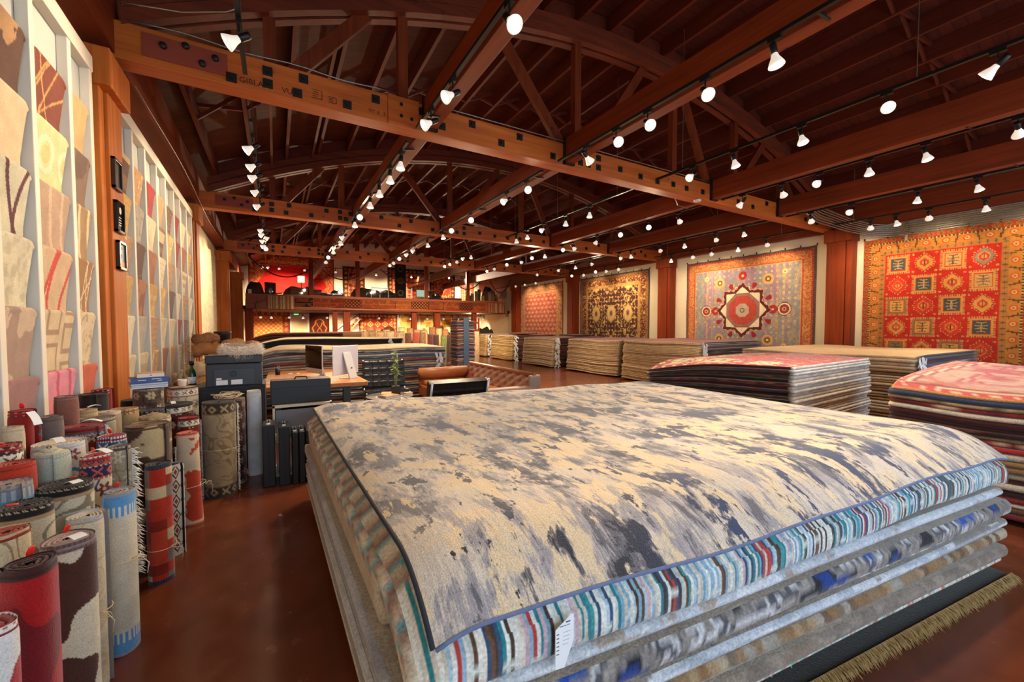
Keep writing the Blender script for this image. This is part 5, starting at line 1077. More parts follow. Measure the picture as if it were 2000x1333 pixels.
def border(out, U, V, W, H, bands):
    d = np.minimum(np.minimum(U, W - U), np.minimum(V, H - V)); hz = np.minimum(V, H - V) < np.minimum(U, W - U); s = np.where(hz, U, V); a = 0
    for w, bg, fg, k, sc in bands:
        m = (d >= a) & (d < a + w); t = np.clip((d - a) / w, 0, 1)
        if k == 'spk': f = vn(U * sc, V * sc, 3) > .52
        elif k == 'fl': f = (np.abs(fbm(U * sc, V * sc, 6, 2) - .5) < .05) | (vn(U * sc * 1.4, V * sc * 1.4, 9) > .78)
        elif k: f = motif(k, s, t, w * sc)
        else: f = s > 1e9
        bc = C(bg) * (.88 + .24 * fbm(U * 9, V * 9, 2))[..., None]; out = np.where(m[..., None], np.where(f[..., None], C(fg), bc), out); a += w
    return out, a
def box_(a, b, w, h): return (np.abs(a) < w) & (np.abs(b) < h)
def hexstar(a, b, s):     # hexagon with pointed top and bottom, stepped shoulders
    return (np.abs(a) < s * .62) & (np.abs(b) < s * .42) | ((np.abs(b) + np.abs(a) * 1.05) < s * .92) & (np.abs(a) < s * .62) | ((np.abs(a) + np.abs(b) * .9) < s * .74)
def figure(a, b, s):      # branching little tree / beetle figure
    a = np.abs(a); m = (a < .05 * s) & (np.abs(b) < .62 * s); m |= (np.abs(np.abs(b) - .5 * s - .3 * a) < .05 * s) & (a < .42 * s); m |= (np.abs(np.abs(b) - .16 * s - .25 * np.abs(a - .25 * s)) < .045 * s) & (a < .55 * s) & (a > .05 * s); m |= (a + np.abs(b)) < .16 * s
    return m & ~((a + np.abs(b)) < .07 * s)
def kazak(U, V, W, H):
    red = C('#b02614') * (.85 + .3 * fbm(U * 3, V * 14, 1))[..., None]; out = red + 0 * U[..., None]
    bw = .40; fw, fh = W - 2 * bw, H - 2 * bw; nc, nr = 4, 5; cw, ch = fw / nc, fh / nr; x, y = U - bw, V - bw; ci, cj = np.floor(x / cw), np.floor(y / ch); a = x - (ci + .5) * cw; b = y - (cj + .5) * ch
    sq = ((ci + cj) % 2 == 0); k = ((ci * 7 + cj * 3) % 5).astype(int); gold, olive, tan, teal = C('#c08a40'), C('#7c6c44'), C('#bc8c54'), C('#3a4c4a')
    s = .155
    teeth = np.where(np.abs(a) > np.abs(b), (b / .034) % 1 < .55, (a / .034) % 1 < .55); m = np.maximum(np.abs(a), np.abs(b) * .92)
    out = np.where((sq & (m < s + .035) & (m > s - .002) & teeth)[..., None], tan, out); out = np.where((sq & (m < s) & (m > s - .028))[..., None], np.where((k == 1)[..., None], olive, gold), out)
    inn = sq & (m < s - .04); ic = np.where((k == 0)[..., None], teal, np.where((k == 1)[..., None], gold, np.where((k == 2)[..., None], olive, np.where((k == 3)[..., None], C('#c4502a'), tan)))); out = np.where(inn[..., None], ic, out)
    fg = np.where((k == 0)[..., None], tan, np.where((k == 3)[..., None], gold, C('#4a4638'))); out = np.where((sq & figure(a, b, .155))[..., None], fg, out)
    hx = ~sq; zig = .012 * np.sign(np.sin(np.arctan2(b, a) * 22)); st = .19
    out = np.where((hx & hexstar(a, b, st + .035 + zig * 1.4) & ~hexstar(a, b, st + .02))[..., None], tan, out)
    oc = np.where((k % 2 == 0)[..., None], gold, np.where((k == 1)[..., None], C('#7f7a64'), C('#c23a20'))); out = np.where((hx & hexstar(a, b, st))[..., None], oc, out)
    out = np.where((hx & hexstar(a, b, st * .66) & ~hexstar(a, b, st * .56))[..., None], gold, out); out = np.where((hx & hexstar(a, b, st * .56))[..., None], C('#bf3a22'), out); out = np.where((hx & hexstar(a, b, st * .3))[..., None], np.where((k == 3)[..., None], gold, tan), out); out = np.where((hx & box_(a, b, .008, .05))[..., None], C('#3a2a24'), out)
    crn = (np.hypot(np.abs(a) - cw * .42, np.abs(b) - ch * .40) < .022); out = np.where((crn & (vn(U * 90, V * 90, 2) > .4))[..., None], tan, out)
    # main border : gold with flower heads and stepped dark vine
    d = np.minimum(np.minimum(U, W - U), np.minimum(V, H - V)); hz = np.minimum(V, H - V) < np.minimum(U, W - U); s_ = np.where(hz, U, V); L = .30; q = (s_ / L) % 1 - .5; kk = np.floor(s_ / L)
    def band(a0, a1, bg, fn=None):
        nonlocal out
        m = (d >= a0) & (d < a1); c = C(bg) * (.86 + .28 * fbm(U * 8, V * 8, 4))[..., None]; t = (d - a0) / (a1 - a0) - .5
        if fn: c = fn(c, t)
        out = np.where(m[..., None], c, out)
    def vine(c, t):
        r = np.hypot(q * L / .20, t * .9); c = np.where((r < .30)[..., None], C('#c8481e'), c); c = np.where((r < .2)[..., None], C('#cfa05c'), c); c = np.where((r < .09)[..., None], C('#7a6a4a'), c)
        st_ = (np.abs(np.abs(q) - .46) < .035) & (t * (np.where(kk % 2 == 0, 1, -1)) > -.1) | (np.abs(t - np.where(kk % 2 == 0, .32, -.32)) < .05) & (np.abs(q) > .3); return np.where(st_[..., None], C('#5c3a26'), c)
    def outer(c, t):
        L2 = .15; q2 = (s_ / L2) % 1 - .5; r = np.hypot(q2, t * .9); c = np.where(((r < .42) & (np.sin(np.arctan2(t, q2) * 8) > .2))[..., None], C('#a87430'), c); return np.where((r < .14)[..., None], C('#4f5a48'), c)
    def dots(c, t):
        q2 = (s_ / .055) % 1 - .5; return np.where(((np.abs(q2) < .22) & (np.abs(t) < .3))[..., None], C('#4a3a2c'), np.where((np.abs(q2) > .36)[..., None], C('#d8b060'), c))
    def cross(c, t):
        q2 = (s_ / .11) % 1 - .5; return np.where((((np.abs(q2) < .07) & (np.abs(t) < .38)) | ((np.abs(t) < .09) & (np.abs(q2) < .26)))[..., None], C('#4a5040'), c)
    band(0, .11, '#a03a18', outer); band(.11, .135, '#6a4428', dots); band(.135, .30, '#b4752e', vine); band(.30, .385, '#a86c30', cross); band(.385, .40, '#a8502a')
    return out
def oct_(a, b): a, b = np.abs(a), np.abs(b); return np.maximum(np.maximum(a, b), (a + b) / 1.4142)
def mamluk(U, V, W, H):
    a, b = U - W / 2, V - H / 2; n = fbm(U * 30, V * 60, 3, 2); cool, viol, tan = C('#8f8d88'), C('#96798a'), C('#b79a78')
    stripe = np.abs(a); f = np.clip((fbm(U * 5, V * .8, 7) - .35) * 3, 0, 1); out = lerp(cool, viol, f * (stripe < 1.25)); out = lerp(out, tan * np.ones_like(out), np.clip((fbm(U * 11, V * 5, 2) - .56) * 8, 0, 1) * .7)
    out = out * (.82 + .36 * n)[..., None]
    g = np.hypot(((U / .155) % 1 - .5), ((V / .155) % 1 - .5)); out = np.where(((g < .2) & (g > .07) & (fbm(U * 2, V * 2, 9) > .47))[..., None], C('#d8b07c'), out); out = np.where(((g < .07) & (np.abs(a) > 1.15))[..., None], C('#8a2c28'), out)
    for sx in (-1, 1):
        out = np.where(((np.abs(a - sx * 1.14) < .03) & ((V / .03) % 1 < .5) & (np.abs(b) > .35))[..., None], C('#d4a868'), out)
        out = np.where((np.abs(a - sx * .97) < .012)[..., None], C('#c09068'), out)
    def ring(cx, cy, radii, cols):
        nonlocal out
        r = np.hypot(a - cx, b - cy); r = r * (1 + .03 * np.cos(np.arctan2(b - cy, a - cx) * 12))
        for rad, c in zip(radii, cols): out = np.where((r < rad)[..., None], C(c), out)
    for sx in (-1, 1):
        ring(sx * 1.16, 0, (.185, .165, .125, .095, .05, .03), ('#4a2426', '#e2c39a', '#6a3034', '#a43a34', '#d8b088', '#7a2c2c')); ring(sx * .86, 0, (.125, .03), ('#a8302a', '#d8b088'))
        for sy in (-1, 1):
            ring(sx * .72, sy * .86, (.15, .11, .075, .04), ('#dca75c', '#c8904c', '#5c4038', '#e0c090')); ring(sx * 1.16, sy * 1.02, (.09, .055, .03), ('#e0a858', '#efe0c0', '#c07a3c'))
            for r_, th in ((.78, 1.12), (.80, .42)):
                cx, cy = sx * r_ * math.cos(th), sy * r_ * math.sin(th); dx, dy = a - cx, b - cy; u = dx * math.cos(th) * sx + dy * math.sin(th) * sy; v = -dx * math.sin(th) * sy + dy * math.cos(th) * sx
                out = np.where((np.hypot(u * .8, v * (1.25 + np.clip(-u * 7, -.4, 2))) < .075)[..., None], C('#9c2426'), out)
            for th in (.25, .6, .95, 1.3): ring(sx * .68 * math.cos(th), sy * .68 * math.sin(th), (.05, .035, .018), ('#cdb68c', '#e8dcc0', '#9a5a3c'))
    for sy in (-1, 1): ring(0, sy * 1.02, (.125, .04), ('#a82c28', '#cbb08c'))
    r = np.hypot(a, b); th = np.arctan2(b, a); tri = np.abs(((th / (pi / 4)) % 1) - .5) * 2; star = .62 + .19 * tri ** 1.4 + .018 * np.sin(th * 32); star2 = .545 + .145 * tri ** 1.4
    out = np.where((r < star + .022)[..., None], C('#d49a6c'), out); out = np.where((r < star)[..., None], C('#5c2228'), out); out = np.where((r < star2)[..., None], C('#e6d6ae'), out)
    o = oct_(a, b)
    for rad, c in ((.50, '#a8442e'), (.485, '#8a7468'), (.42, '#b8483a')): out = np.where((o < rad)[..., None], C(c) * (.8 + .4 * n)[..., None], out)
    out = np.where((o < .2)[..., None], C('#b8a48c') * (.85 + .3 * n)[..., None], out); out = np.where(((r < .07) & (r > .045))[..., None], C('#5c5048'), out)
    out, _ = border(out, U, V, W, H, [(.05, '#574a44', '#6a5a50', 'spk', 60), (.05, '#a2302a', '#c87a50', 'dot', 1), (.20, '#cf8f50', '#b5643c', 'spk', 46), (.035, '#a2382c', '#c87848', 'tri', 1), (.012, '#d8b078', '#d8b078', None, 1)])
    return out
def goldfloral(U, V, W, H):
    a, b = U - W / 2, V - H / 2; A = np.abs(a); n = fbm(U * 20, V * 20, 2); base = C('#4a2c20') * np.ones(U.shape + (3,))
    f1 = np.abs(fbm(A * 6.5, V * 6.5, 3, 2) - .5) < .055; base = np.where(f1[..., None], C('#cda35c'), base)
    p = np.abs((A / .17) % 1 - .5) + np.abs((V / .17) % 1 - .5); fl = (np.hypot((A / .17) % 1 - .5, (V / .17) % 1 - .5) < .25); kk = (np.floor(A / .17) * 3 + np.floor(V / .17) * 5) % 4
    base = np.where((fl & (kk < 3))[..., None], np.where((kk == 0)[..., None], C('#b8643a'), np.where((kk == 1)[..., None], C('#d8b268'), C('#a8482e'))), base); base = np.where((np.hypot((A / .17) % 1 - .5, (V / .17) % 1 - .5) < .08)[..., None], C('#e6cf94'), base)
    for cx in (-.92, 0, .92):
        for cy in (0, -1.25, 1.25):
            e = np.hypot((a - cx) / .24, (b - cy) / .34) + .06 * np.cos(np.arctan2(b - cy, a - cx) * 10); base = np.where((e < 1)[..., None], C('#c89c54'), base); base = np.where((e < .82)[..., None], C('#d4b070') * (.85 + .3 * n)[..., None], base); base = np.where((e < .4)[..., None], C('#9c7a4a'), base); base = np.where((e < .22)[..., None], C('#6a4a34'), base)
    base, _ = border(base, U, V, W, H, [(.05, '#4c4034', '#5c5040', 'spk', 50), (.10, '#a07a48', '#7a5230', 'fl', 16), (.035, '#8a3a24', '#d0a860', 'dot', 1), (.24, '#6c3222', '#d0a058', 'fl', 13), (.03, '#c8a058', '#8a4a28', 'tri', 1), (.09, '#c49a54', '#9a6838', 'fl', 20)])
    return base
def lattice(U, V, W, H):
    a = (U / .36 + .5 * (np.floor(V / .22) % 2)) % 1 - .5; b = (V / .44) % 1 - .5; b2 = (V / .22) % 1 - .5; m = np.abs(a) + np.abs(b2); out = C('#b8403a') * (.88 + .24 * fbm(U * 6, V * 6, 1))[..., None]
    out = np.where(((m > .42) & (m < .5))[..., None], C('#d8a068'), out); out = np.where((m < .30)[..., None], C('#d8b078'), out); out = np.where((m < .18)[..., None], C('#c86a4a'), out); out = np.where((m < .09)[..., None], C('#e4cc98'), out)
    out = np.where((vn(U * 40, V * 40, 4) > .8)[..., None], C('#dcb888'), out)
    out, _ = border(out, U, V, W, H, [(.04, '#7a4a34', '#7a4a34', None, 1), (.28, '#cfa066', '#a8563c', 'fl', 11), (.05, '#b04034', '#e0c088', 'dot', 1), (.12, '#d0a468', '#a8483a', 'flower', 1), (.03, '#b8443a', '#b8443a', None, 1)])
    return out
wr(kazak, (XR, 4.24, 3.54), (0, -1, 0), 2.5, 3.1, 'red wall rug with a grid of gold squares and hexagons, nearest on the right wall', 250, 300)
wr(mamluk, (XR, 9.01, 3.62), (0, -1, 0), 3.8, 3.2, 'grey-violet wall rug with a red octagon star medallion, second on the right wall', 330, 280)
wr(goldfloral, (XR, 14.55, 3.68), (0, -1, 0), 3.95, 3.2, 'gold and brown floral wall rug, third on the right wall', 250, 210)
wr(lattice, (XR, 19.75, 3.72), (0, -1, 0), 3.9, 3.1, 'red wall rug with gold diamond lattice, furthest on the right wall', 210, 180)
# ---- back wall, ground floor
BY = YB
def simple(bg, fg, kind, bands, sc=.24):
    def f(U, V, W, H):
        n = fbm(U * 8, V * 8, 3); out = C(bg) * (.85 + .3 * n)[..., None]; a = (U / sc) % 1 - .5; b = (V / sc) % 1 - .5; m = np.abs(a) + np.abs(b); r = np.hypot(a, b)
        k = {'dia': (m < .46) & ~((m < .3) & (m > .16)), 'net': np.abs(np.sin((U + V) / sc * pi)) * np.abs(np.sin((U - V) / sc * pi)) < .16, 'flo': (r < .3 + .1 * np.cos(6 * np.arctan2(b, a))) & (r > .1), 'none': U > 99, 'fl': np.abs(fbm(U * 7, V * 7, 2, 2) - .5) < .06}[kind]
        out = np.where(k[..., None], C(fg), out); return border(out, U, V, W, H, bands)[0]
    return f
GB = [(.05, '#5a2c1c', '#5a2c1c', None, 1), (.26, '#8a3a24', '#c8864a', 'flower', 1), (.05, '#c8803c', '#5a2c1c', 'tri', 1)]
wr(simple('#cc7038', '#e8b468', 'net', GB, .22), (-1.3, BY, 2.42), (1, 0, 0), 1.98, 2.2, 'rust and gold net-patterned wall rug left of the back door', 110, 110, (0, -1, 0))
def prayer(U, V, W, H):
    a = np.abs(U - W / 2); out = C('#4c1f16') * np.ones(U.shape + (3,)); out = np.where((vn(U * 30, V * 30, 2) > .75)[..., None], C('#5e2a1c'), out); y = V - .42
    prof = np.clip(.33 * np.sqrt(np.clip(y / .5, 0, 1)) + .03 * np.sin(y * 16), 0, 1); m = (np.abs(a - prof) < .038) & (y > 0) & (y < 1.1); m |= (np.abs(a - .12 * np.abs(np.sin(y * 6.5))) < .02) & (y > .2) & (y < .7)
    out = np.where(m[..., None], C('#b06a2c'), out); return out
wr(prayer, (1.62, BY, 2.36), (1, 0, 0), 1.0, 2.0, 'dark red prayer rug with a gold arch, right of the back door', 80, 110, (0, -1, 0))
wr(simple('#b4442a', '#e6b870', 'dia', [(.06, '#7a2a1c', '#7a2a1c', None, 1), (.2, '#a83c26', '#e4b468', 'dia', 1), (.04, '#7a2a1c', '#d8a05c', 'dot', 1)], .42), (4.2, BY, 2.3), (1, 0, 0), 2.2, 1.9, 'red wall rug with cream diamonds under the balcony', 120, 100, (0, -1, 0))
def patch(sd):
    def f(U, V, W, H):
        i = np.floor(V / .17); j = np.floor(U / .3 + _L[(i.astype(int) * 5 + sd) & 255, sd] * 2); k = _L[(i.astype(int) * 11 + sd) & 255, (j.astype(int) * 7) & 255]; pal = P_('#e0b85c', '#d8a848', '#c88c40', '#eccf7c', '#b87838', '#e4c070'); return pick(pal, k * 6) * (.8 + .4 * fbm(U * 12, V * 12, sd))[..., None]
    return f
for k, (x, w_, lb) in enumerate(((6.55, 1.15, 'yellow patchwork wall rug, left one of three under the balcony'), (7.85, 1.1, 'yellow patchwork wall rug, middle one of three under the balcony'), (9.05, .95, 'yellow patchwork wall rug, right one of three under the balcony'))):
    wr(patch(k + 3), (x, BY, 2.3), (1, 0, 0), w_, 1.9, lb, 70, 90, (0, -1, 0), False)
wr(simple('#d8b87c', '#c09a5c', 'fl', [(.08, '#c8a468', '#b08848', 'fl', 10)], .2), (10.25, BY, 2.3), (1, 0, 0), .85, 1.9, 'pale gold wall rug at the right end under the balcony', 50, 80, (0, -1, 0), False)
# ---- back wall, upper floor
def redhex(U, V, W, H):
    a, b = np.abs(U - W / 2), V - H * .62; out = C('#a8442c') * np.ones(U.shape + (3,)); out = np.where((vn(U * 26, V * 26, 3) > .55)[..., None], C('#c87848'), out); hx = (b > -.95) & (a < 1.62 - np.clip(-b - .0, 0, 9) * .62) & (a + np.clip(b, 0, 9) * .8 < 1.7)
    out = np.where(hx[..., None], C('#c01a14') * (.85 + .3 * fbm(U * 9, V * 2, 4))[..., None], out); return border(out, U, V, W, H, [(.05, '#6a241c', '#6a241c', None, 1), (.25, '#9c3a26', '#c8804c', 'fl', 12), (.04, '#c87c48', '#7a2a1c', 'dot', 1)])[0]
wr(redhex, (-1.15, BY, 5.28), (1, 0, 0), 4.05, 2.35, 'large crimson wall rug with a plain red centre, above the balcony', 150, 100, (0, -1, 0), True, 'wall rug', .012, 'hanging_wall_rug', '#6a2a20')
tr_ = MB()
for x in (-1.28, 3.05): tr_.box(x, BY - .03, 4.15, .1, .05, 2.5)
tr_.box(.9, BY - .03, 5.4, 4.44, .05, .1); struct(tr_.build('trim_1', M['white']))
FLB = [(.06, '#3a1a16', '#3a1a16', None, 1), (.22, '#4a2018', '#c88a4c', 'flower', 1), (.05, '#a83a26', '#e0b070', 'dot', 1)]
wr(simple('#5a241c', '#b06a3c', 'flo', FLB, .22), (3.35, BY, 4.95), (1, 0, 0), 1.2, 1.95, 'dark floral wall rug right of the crimson rug upstairs', 70, 90, (0, -1, 0))
wr(simple('#b03a26', '#dc9c58', 'flo', FLB, .26), (5.85, BY, 5.05), (1, 0, 0), 2.5, 2.05, 'red rug with dark floral border behind the hanging dark runner upstairs', 110, 90, (0, -1, 0))
wr(simple('#a83c28', '#d8904c', 'fl', FLB, .3), (8.45, BY, 4.95), (1, 0, 0), 1.7, 2.0, 'red and brown wall rug with flowing pattern upstairs, right of centre', 80, 90, (0, -1, 0))
wr(simple('#c86a48', '#e0b488', 'flo', [(.1, '#a84a34', '#e0b080', 'flower', 1)], .2), (10.55, BY, 4.7), (1, 0, 0), .95, 1.7, 'coral flowered wall rug near the right end upstairs', 50, 80, (0, -1, 0))
wr(simple('#c89078', '#e4c4a8', 'fl', [(.1, '#b0705c', '#e8ccb0', 'fl', 10)], .2), (XR, 23.3, 4.6), (0, -1, 0), 1.9, 1.4, 'dusty pink wall rug on the side wall upstairs', 60, 50)
# ---------------------------------------------------------------- desk corner
M['leather'] = plain('black_leather', '#17181c', .32, 0, .2, 30, .5, .2); M['tanl'] = plain('tan_leather', '#8a4a24', .38, 0, .14, 12, .5, .15); M['tanl2'] = plain('tan_leather_light', '#a8663a', .4, 0, .12, 14, .5, .1); M['vel'] = plain('tufted_brown_back', '#7c3f1d', .55, 0, .16, 10, .4, .15)
M['case'] = plain('black_case', '#1b1d22', .5, 0, .2, 30, .5, .2); M['steelblue'] = plain('painted_steel_leg', '#4c5a58', .5, .3, .08, 8)
dk_ = thing('desk', 'wooden desk slab on grey steel legs holding two computers', 'desk', (.5, 7.2, 0), 0)
x0, x1, y0, y1 = -.16, 1.16, 6.2, 8.3
t_ = MB().prism([(x0 - .5, y0 - 7.2 + .03), (x0 - .47, y0 - 7.2), (x1 - .52, y0 - 7.2 - .02), (x1 - .5, y0 - 7.2 + .03), (x1 - .54, y1 - 7.2 - .5), (x1 - .72, y1 - 7.2), (x0 - .46, y1 - 7.2)], 2, .69, .75); t_.build('desk_top', M['desk'], dk_, bevel=.006)
for sx, sy in ((-.5, -.75), (.4, -.72), (-.5, .85), (.25, .85)): MB().box(sx, sy, .345, .1, .1, .69).build('leg', M['steelblue'], dk_)
MB().bar((-.5, -.735, .66), (.4, -.735, .66), .06, .06).build('apron', M['steelblue'], dk_)
M['glassd'] = plain('dark_screen', '#0b0c0f', .06, 0, .02, 2); M['silver'] = plain('silver_plastic', '#d9dbe6', .38, .15, .03, 10)
def imac(x, y, rz, label):
    o = thing('computer', label, 'computer', (x, y, .7515), rz)
    b = MB(); n = 16; W2, H0, H1 = .285, .06, .50
    b.prism([(-W2, H0), (W2, H0), (W2, H1), (-W2, H1)], 1, -.012, .004); s_ = b.build('screen_body', M['silver'], o, bevel=.006)
    MB().box(0, -.0135, (H0 + H1) / 2 + .035, W2 * 2 - .02, .002, H1 - H0 - .09).build('display', M['glassd'], s_)
    MB().prism([(.010, .40), (.022, .40), (.145, .01), (.145, .0), (-.06, .0), (-.06, .007), (.12, .007)], 0, -.085, .085).build('stand', M['alu'], o, bevel=.003)
    q = MB().lathe([(.02, 0), (.02, .004)], (0, 0, 0), 18); m = Matrix.Translation((0, .098, .155)) @ Matrix.Rotation(-pi / 2 - .32, 4, 'X'); q.v = [tuple(m @ Vector(p)) for p in q.v]; q.build('cable_hole', M['conduit'], o)
    return o
imac(.52, 7.12, -1.22, 'computer with a dark reflecting screen seen almost edge-on, on the desk'); imac(.93, 6.72, pi + .75, 'computer turned round to show its silver back and stand, on the desk corner')
kb = thing('keyboard', 'white keyboard on the desk behind the black case', 'keyboard', (.08, 6.6, .7515), .06); MB().box(0, 0, .006, .42, .12, .012).build('body', M['white'], kb, bevel=.002); q = MB()
for r_ in range(5):
    for c_ in range(14): q.box(-.19 + c_ * .029, -.045 + r_ * .022, .0135, .023, .017, .003)
q.build('keys', plain('grey_keys', '#aeb2ba', .6), kb)
pc = thing('pen_cup', 'dark cup of pens on the desk near the left edge', 'pen cup', (.02, 7.75, .7515), 0); MB().lathe([(.035, 0), (.038, .1), (.034, .1), (.032, .006), (.001, .006)], (0, 0, 0), 18).build('cup', M['black'], pc, True)
for k, cch in enumerate(('#c8c8cc', '#b02a24', '#2a4a8a', '#d8d8d8')): MB().tube([(.008 * math.cos(k * 1.6), .008 * math.sin(k * 1.6), .01), (.028 * math.cos(k * 1.6), .028 * math.sin(k * 1.6), .15)], .004, 6).build('pen', plain('pen_' + cch[1:], cch, .4), pc)
for k, (x, y, w_) in enumerate(((.2, 7.7, .06), (.32, 7.72, .05))):
    tag(MB().box(x, y, .7515 + .006, w_, .05, .012).build('notepad', M['paper']), 'small white notepad beside the pen cup, ' + ('nearer one' if k == 0 else 'further one'), 'notepad')
# black cabinet with the printer, fur on top
cb = thing('cabinet', 'black cabinet under the printer behind the white roll', 'cabinet', (-.42, 5.55, 0), 0)
MB().box(0, 0, .455, .62, .52, .91).build('body', M['case'], cb, bevel=.004); 
for k in range(3): d_ = MB().box(0, -.268, .16 + .29 * k, .58, .016, .27).build('drawer', M['case'], cb); MB().box(0, -.282, .24 + .29 * k, .12, .012, .014).build('drawer_handle', M['steel'], d_)
pr = thing('printer', 'black office printer with round logo on the black cabinet', 'printer', (-.385, 5.42, .9115), 0)
b = MB().box(0, 0, .12, .50, .36, .24).build('body', plain('printer_charcoal', '#2b2f36', .45, 0, .1, 20), pr, bevel=.01)
MB().box(0, .0, .285, .51, .34, .085).build('scanner_lid', plain('printer_top', '#1d2026', .4, 0, .1, 20), pr, bevel=.008); MB().box(.0, -.183, .1, .36, .012, .17).build('front_panel', plain('printer_panel', '#363c46', .45, 0, .08, 20), pr, bevel=.002)
M['logo'] = plain('logo_black', '#0c0d10', .4); q = MB().lathe([(.034, 0), (.034, .002)], (0, 0, 0), 28); q.v = [(p[0] - .01, -.1895 - p[2], p[1] + .135) for p in q.v]; q.build('logo_disc', M['logo'], pr)
text('logo_lettering', 'hp', plain('logo_grey', '#3a414c', .5), .05, (-.01, -.192, .138), (pi / 2, 0, 0), pr, .0004, 'CENTER', .3)
for x, w_ in ((-.11, .1), (.02, .1)): MB().box(x, -.1900, .045, w_, .002, .05).build('label_sticker', M['paper'], pr)
MB().box(-.135, -.19, .085, .045, .002, .018).build('label_sticker', M['paper'], pr)
def fur_blob(name, pts, r, mat, hair, n, parent, ln, sd):
    rr_ = random.Random(sd); mb = MB().tube(pts, r, 12); o = mb.build(name, mat, parent, True); h = MB()
    for i in range(n):
        k = rr_.uniform(0, len(pts) - 1.001); a = Vector(pts[int(k)]).lerp(Vector(pts[int(k) + 1]), k % 1); d = Vector((rr_.gauss(0, 1), rr_.gauss(0, 1), rr_.gauss(.1, .9))).normalized(); p = a + d * r * .96; e = p + (d + Vector((rr_.uniform(-.4, .4), rr_.uniform(-.4, .4), -.35))) * ln; s_ = d.orthogonal().normalized() * .004
        h.add([p - s_, p + s_, p + d.cross(s_).normalized() * .004, e], [(0, 1, 3), (1, 2, 3), (2, 0, 3)])
    h.build('fur', hair, o); return o
M['fur'] = plain('cream_fur', '#f4e8d6', .95, 0, .1, 30); M['hide'] = plain('hide_leather', '#b07a5c', .85, 0, .15, 20)
fb = thing('sheepskin', 'fluffy cream sheepskin bowl lying on the printer', 'sheepskin', (-.33, 5.40, 1.2415), 0)
ring = [(.135 * math.cos(a), .10 * math.sin(a), .055 + .03 * math.sin(a)) for a in np.linspace(-pi * 1.08, pi * .12, 22)]
fur_blob('pelt_rim', ring, .05, M['fur'], M['fur'], 5000, fb, .045, 2)
MB().lathe([(.001, .03), (.09, .035), (.13, .06), (.15, .11), (.145, .115), (.12, .07), (.001, .05)], (0, .01, 0), 28, 1.05, .78).build('inner_hide', plain('grey_hide', '#b0a294', .9, 0, .12, 20), fb, True)
MB().tube([(.05, .09, .1), (.1, .07, .11), (.15, .03, .1)], .04, 10).build('pink_flap', M['hide'], fb, True)
bt = thing('bottle', 'green glass bottle with white label left of the printer', 'bottle', (-.70, 5.42, .9115), 0)
cbx = thing('side_table', 'small black side table under the green bottle', 'table', (-.78, 5.55, 0), 0); MB().box(0, 0, .9, .1, .3, .02).build('top', M['case'], cbx); 
for sx in (-.035, .035):
    for sy in (-.13, .13): MB().box(sx, sy, .445, .02, .02, .89).build('leg', M['case'], cbx)
bt.location = (-.78, 5.48, .9105)
MB().lathe([(.001, 0), (.034, 0), (.037, .01), (.037, .12), (.03, .16), (.015, .19), (.014, .225), (.001, .225)], (0, 0, 0), 20).build('glass_body', plain('bottle_green', '#1d4a34', .15, 0, .1, 10), bt, True)
MB().lathe([(.001, .226), (.022, .226), (.022, .27), (.001, .27)], (0, 0, 0), 18).build('cap', M['steel'], bt, True); MB().lathe([(.0376, .03), (.0376, .1)], (0, 0, 0), 20).build('label', M['paper'], bt, True)
# plastic drawers, black cases
pd = thing('drawer_unit', 'translucent white plastic drawer unit behind the black cases', 'drawers', (.24, 4.98, 0), 0); g = NT('frosted_plastic'); gb = g.pbsdf(tuple(C('#b9c4d4')), .3, 0, .5); gb.inputs['Transmission Weight'].default_value = .55; gb.inputs['Alpha'].default_value = .75; M['frost'] = g.out(gb)
fr = MB()
for z in (.012, .36, .72): fr.box(0, 0, z, .56, .34, .022)
for sx in (-.27, .27):
    for sy in (-.16, .16): fr.box(sx, sy, .366, .02, .02, .73)
fr.build('frame', M['white'], pd)
rr_ = random.Random(8)
for z in (.19, .54):
    d_ = MB(); d_.box(0, -.166, z, .5, .004, .29); d_.box(-.25, 0, z - .0, .004, .32, .28); d_.box(.25, 0, z, .004, .32, .28); d_.box(0, 0, z - .142, .5, .32, .004); d_ = d_.build('drawer', M['frost'], pd); MB().box(0, -.172, z + .09, .16, .012, .022).build('drawer_handle', M['frost'], d_)
for k, cch in enumerate(('#c8b43a', '#5a8a3a', '#d86a4a', '#c8c0b8', '#e0dcd4', '#8a6a4a', '#b8a898')):
    x = -.19 + k * .062; r_ = rr_.uniform(.022, .038); o = MB().lathe([(r_ * math.sin(a), r_ - r_ * math.cos(a)) for a in np.linspace(.05, pi - .05, 8)], (x + .24, 4.90, .401), 12, 1, 1).build('yarn_ball', plain('yarn_' + cch[1:], cch, .9, 0, .2, 60), None, True); tag(o, {0: 'yellow', 1: 'green', 2: 'coral', 3: 'pale grey', 4: 'white', 5: 'brown', 6: 'beige'}[k] + ' yarn ball inside the plastic drawer', 'yarn ball', 'yarn balls in the plastic drawer')
def case(x, y, z, w, d, h, label, rz=0, latches=True, top=False):
    o = thing('carrying_case', label, 'case', (x, y, z), rz, 'black sample cases')
    MB().box(0, 0, h / 2, w, d, h).build('shell', M['case'], o, bevel=.008); MB().box(0, -d / 2 - .0006, h / 2, .004, .002, h * .94).build('seam', M['steel'], o)
    if latches:
        for s_ in (-1, 1): MB().box(0, s_ * d * .32, h + .006, .03, .03, .012).build('latch', M['alu'], o)
        MB().tube([(0, -.05, h), (0, -.045, h + .022), (0, .045, h + .022), (0, .05, h)], .006, 8).build('handle', M['steel'], o, True)
    return o
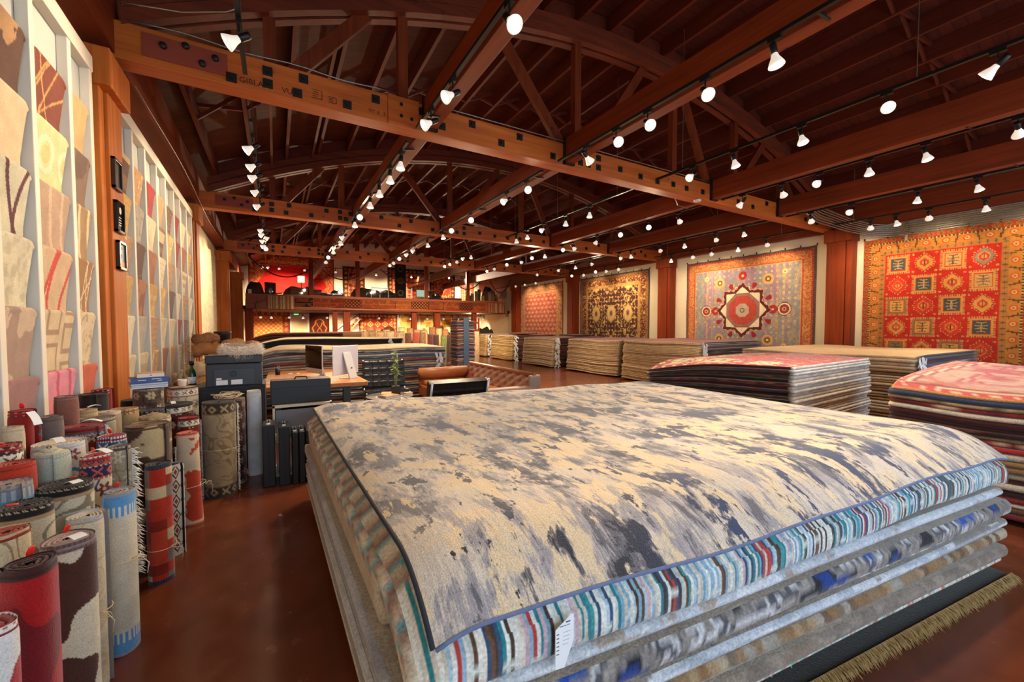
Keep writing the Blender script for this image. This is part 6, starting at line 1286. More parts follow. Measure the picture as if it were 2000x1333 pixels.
for k, (x, w_, h, y) in enumerate(((-.075, .105, .6, 4.66), (.055, .095, .575, 4.64), (.148, .05, .51, 4.63), (.208, .05, .51, 4.63), (.268, .05, .515, 4.63))):
    case(x, y, 0, w_, .26, h, 'black sample case standing on edge, %s from the white roll' % ORD[k], 0, k < 4)
lc = thing('carrying_case', 'large black case lying on top of the plastic drawer unit', 'case', (.23, 4.98, .7315), 0, 'black sample cases'); MB().box(0, 0, .125, .575, .2, .25).build('shell', M['case'], lc, bevel=.01); MB().tube([(-.06, -.02, .25), (-.05, -.03, .275), (.05, -.03, .275), (.06, -.02, .25)], .007, 8).build('handle', M['steel'], lc, True); MB().box(0, -.1006, .17, .57, .002, .004).build('seam', M['steel'], lc)
# ---- tufted chairs, table, plant, sofa
def tufts(nx, ny, W, H, depth=.013):
    u = np.linspace(0, 1, nx * 7 + 1); v = np.linspace(0, 1, ny * 7 + 1); U, V = np.meshgrid(u, v); z = -depth * (np.exp(-((U * nx % 1 - .0) / .09) ** 2) + np.exp(-((U * nx % 1 - 1) / .09) ** 2) + np.exp(-((V * ny % 1) / .09) ** 2) + np.exp(-((V * ny % 1 - 1) / .09) ** 2)).clip(0, 1.3); return U, V, z
def cushion(name, o0, du, dv, W, H, nx, ny, th, mat, parent):
    U, V, z = tufts(nx, ny, W, H); o0, du, dv = Vector(o0), Vector(du).normalized(), Vector(dv).normalized(); nn = du.cross(dv)
    P = np.array(o0) + U[..., None] * W * np.array(du) + V[..., None] * H * np.array(dv) + (z + th)[..., None] * np.array(nn); return sheet(name, P, np.ones(P.shape), -np.array(nn) * th, mat, None, None, parent)
def barcelona(loc, rz, label):
    o = thing('lounge_chair', label, 'chair', loc, rz, 'black tufted lounge chairs')
    cushion('seat', (-.38, -.42, .36), (1, 0, 0), (0, .99, -.12), .76, .74, 5, 4, .1, M['leather'], o); bk = cushion('backrest', (-.38, .28, .40), (1, 0, 0), (0, .32, .95), .76, .50, 5, 4, .1, M['leather'], o)
    q = MB()
    for i in range(1, 5):
        for j in range(1, 4): p = Vector((-.38 + .76 * i / 5, .28, .40)) + Vector((0, .32, .95)).normalized() * .5 * j / 4 + Vector((0, -.95, .32)) * .085; q.lathe([(.001, .004), (.006, .003), (.008, -.003)], tuple(p), 8)
    q.build('buttons', M['btn'], bk)
    for sx in (-.36, .36):
        MB().tube([(sx, .5, .9), (sx, .36, .55), (sx, .1, .3), (sx, -.2, .12), (sx, -.4, .0)], .014, 8).build('frame_leg', M['alu'], o, True); MB().tube([(sx, -.42, .4), (sx, -.1, .33), (sx, .2, .2), (sx, .42, .0)], .014, 8).build('frame_leg', M['alu'], o, True)
    q = MB()
    for k in range(6): q.box(-.3 + k * .12, .44 + .0, .60, .04, .006, .34)
    m = Matrix.Translation((0, .34, .55)) @ Matrix.Rotation(-.32, 4, 'X') @ Matrix.Translation((0, -.44, -.6)); q.v = [tuple(m @ Vector(p)) for p in q.v]; q.build('back_straps', plain('strap_leather', '#6a3a20', .5), o)
    return o
barcelona((1.72, 7.55, 0), -.12, 'black tufted lounge chair facing the viewer behind the coffee table'); barcelona((1.95, 5.05, 0), pi - .04, 'black tufted lounge chair seen from behind, beyond the big front stack')
ct = thing('coffee_table', 'round glass-topped coffee table beside the desk', 'coffee table', (1.55, 6.55, 0), 0); gl = NT('tinted_glass'); gg = gl.pbsdf((.55, .5, .45), .05, 0, .5); gg.inputs['Transmission Weight'].default_value = .5; M['tglass'] = gl.out(gg)
MB().lathe([(.001, .44), (.36, .44), (.365, .447), (.36, .455), (.001, .455)], (0, 0, 0), 48).build('glass_top', M['tglass'], ct, True); MB().lathe([(.345, .425), (.355, .425), (.355, .44), (.345, .44)], (0, 0, 0), 40).build('rim', M['steel'], ct, True)
for k in range(3): a = k * 2.1 + .4; MB().tube([(.33 * math.cos(a), .33 * math.sin(a), .43), (.28 * math.cos(a), .28 * math.sin(a), 0)], .012, 8).build('leg', M['steel'], ct, True)
def tbook(x, y, z, w, d, h, rz, cch, label): o = thing('book', label, 'book', (x, y, z), rz, 'books on the coffee table'); MB().box(0, 0, h / 2, w, d, h).build('cover', plain('tb_' + cch[1:], cch, .45, 0, .1, 12), o, bevel=.001); MB().box(.004, -.004, h / 2, w - .002, d - .002, h * .7).build('pages', M['bookpages'], o); return o
tbook(1.52, 6.38, .456, .3, .21, .022, .3, '#6a7480', 'large grey coffee-table book lying flat'); tbook(1.50, 6.39, .479, .24, .18, .012, .38, '#b87a50', 'tan book on top of the large grey coffee-table book'); tbook(1.58, 6.76, .456, .22, .2, .012, -.3, '#c8905a', 'orange-brown magazine behind the plant pot'); 
for k in range(3): tbook(1.80, 6.42, .456 + .016 * k, .12, .09, .015, .1 * k, ['#d8dce0', '#e8e4dc', '#c07a4a'][k], ['white', 'cream', 'copper'][k] + ' little book in the short pile by the pot')
pt = thing('potted_plant', 'small green plant in a dark square pot on the coffee table', 'plant', (1.66, 6.6, .456), 0)
MB().prism([(-.06, -.06), (.06, -.06), (.06, .06), (-.06, .06)], 2, 0, .135).build('pot', plain('dark_wood_pot', '#2b211c', .6, 0, .2, 20), pt, bevel=.004)
st_ = MB()
for k in range(3): st_.tube([(.012 * (k - 1), .006 * k, .12), (.02 * (k - 1), 0, .3), (.03 * (k - 1), .01, .5 + .08 * k)], .006, 6, None, .002)
st_.build('stem', plain('pale_stem', '#a8b47a', .6), pt, True); lf = MB(); rr_ = random.Random(6)
for i in range(90):
    z = rr_.choice((rr_.uniform(.3, .45), rr_.uniform(.3, .5), rr_.uniform(.5, .68))); a = rr_.uniform(0, 6.28); c0 = Vector((rr_.uniform(-.02, .02), rr_.uniform(-.02, .02), z)); d = Vector((math.cos(a), math.sin(a), rr_.uniform(-.3, .6))).normalized(); s_ = d.cross(Vector((0, 0, 1))).normalized() * .012; L = rr_.uniform(.05, .1)
    lf.add([c0, c0 + d * L * .45 + s_, c0 + d * L + Vector((0, 0, -.015)), c0 + d * L * .45 - s_, c0 + d * L * .45 + Vector((0, 0, .006))], [(0, 1, 4), (1, 2, 4), (2, 3, 4), (3, 0, 4)])
lf.build('foliage', plain('green_leaf', '#6f8a32', .5, 0, .35, 30), pt)
# sofa
sf = thing('sofa', 'tan leather sofa with tufted back and bolster arm', 'sofa', (3.0, 6.65, 0), 0)
MB().box(-.02, 0, .30, 1.1, 2.5, .22).build('seat_base', M['tanl'], sf, bevel=.03)
for sx in (-.45, .45):
    for sy in (-1.15, 1.15): MB().lathe([(.02, 0), (.03, .19)], (sx, sy, 0), 12).build('leg', M['steel'], sf)
for k in range(2): MB().box(-.1, -.6 + 1.2 * k, .45, .86, 1.17, .1).build('seat_cushion', M['tanl2'], sf, bevel=.035)
nu, nv = 60, 20; U, V = np.meshgrid(np.linspace(0, 1, nu), np.linspace(0, 1, nv)); tz = sum(np.exp(-(((U - (i + .5 * (j % 2)) / 9) * 2.5 / .06) ** 2 + ((V - (j + .6) / 4) * .5 / .06) ** 2)) for i in range(10) for j in range(4))
Pb = np.stack([.34 + .16 * V - .05 * np.cos(V * pi / 2) + .035 * tz, 1.2 - 2.42 * U, .40 + .38 * V + 0 * U], -1); sheet('backrest', Pb, np.ones(Pb.shape), (.12, 0, 0), M['vel'], None, None, sf)
MB().box(.54, -1.23, .60, .22, .06, .36, None).build('back_end', plain('grey_tan_leather', '#a08a80', .4, 0, .1, 12), sf, bevel=.03); MB().tube([(.53, 1.22, .775), (.53, -1.24, .765)], .045, 12).build('back_roll', M['tanl'], sf, True)
MB().tube([(-.58, 1.16, .62), (.42, 1.16, .62)], .115, 22).build('bolster_arm', M['tanl2'], sf, True); MB().box(-.08, 1.17, .42, .98, .16, .2).build('arm_panel', M['tanl'], sf, bevel=.03)
MB().box(-.03, -1.22, .5, 1.12, .2, .22).build('arm_panel', plain('dusty_leather', '#9a7a6c', .42, 0, .1, 12), sf, bevel=.035)
# hides heaped against the left wall behind the printer
HC = [('#6a4630', 'dark brown'), ('#b07a4c', 'tan'), ('#8a5a3a', 'brown'), ('#5a4444', 'plum-grey'), ('#c89a68', 'sandy'), ('#9a6a44', 'chestnut'), ('#e0cca4', 'cream')]
for k, (x, y, z, a, l, r_, ci) in enumerate(((-1.0, 7.2, .16, .3, .7, .16, 3), (-.85, 6.6, .16, 1.2, .5, .15, 0), (-.65, 7.3, .15, 2.0, .5, .14, 2), (-.95, 7.6, .45, .2, .6, .14, 5), (-.75, 6.9, .45, .8, .5, .14, 1), (-.95, 7.0, .72, .4, .6, .13, 4), (-.75, 7.5, .72, 1.7, .5, .13, 3), (-.85, 7.2, .97, .5, .6, .12, 6), (-.7, 7.8, 1.0, 1.2, .5, .11, 2), (-.9, 7.6, 1.2, .1, .55, .1, 1), (-.6, 8.2, .3, 1.5, .6, .28, 0), (-.65, 8.15, .85, .6, .5, .24, 5), (-.6, 8.2, 1.22, .9, .4, .12, 4), (-.95, 8.0, 1.35, .9, .5, .09, 5))):
    d = Vector((math.cos(a), math.sin(a), .06)) * l * .5; c0 = Vector((max(x, LW(y) + .25), y, z)); o = thing('sheepskin', '%s sheepskin, %s up in the heap by the left wall' % (HC[ci][1], ORD[k]), 'sheepskin', tuple(c0), 0, 'sheepskins heaped by the left wall')
    d.x *= .6; pts = [d * t_ + Vector((0, 0, .02 * math.sin(5 * t_ + k))) for t_ in np.linspace(-1, 1, 7)]; mt = plain('hide_%d' % k, HC[ci][0], .9, 0, .3, 9); fur_blob('pelt', pts, r_ * .92, mt, mt, 500, o, .035, k)
lm = thing('pot', 'small dark pot standing on the heap of sheepskins', 'pot', (-.78, 8.5, 1.3), 0)
MB().lathe([(.04, -1.3), (.05, -1.29), (.05, -.02), (.1, 0), (.12, .12), (.13, .16), (.11, .16), (.001, .1)], (0, 0, 0), 18).build('body', M['black'], lm, True)
lm['label'] = 'dark flared pot on a stand behind the heap of sheepskins'
# ---------------------------------------------------------------- balcony across the back of the hall
FY = 20.8
struct(MB().box(5.3, (FY + YB) / 2 + .1, 2.36, 13.3, YB - FY - .2, .16).build('floor_slab', M['deck']))
fa = MB().box(5.22, FY, 2.62, 12.6, .12, .66); struct(fa.build('balcony_beam', M['fascia'], bevel=.01))
# wavy mouldings along its front
n = 160; xs = np.linspace(-1.05, 11.5, n)
for zc, amp, th, nm in ((2.9, .035, .07, 'balcony_trim'), (2.37, .03, .06, 'balcony_trim')):
    b = MB()
    for a, c in zip(xs[:-1], xs[1:]):
        f = lambda x: zc + amp * math.sin(x * 1.35) * (1 if x > 1.5 else .3); vs = [(x, FY - .1 - dy, f(x) + h) for x in (a, c) for dy in (0, .05) for h in (-th / 2, th / 2)]
        b.add(vs, [(0, 1, 3, 2), (4, 6, 7, 5), (0, 4, 5, 1), (2, 3, 7, 6), (0, 2, 6, 4), (1, 5, 7, 3)])
    struct(b.build(nm, M['fascia']))
# woven bands and kilims pinned along the balcony front
def band(x0, w, z0, h, fn, label, cat='kilim', name='hanging_kilim', nu=60, nv=26, yo=0.):
    U, V = np.meshgrid(np.linspace(0, w, nu), np.linspace(0, h, nv)); P = np.stack([x0 + U, FY - .175 - yo + .01 * np.sin(U * 9), z0 + h - V], -1)
    return tag(sheet(name, P, fn(U, V, w, h), (0, .01, 0), M['fab'], back=C('#6a4a34')), label, cat, 'kilims pinned along the balcony')
def vst(sd, pal):
    def f(U, V, w, h): k = np.floor(U / .045).astype(int); return pick([C(p) for p in pal], _L[(k * 7 + sd) & 255, sd] * len(pal))
    return f
def trel(bg, fg):
    def f(U, V, w, h): m = np.abs(np.abs((U / .16) % 1 - .5) + np.abs((V / .16) % 1 - .5) - .5) < .2; return np.where(m[..., None], C(fg), C(bg))
    return f
def bagp(bg, fg, sd):
    def f(U, V, w, h): m = (np.abs((V / h) - .5) < .06) | (vn(U * 9, V * 9, sd) > .7); return np.where(m[..., None], C(fg), C(bg))
    return f
band(-.28, 1.0, 2.3, .58, vst(2, ['#c8a878', '#b8946a', '#d8bc8c', '#a8603c', '#c0a070', '#8a6a48']), 'striped tan kilim hung over the left part of the balcony front', yo=.02)
x = .78
for k, (w_, f, lb) in enumerate(((.75, bagp('#7a4428', '#2c1c14', 3), 'brown bag face with black figures on the balcony front'), (.7, bagp('#8a3a20', '#a04c2a', 4), 'plain red-brown bag face right of the black-figured one'), (.6, bagp('#7a301c', '#944428', 5), 'dark rust bag face left of the first trellis panel'), (.75, trel('#a8582c', '#40201a'), 'trellis-patterned panel, leftmost of three on the balcony front'),
                               (.8, bagp('#8a4024', '#a0542c', 6), 'rust bag face right of the leftmost trellis panel'), (.85, bagp('#8e4424', '#ac6030', 7), 'red-brown bag face mid-way between two trellis panels'), (.8, bagp('#a05428', '#b86c38', 8), 'light rust bag face left of the middle trellis panel'), (.9, trel('#bc7434', '#40201a'), 'trellis-patterned panel, middle of three on the balcony front'), (.8, bagp('#844024', '#9c5028', 9), 'dull rust bag face right of the middle trellis panel'),
                               (.9, bagp('#884424', '#a4562e', 10), 'dull red-brown bag face below the grey rug pile'), (.8, trel('#94502c', '#38181a'), 'trellis-patterned panel, rightmost of three on the balcony front'), (.8, bagp('#803c20', '#9c5028', 11), 'deep rust bag face right of the rightmost trellis panel'))):
    band(x, w_ - .03, 2.42, .40, f, lb); x += w_
band(10.35, 1.05, 2.3, .55, vst(7, ['#a87850', '#8a5a3a', '#b88c60', '#7a4a30']), 'striped brown kilim at the right end of the balcony front', yo=.02)
# tassel by the left kilim
tb = MB(); tb.tube([(-.62, FY - .2, 2.62), (-.5, FY - .21, 2.6), (-.36, FY - .21, 2.66), (-.28, FY - .21, 2.7)], .03, 8); tb.tube([(-.62, FY - .2, 2.62), (-.66, FY - .2, 2.45), (-.65, FY - .2, 2.2)], .035, 8, None, .05); tag(tb.build('hanging_tassel', plain('tan_wool', '#9a7448', .9, 0, .2, 30), smooth=True), 'twisted tan wool tassel left of the striped balcony kilim', 'tassel')
tb = MB(); tb.tube([(11.42, FY - .2, 2.85), (11.5, FY - .2, 2.55), (11.55, FY - .2, 2.1)], .05, 8, None, .08); tag(tb.build('hanging_tassel', plain('brown_wool', '#8a6244', .9, 0, .2, 30), smooth=True), 'brown wool tassel at the right end of the balcony', 'tassel')
# posts up from the balcony and below it
for x in (1.44, 3.46, 6.86, 9.2): struct(MB().box(x, FY + .02, (2.95 + arc(x) + .3) / 2, .18, .18, arc(x) + .3 - 2.95).build('balcony_pillar', M['post_red'], bevel=.008))
for x, w_ in ((2.46, .2), (2.98, .3), (6.27, .26), (7.52, .32), (-.98, .3), (9.7, .24)): struct(MB().box(x, FY + .3, 1.14, w_, .24, 2.28).build('balcony_pillar', M['post_red'], bevel=.008))
# glass guard between the posts
gl = NT('guard_glass'); gb = gl.n('BsdfGlass', i_Roughness=0.0, i_IOR=1.05); tb_ = gl.n('BsdfTransparent'); gs = gl.n('BsdfGlossy', i_Roughness=.03); mx = gl.n('MixShader'); fr_ = gl.n('Fresnel', i_IOR=1.5); gl.l(fr_, 0, mx, 0); gl.l(tb_, 0, mx, 1); gl.l(gs, 0, mx, 2); M['guard'] = gl.out(mx)
px_ = [-.95, 1.44, 3.46, 6.86, 9.2, 11.45]
for k, (a, c) in enumerate(zip(px_[:-1], px_[1:])):
    g = MB().box((a + c) / 2, FY - .02, 3.3, c - a - .2, .012, .70).build('glass_panel', M['guard']); tag(g, 'clear glass guard panel on the balcony, ' + ['leftmost', 'second from the left', 'middle one', 'second from the right', 'rightmost'][k], 'glass panel', 'balcony glass guards')
# ropes swagged between the posts
for k, (x0, z0, x1, z1, zl, lb) in enumerate(((-1.0, 4.6, 1.44, 4.15, 3.72, 'leftmost'), (1.55, 4.5, 3.46, 3.95, 3.75, 'second from the left'), (4.3, 4.45, 6.86, 4.0, 3.75, 'middle'), (8.15, 4.1, 10.1, 4.35, 3.55, 'second from the right'), (10.3, 4.4, 11.75, 4.2, 3.45, 'rightmost'))):
    pts = [(x0 + (x1 - x0) * u, FY - .28, (z0 + (z1 - z0) * u) - (4 * u * (1 - u)) * ((z0 + z1) / 2 - zl)) for u in np.linspace(0, 1, 24)]
    tag(MB().tube(pts, .028, 8).build('hanging_rope', M['rope'], smooth=True), 'thick brown rope swagged above the balcony, %s of five' % lb, 'rope', 'ropes swagged above the balcony')
# dark runner hanging in front of the right-hand upstairs wall
def runner(U, V, w, h): r = np.hypot(U - w / 2, ((V / .6) % 1 - .5) * .6); out = C('#1a1612') * np.ones(U.shape + (3,)); out = np.where(((r < .16) & (r > .09))[..., None], C('#5a4632'), out); return np.where((np.abs(U - w / 2) > w / 2 - .05)[..., None], C('#2c241c'), out)
U, V = np.meshgrid(np.linspace(0, .56, 30), np.linspace(0, 1.75, 60)); P = np.stack([5.2 + U, FY - .12 + .01 * np.sin(V * 3), 4.72 - V], -1)
tag(sheet('hanging_runner', P, runner(U, V, .56, 1.75), (0, .012, 0), M['fab'], back=C('#1a1612')), 'narrow near-black runner with round motifs hanging down over the balcony', 'runner')
# ---- things on the balcony
M['dcl'] = plain('dark_cloth', '#1c1a18', .9, 0, .3, 6, bump=.3); ZB = 2.45
def heap(x, y, w, d, h, label, mat, sd, z=ZB):
    n = 30; U, V = np.meshgrid(np.linspace(-1, 1, n), np.linspace(-1, 1, n)); s_ = np.clip(1 - np.maximum(np.abs(U), np.abs(V)) ** 4, 0, 1); H = h * s_ ** .5 * (.75 + .5 * fbm(U * 1.6 + sd, V * 1.6, sd)); P = np.stack([x + U * w / 2, y + V * d / 2, z + H], -1)
    return tag(sheet('covered_heap', P, np.ones(P.shape), (0, 0, -.004), mat), label, 'covered heap')
heap(-.75, 21.7, .75, .8, 1.0, 'black covered heap at the left end of the balcony', M['dcl'], 1); heap(1.0, 22.2, 1.5, .9, .9, 'dark covered heap behind the brown boxes on the balcony', M['dcl'], 4); heap(2.6, 21.9, .9, .7, .75, 'small dark heap right of the first balcony post', M['dcl'], 7)
heap(4.05, 22.0, 1.6, .9, .95, 'dark heap between the second post and the metal frame', M['dcl'], 9); heap(5.0, 22.4, 1.5, .9, .95, 'dark heap behind the metal frame', M['dcl'], 12); heap(7.7, 22.3, 1.3, .9, .85, 'brown-black heap right of the pale screen', M['dcl'], 15); heap(11.3, 22.3, .8, .9, 1.35, 'tall dark heap at the right end of the balcony', M['dcl'], 19)
ch = thing('armchair', 'dark high-backed armchair silhouetted on the balcony', 'chair', (-.05, 21.8, ZB), .5); MB().box(0, .25, .75, .5, .08, .75).build('backrest', M['dcl'], ch, bevel=.03); MB().box(0, 0, .42, .55, .5, .12).build('seat', M['dcl'], ch, bevel=.02)
for sx in (-.24, .24):
    for sy in (-.2, .24): MB().box(sx, sy, .18, .05, .05, .36).build('leg', M['joist'], ch)
    MB().box(sx, .0, .62, .06, .5, .05).build('armrest', M['joist'], ch)
for k, (x, y, w_, d_, h_, hx, lb) in enumerate(((.95, 21.5, .62, .5, .85, '#4a3424', 'brown box with woven side on the balcony'), (1.65, 21.6, .55, .5, .8, '#2c2420', 'dark box left of the first balcony post'), (2.45, 21.4, .7, .4, .62, '#17191c', 'black box with pale lid right of the first balcony post'), (.15, 21.4, .35, .35, .5, '#8a2a1c', 'red box beside the armchair'), (-.3, 21.3, .35, .3, .55, '#3a2a20', 'small brown box beside the black heap'))):
    o = thing('storage_box', lb, 'box', (x, y, ZB), 0); MB().box(0, 0, h_ / 2, w_, d_, h_).build('body', plain('box_%d' % k, hx, .7, 0, .25, 9), o, bevel=.01); MB().box(0, 0, h_ + .012, w_ + .02, d_ + .02, .024).build('lid', M['alu'] if k == 2 else plain('lid_%d' % k, hx, .6, 0, .2, 9), o)
pb_ = thing('white_board', 'pale leaning board at the left end of the balcony', 'board', (-.98, 21.05, ZB), 0); MB().box(.05, 0, .35, .14, .03, .7).build('board', M['cream'], pb_)
bw = thing('white_bowl', 'small dark bowl with white rim at the balcony edge', 'bowl', (1.95, 21.05, 2.95), 0); MB().lathe([(.06, -.5), (.06, -.02), (.08, 0), (.17, .14), (.16, .14), (.001, .03)], (0, 0, 0), 24).build('bowl', M['black'], bw, True); MB().lathe([(.155, .135), (.18, .135), (.18, .16), (.155, .16)], (0, 0, 0), 24).build('rim', M['white'], bw, True)
lp = thing('floor_lamp', 'lamp with square cream shade in front of the crimson rug', 'lamp', (1.15, 22.9, ZB), 0); MB().box(0, 0, 1.42, .3, .3, .3).build('lamp_shade', emit('lit_shade', (1, .78, .45), 1.6), lp); MB().tube([(0, 0, 0), (0, 0, 1.3)], .02, 8).build('pole', M['steel'], lp); MB().lathe([(.15, 0), (.15, .02), (.03, .04)], (0, 0, 0), 18).build('base', M['steel'], lp)
sc = thing('sculpture', 'grey folding step ladder beside the lamp on the balcony', 'ladder', (1.55, 22.4, ZB), .2)
for sx in (-.16, .16): MB().bar((sx, -.2, 0), (sx * .6, 0, 1.45), .04, .04).build('rail', M['conduit'], sc); MB().bar((sx, .25, 0), (sx * .6, 0, 1.45), .03, .03).build('rear_leg', M['conduit'], sc)
for k in range(5): MB().box(0, -.2 + .2 * (k + 1) / 6, .25 * (k + 1), .3, .07, .02).build('step', M['conduit'], sc)
sc.name = 'step_ladder'
mf = thing('metal_frame', 'thin silver metal frame standing on the balcony', 'frame', (4.6, 21.3, ZB), 0); q = MB()
for x in (-.42, 0.0, .42): q.tube([(x, 0, 0), (x, 0, 1.02 if x else .7)], .018, 8)
q.tube([(-.42, 0, 1.02), (.42, 0, 1.02)], .018, 8); q.tube([(-.42, 0, .5), (.42, 0, .5)], .008, 6); q.build('tubing', M['alu'], mf)
la = thing('wall_ladder', 'narrow pale metal ladder behind the balcony glass', 'ladder', (6.1, 21.4, ZB), 0)
for sx in (-.16, .16): MB().box(sx, 0, .55, .035, .035, 1.1).build('rail', M['alu'], la)
for k in range(5): MB().box(0, 0, .12 + .22 * k, .3, .03, .05).build('rung', M['alu'], la)
sn = thing('monitor', 'pale green glowing monitor on the balcony', 'monitor', (6.85, 21.6, ZB), .1); MB().box(0, 0, .86, .62, .04, .40).build('casing', M['black'], sn); q = emit('pale_screen', (.62, .85, .62), .55); MB().box(0, -.022, .86, .58, .004, .36).build('screen', q, sn); MB().tube([(0, 0, 0), (0, 0, .68)], .03, 8).build('stand', M['steel'], sn); MB().box(0, 0, .012, .3, .22, .024).build('foot', M['steel'], sn)
bs = thing('desk_chair', 'dark office chair partly hiding the pale monitor', 'chair', (7.05, 21.15, ZB), -.4); MB().box(0, .2, .78, .42, .07, .42).build('backrest', M['dcl'], bs, bevel=.03); MB().box(0, 0, .5, .45, .45, .08).build('seat', M['dcl'], bs, bevel=.02); MB().tube([(0, 0, .06), (0, 0, .48)], .03, 8).build('column', M['steel'], bs)
for k in range(5): a = k * 1.257; MB().bar((0, 0, .08), (.26 * math.cos(a), .26 * math.sin(a), .03), .04, .03).build('foot', M['steel'], bs)
for k, (hx, nm) in enumerate((('#8a9aa0', 'grey'), ('#6a2a2a', 'maroon'), ('#9ab0b4', 'pale blue'), ('#4a5050', 'charcoal'), ('#a8b4b4', 'silver'), ('#5c6a6c', 'slate'), ('#7c3a34', 'rust'))):
    z = ZB + .02 + .09 * k; slab('folded_kilim', ((8.2, 21.2), (9.0, 21.2), (9.0, 21.8), (8.2, 21.8)), z, .085, C(hx), (C(hx), C(hx) * .8, C(hx), C(hx)), (.03, .02, .02, .02), 12, 8, None, '%s kilim, %s in the folded pile on the balcony' % (nm, ORD[k]), 'folded kilims piled on the balcony', cat='kilim')
# rolls standing at the right of the balcony, and the crowd of rolls on the hall floor beyond the stacks
def simple_roll(x, y, z, h, r, hx, label, group, sd):
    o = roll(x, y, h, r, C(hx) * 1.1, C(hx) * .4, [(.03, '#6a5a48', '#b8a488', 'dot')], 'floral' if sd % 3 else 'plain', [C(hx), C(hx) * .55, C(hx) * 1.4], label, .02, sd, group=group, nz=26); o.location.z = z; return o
for k, hx in enumerate(('#6a5244', '#7a6a58', '#8a7460', '#4a3c34', '#94805e', '#3c3430', '#7c5e48', '#5c4c40', '#2c2826')):
    simple_roll(9.55 + .21 * k, 21.35 + .06 * (k % 2), ZB, .85 + .12 * ((k * 5) % 4), .098, hx, '%s rolled rug, %s from the left in the row on the balcony' % (['brown', 'grey-brown', 'taupe', 'dark brown', 'khaki', 'charcoal', 'chestnut', 'umber', 'black'][k], ORD[k]), 'rolled rugs standing on the balcony', k + 70)
RR = [(2.98, .12, 1.36, '#a08460', 'tan'), (3.26, .13, 1.38, '#8c7050', 'brown'), (3.56, .15, 1.36, '#a88a64', 'sandy'), (3.92, .17, 1.36, '#a48c6c', 'beige'), (4.30, .17, 1.35, '#94805f', 'khaki'), (4.66, .13, 1.28, '#54302a', 'dark red-brown'), (4.96, .13, 1.3, '#8c3a2c', 'rust'), (5.26, .14, 1.3, '#7c5a3c', 'chestnut'), (5.56, .12, 1.22, '#5a2a28', 'maroon'), (5.84, .13, 1.2, '#4a2a28', 'dark maroon'), (6.14, .13, 1.16, '#6c7a44', 'moss green'), (6.44, .12, 1.18, '#44302a', 'dark brown'), (6.72, .12, 1.25, '#8a6a44', 'ochre')]
for k, (x, r_, h_, hx, nm) in enumerate(RR): simple_roll(x, 16.4 + .08 * (k % 2), 0, h_, r_, hx, '%s rolled rug standing in the front row beyond the stacks, %s from the left' % (nm, ORD[k]), 'rolled rugs standing beyond the stacks', k + 90)
for k in range(14): simple_roll(2.95 + .32 * k, 16.95 + .07 * (k % 3), 0, 1.36 + .05 * ((k * 3) % 4), .14, ['#c8a070', '#9c6a44', '#b07850', '#d8b080', '#8a5a3c'][k % 5], '%s rolled rug in the back row beyond the stacks, %s from the left' % (['sandy', 'brown', 'terracotta', 'cream', 'chestnut'][k % 5], ORD[k]), 'rolled rugs in the back row beyond the stacks', k + 110)
slab('rug_bale', ((6.95, 15.9), (7.55, 15.9), (7.55, 16.5), (6.95, 16.5)), .0, 1.32, C('#c8a880'), (mottle(['#c0a078', '#b4946c', '#c8a880'], 9, 4),) * 4, (.02,) * 4, 30, 12, None, 'tall beige bale of rugs left of the blue rack')
for k in range(6): slab('rug', ((1.7, 15.9), (2.75, 15.9), (2.75, 16.6), (1.7, 16.6)), .03 + .22 * k, .215, C('#c89a60') if k == 5 else C('#3a2820'), (C(['#4a3226', '#2c201a', '#5a3e2c', '#3a2a22', '#4a2a20', '#6a4a34'][k]),) * 4, (.02,) * 4, 12, 8, None, 'dark folded rug, %s from the floor in the short stack left of the standing rolls' % ORD[k], 'dark folded rugs left of the standing rolls')
# wooden frame, heaped rugs at the far right
wf_ = thing('wooden_frame', 'open wooden rack frame among the far stacks', 'rack', (8.6, 18.0, 0), 0)
for x in (-.75, .05, .75): MB().box(x, 0, .98, .07, .07, 1.96 if x else 1.9).build('post', M['post_red'], wf_)
for z in (1.72, 1.35): MB().box(0, 0, z, 1.5, .06, .10 if z > 1.5 else .04).build('rail', M['post_red'], wf_)
wf_.location = (8.35, 19.2, 0)
for k, (x, y, l_, w_, h_, hx, lb) in enumerate(((7.3, 19.6, 1.3, .9, 1.25, '#5c3c28', 'brown heap of rugs right of the blue rack'), (6.9, 21.9, .8, .7, 1.3, '#c8986a', 'sandy heap of rugs far under the balcony'), (8.75, 21.85, 1.5, .9, 1.45, '#26241e', 'black-green heap of rugs under the balcony behind the wooden frame'), (10.6, 21.7, 1.3, .9, 1.4, '#3a3426', 'dark olive heap of rugs at the right under the balcony'), (4.9, 21.8, 1.6, .8, 1.38, '#7a4430', 'rust heap of rugs below the red diamond rug'), (8.2, 22.8, .9, .6, 1.5, '#8a5a34', 'chestnut heap of rugs beneath the yellow patchwork rugs'))):
    heap(x, y, l_, w_, h_, lb, plain('heap_%d' % k, hx, .9, 0, .35, 5, bump=.3), 30 + k, 0)
lb_ = thing('light_box', 'small lit yellow box on the far stacks behind the wooden frame', 'light box', (8.0, 20.3, 1.15), 0); MB().box(0, 0, .17, .42, .2, .34).build('lit_front', emit('lit_paper', (1, .72, .3), 1.2), lb_); MB().box(0, .02, -.58, .4, .2, 1.14).build('stand', M['joist'], lb_)
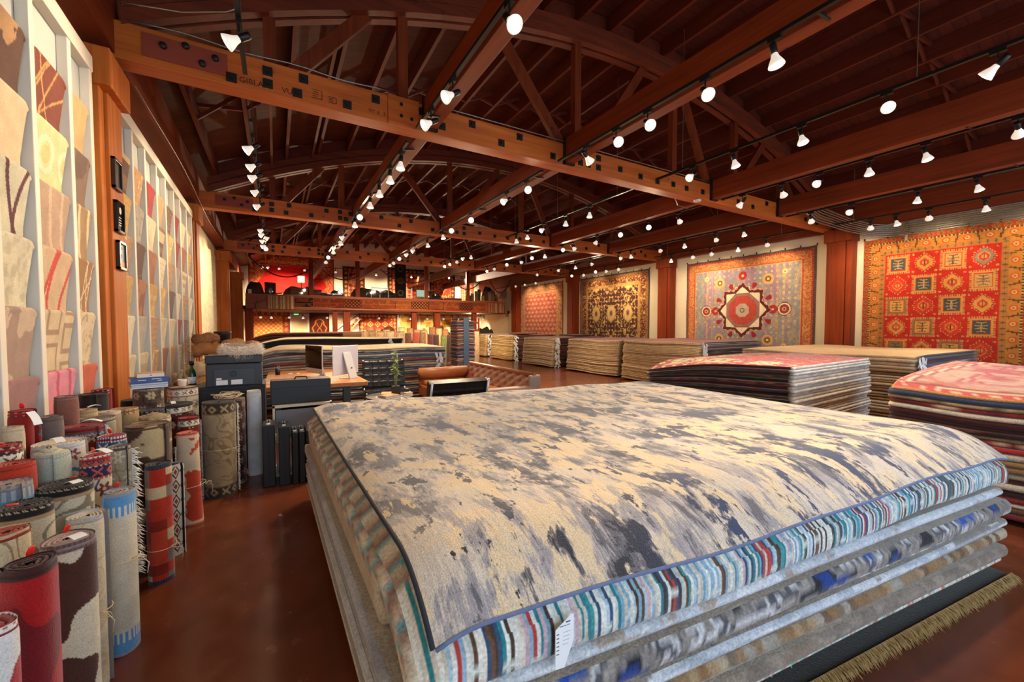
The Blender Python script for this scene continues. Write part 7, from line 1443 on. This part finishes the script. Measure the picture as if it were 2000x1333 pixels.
# back door, exit sign, stairs
dr_ = thing('door_1', 'cream panelled back door under the balcony', 'door', (1.14, YB - .03, 0), 0); dr_['kind'] = 'structure'
MB().box(0, 0, 1.05, .72, .05, 2.1).build('door_leaf', plain('door_cream', '#d8c090', .6, 0, .05, 4), dr_, bevel=.004); MB().box(-.40, -.005, 1.07, .06, .07, 2.18).build('door_frame', M['white'], dr_); MB().box(.40, -.005, 1.07, .06, .07, 2.18).build('door_frame', M['white'], dr_); MB().tube([(.28, -.03, 1.0), (.28, -.07, 1.0), (.2, -.07, 1.0)], .012, 8).build('door_handle', M['alu'], dr_)
ex = thing('exit_sign', 'small glowing green exit sign above the back door', 'sign', (.98, YB - .16, 2.2), 0); MB().box(0, 0, 0, .24, .03, .1).build('casing', M['white'], ex); MB().box(0, -.0165, 0, .22, .003, .085).build('lit_face', emit('exit_green', (.1, .8, .15), 2.2), ex); MB().box(-.0, .075, 0.0, .03, .13, .03).build('wall_arm', M['white'], ex)
text('lettering', 'EXIT', M['white'], .075, (0, -.0185, 0), (pi / 2, 0, 0), ex, .0005, 'CENTER')
stt = thing('staircase', 'wooden stair rising to the right under the balcony', 'stairs', (2.9, 24.2, 0), 0)
MB().bar((0, -.25, .55), (1.25, -.25, 2.05), .06, .26, (0, 1, 0)).build('stringer', M['fascia'], stt); MB().bar((0, .25, .55), (1.25, .25, 2.05), .06, .26, (0, 1, 0)).build('stringer', M['fascia'], stt); MB().bar((-.1, -.3, 1.25), (1.15, -.3, 2.7 - .45), .05, .08, (0, 1, 0)).build('handrail', M['post_red'], stt)
for k in range(7): MB().box(.08 + .18 * k, 0, .62 + .215 * k, .24, .5, .04).build('step', M['fascia'], stt)
MB().box(-.05, 0, .28, .1, .6, .56).build('newel', M['fascia'], stt)
# ---------------------------------------------------------------- daylight, sky, camera
wd = bpy.data.worlds.new('sky'); S.world = wd; wd.use_nodes = True
bg = wd.node_tree.nodes['Background']; bg.inputs[0].default_value = (.55, .72, 1, 1); bg.inputs[1].default_value = .5
al = bpy.data.lights.new('window_daylight', 'AREA'); al.shape = 'RECTANGLE'; al.size = 11.6; al.size_y = 2.8; al.energy = 330; al.color = (.66, .82, 1.0)
ao = bpy.data.objects.new('window_daylight', al); COL.objects.link(ao); ao.location = (5.1, YF - .35, 1.85); ao.rotation_euler = (pi / 2, 0, 0)
cam = bpy.data.cameras.new('camera'); cam.sensor_width = 36; cam.lens = 36 * 800 / 2000; cam.clip_start = .05; cam.clip_end = 200
co = bpy.data.objects.new('camera', cam); COL.objects.link(co); co.location = (0, 0, 1.55)
co.rotation_euler = (pi / 2 - math.atan(29 / 800), 0, -math.atan(462 / 800)); S.camera = co
vs = S.view_settings; S.display_settings.display_device = 'sRGB'; vs.view_transform = 'Standard'; vs.look = 'None'; vs.gamma = 1; vs.use_curve_mapping = False; vs.exposure = 0.35
cy = S.cycles; cy.max_bounces = 6; cy.diffuse_bounces = 3; cy.glossy_bounces = 3; cy.transmission_bounces = 4; cy.transparent_max_bounces = 8; cy.caustics_reflective = False; cy.caustics_refractive = False; cy.sample_clamp_indirect = 4; cy.use_light_tree = True; cy.use_denoising = True
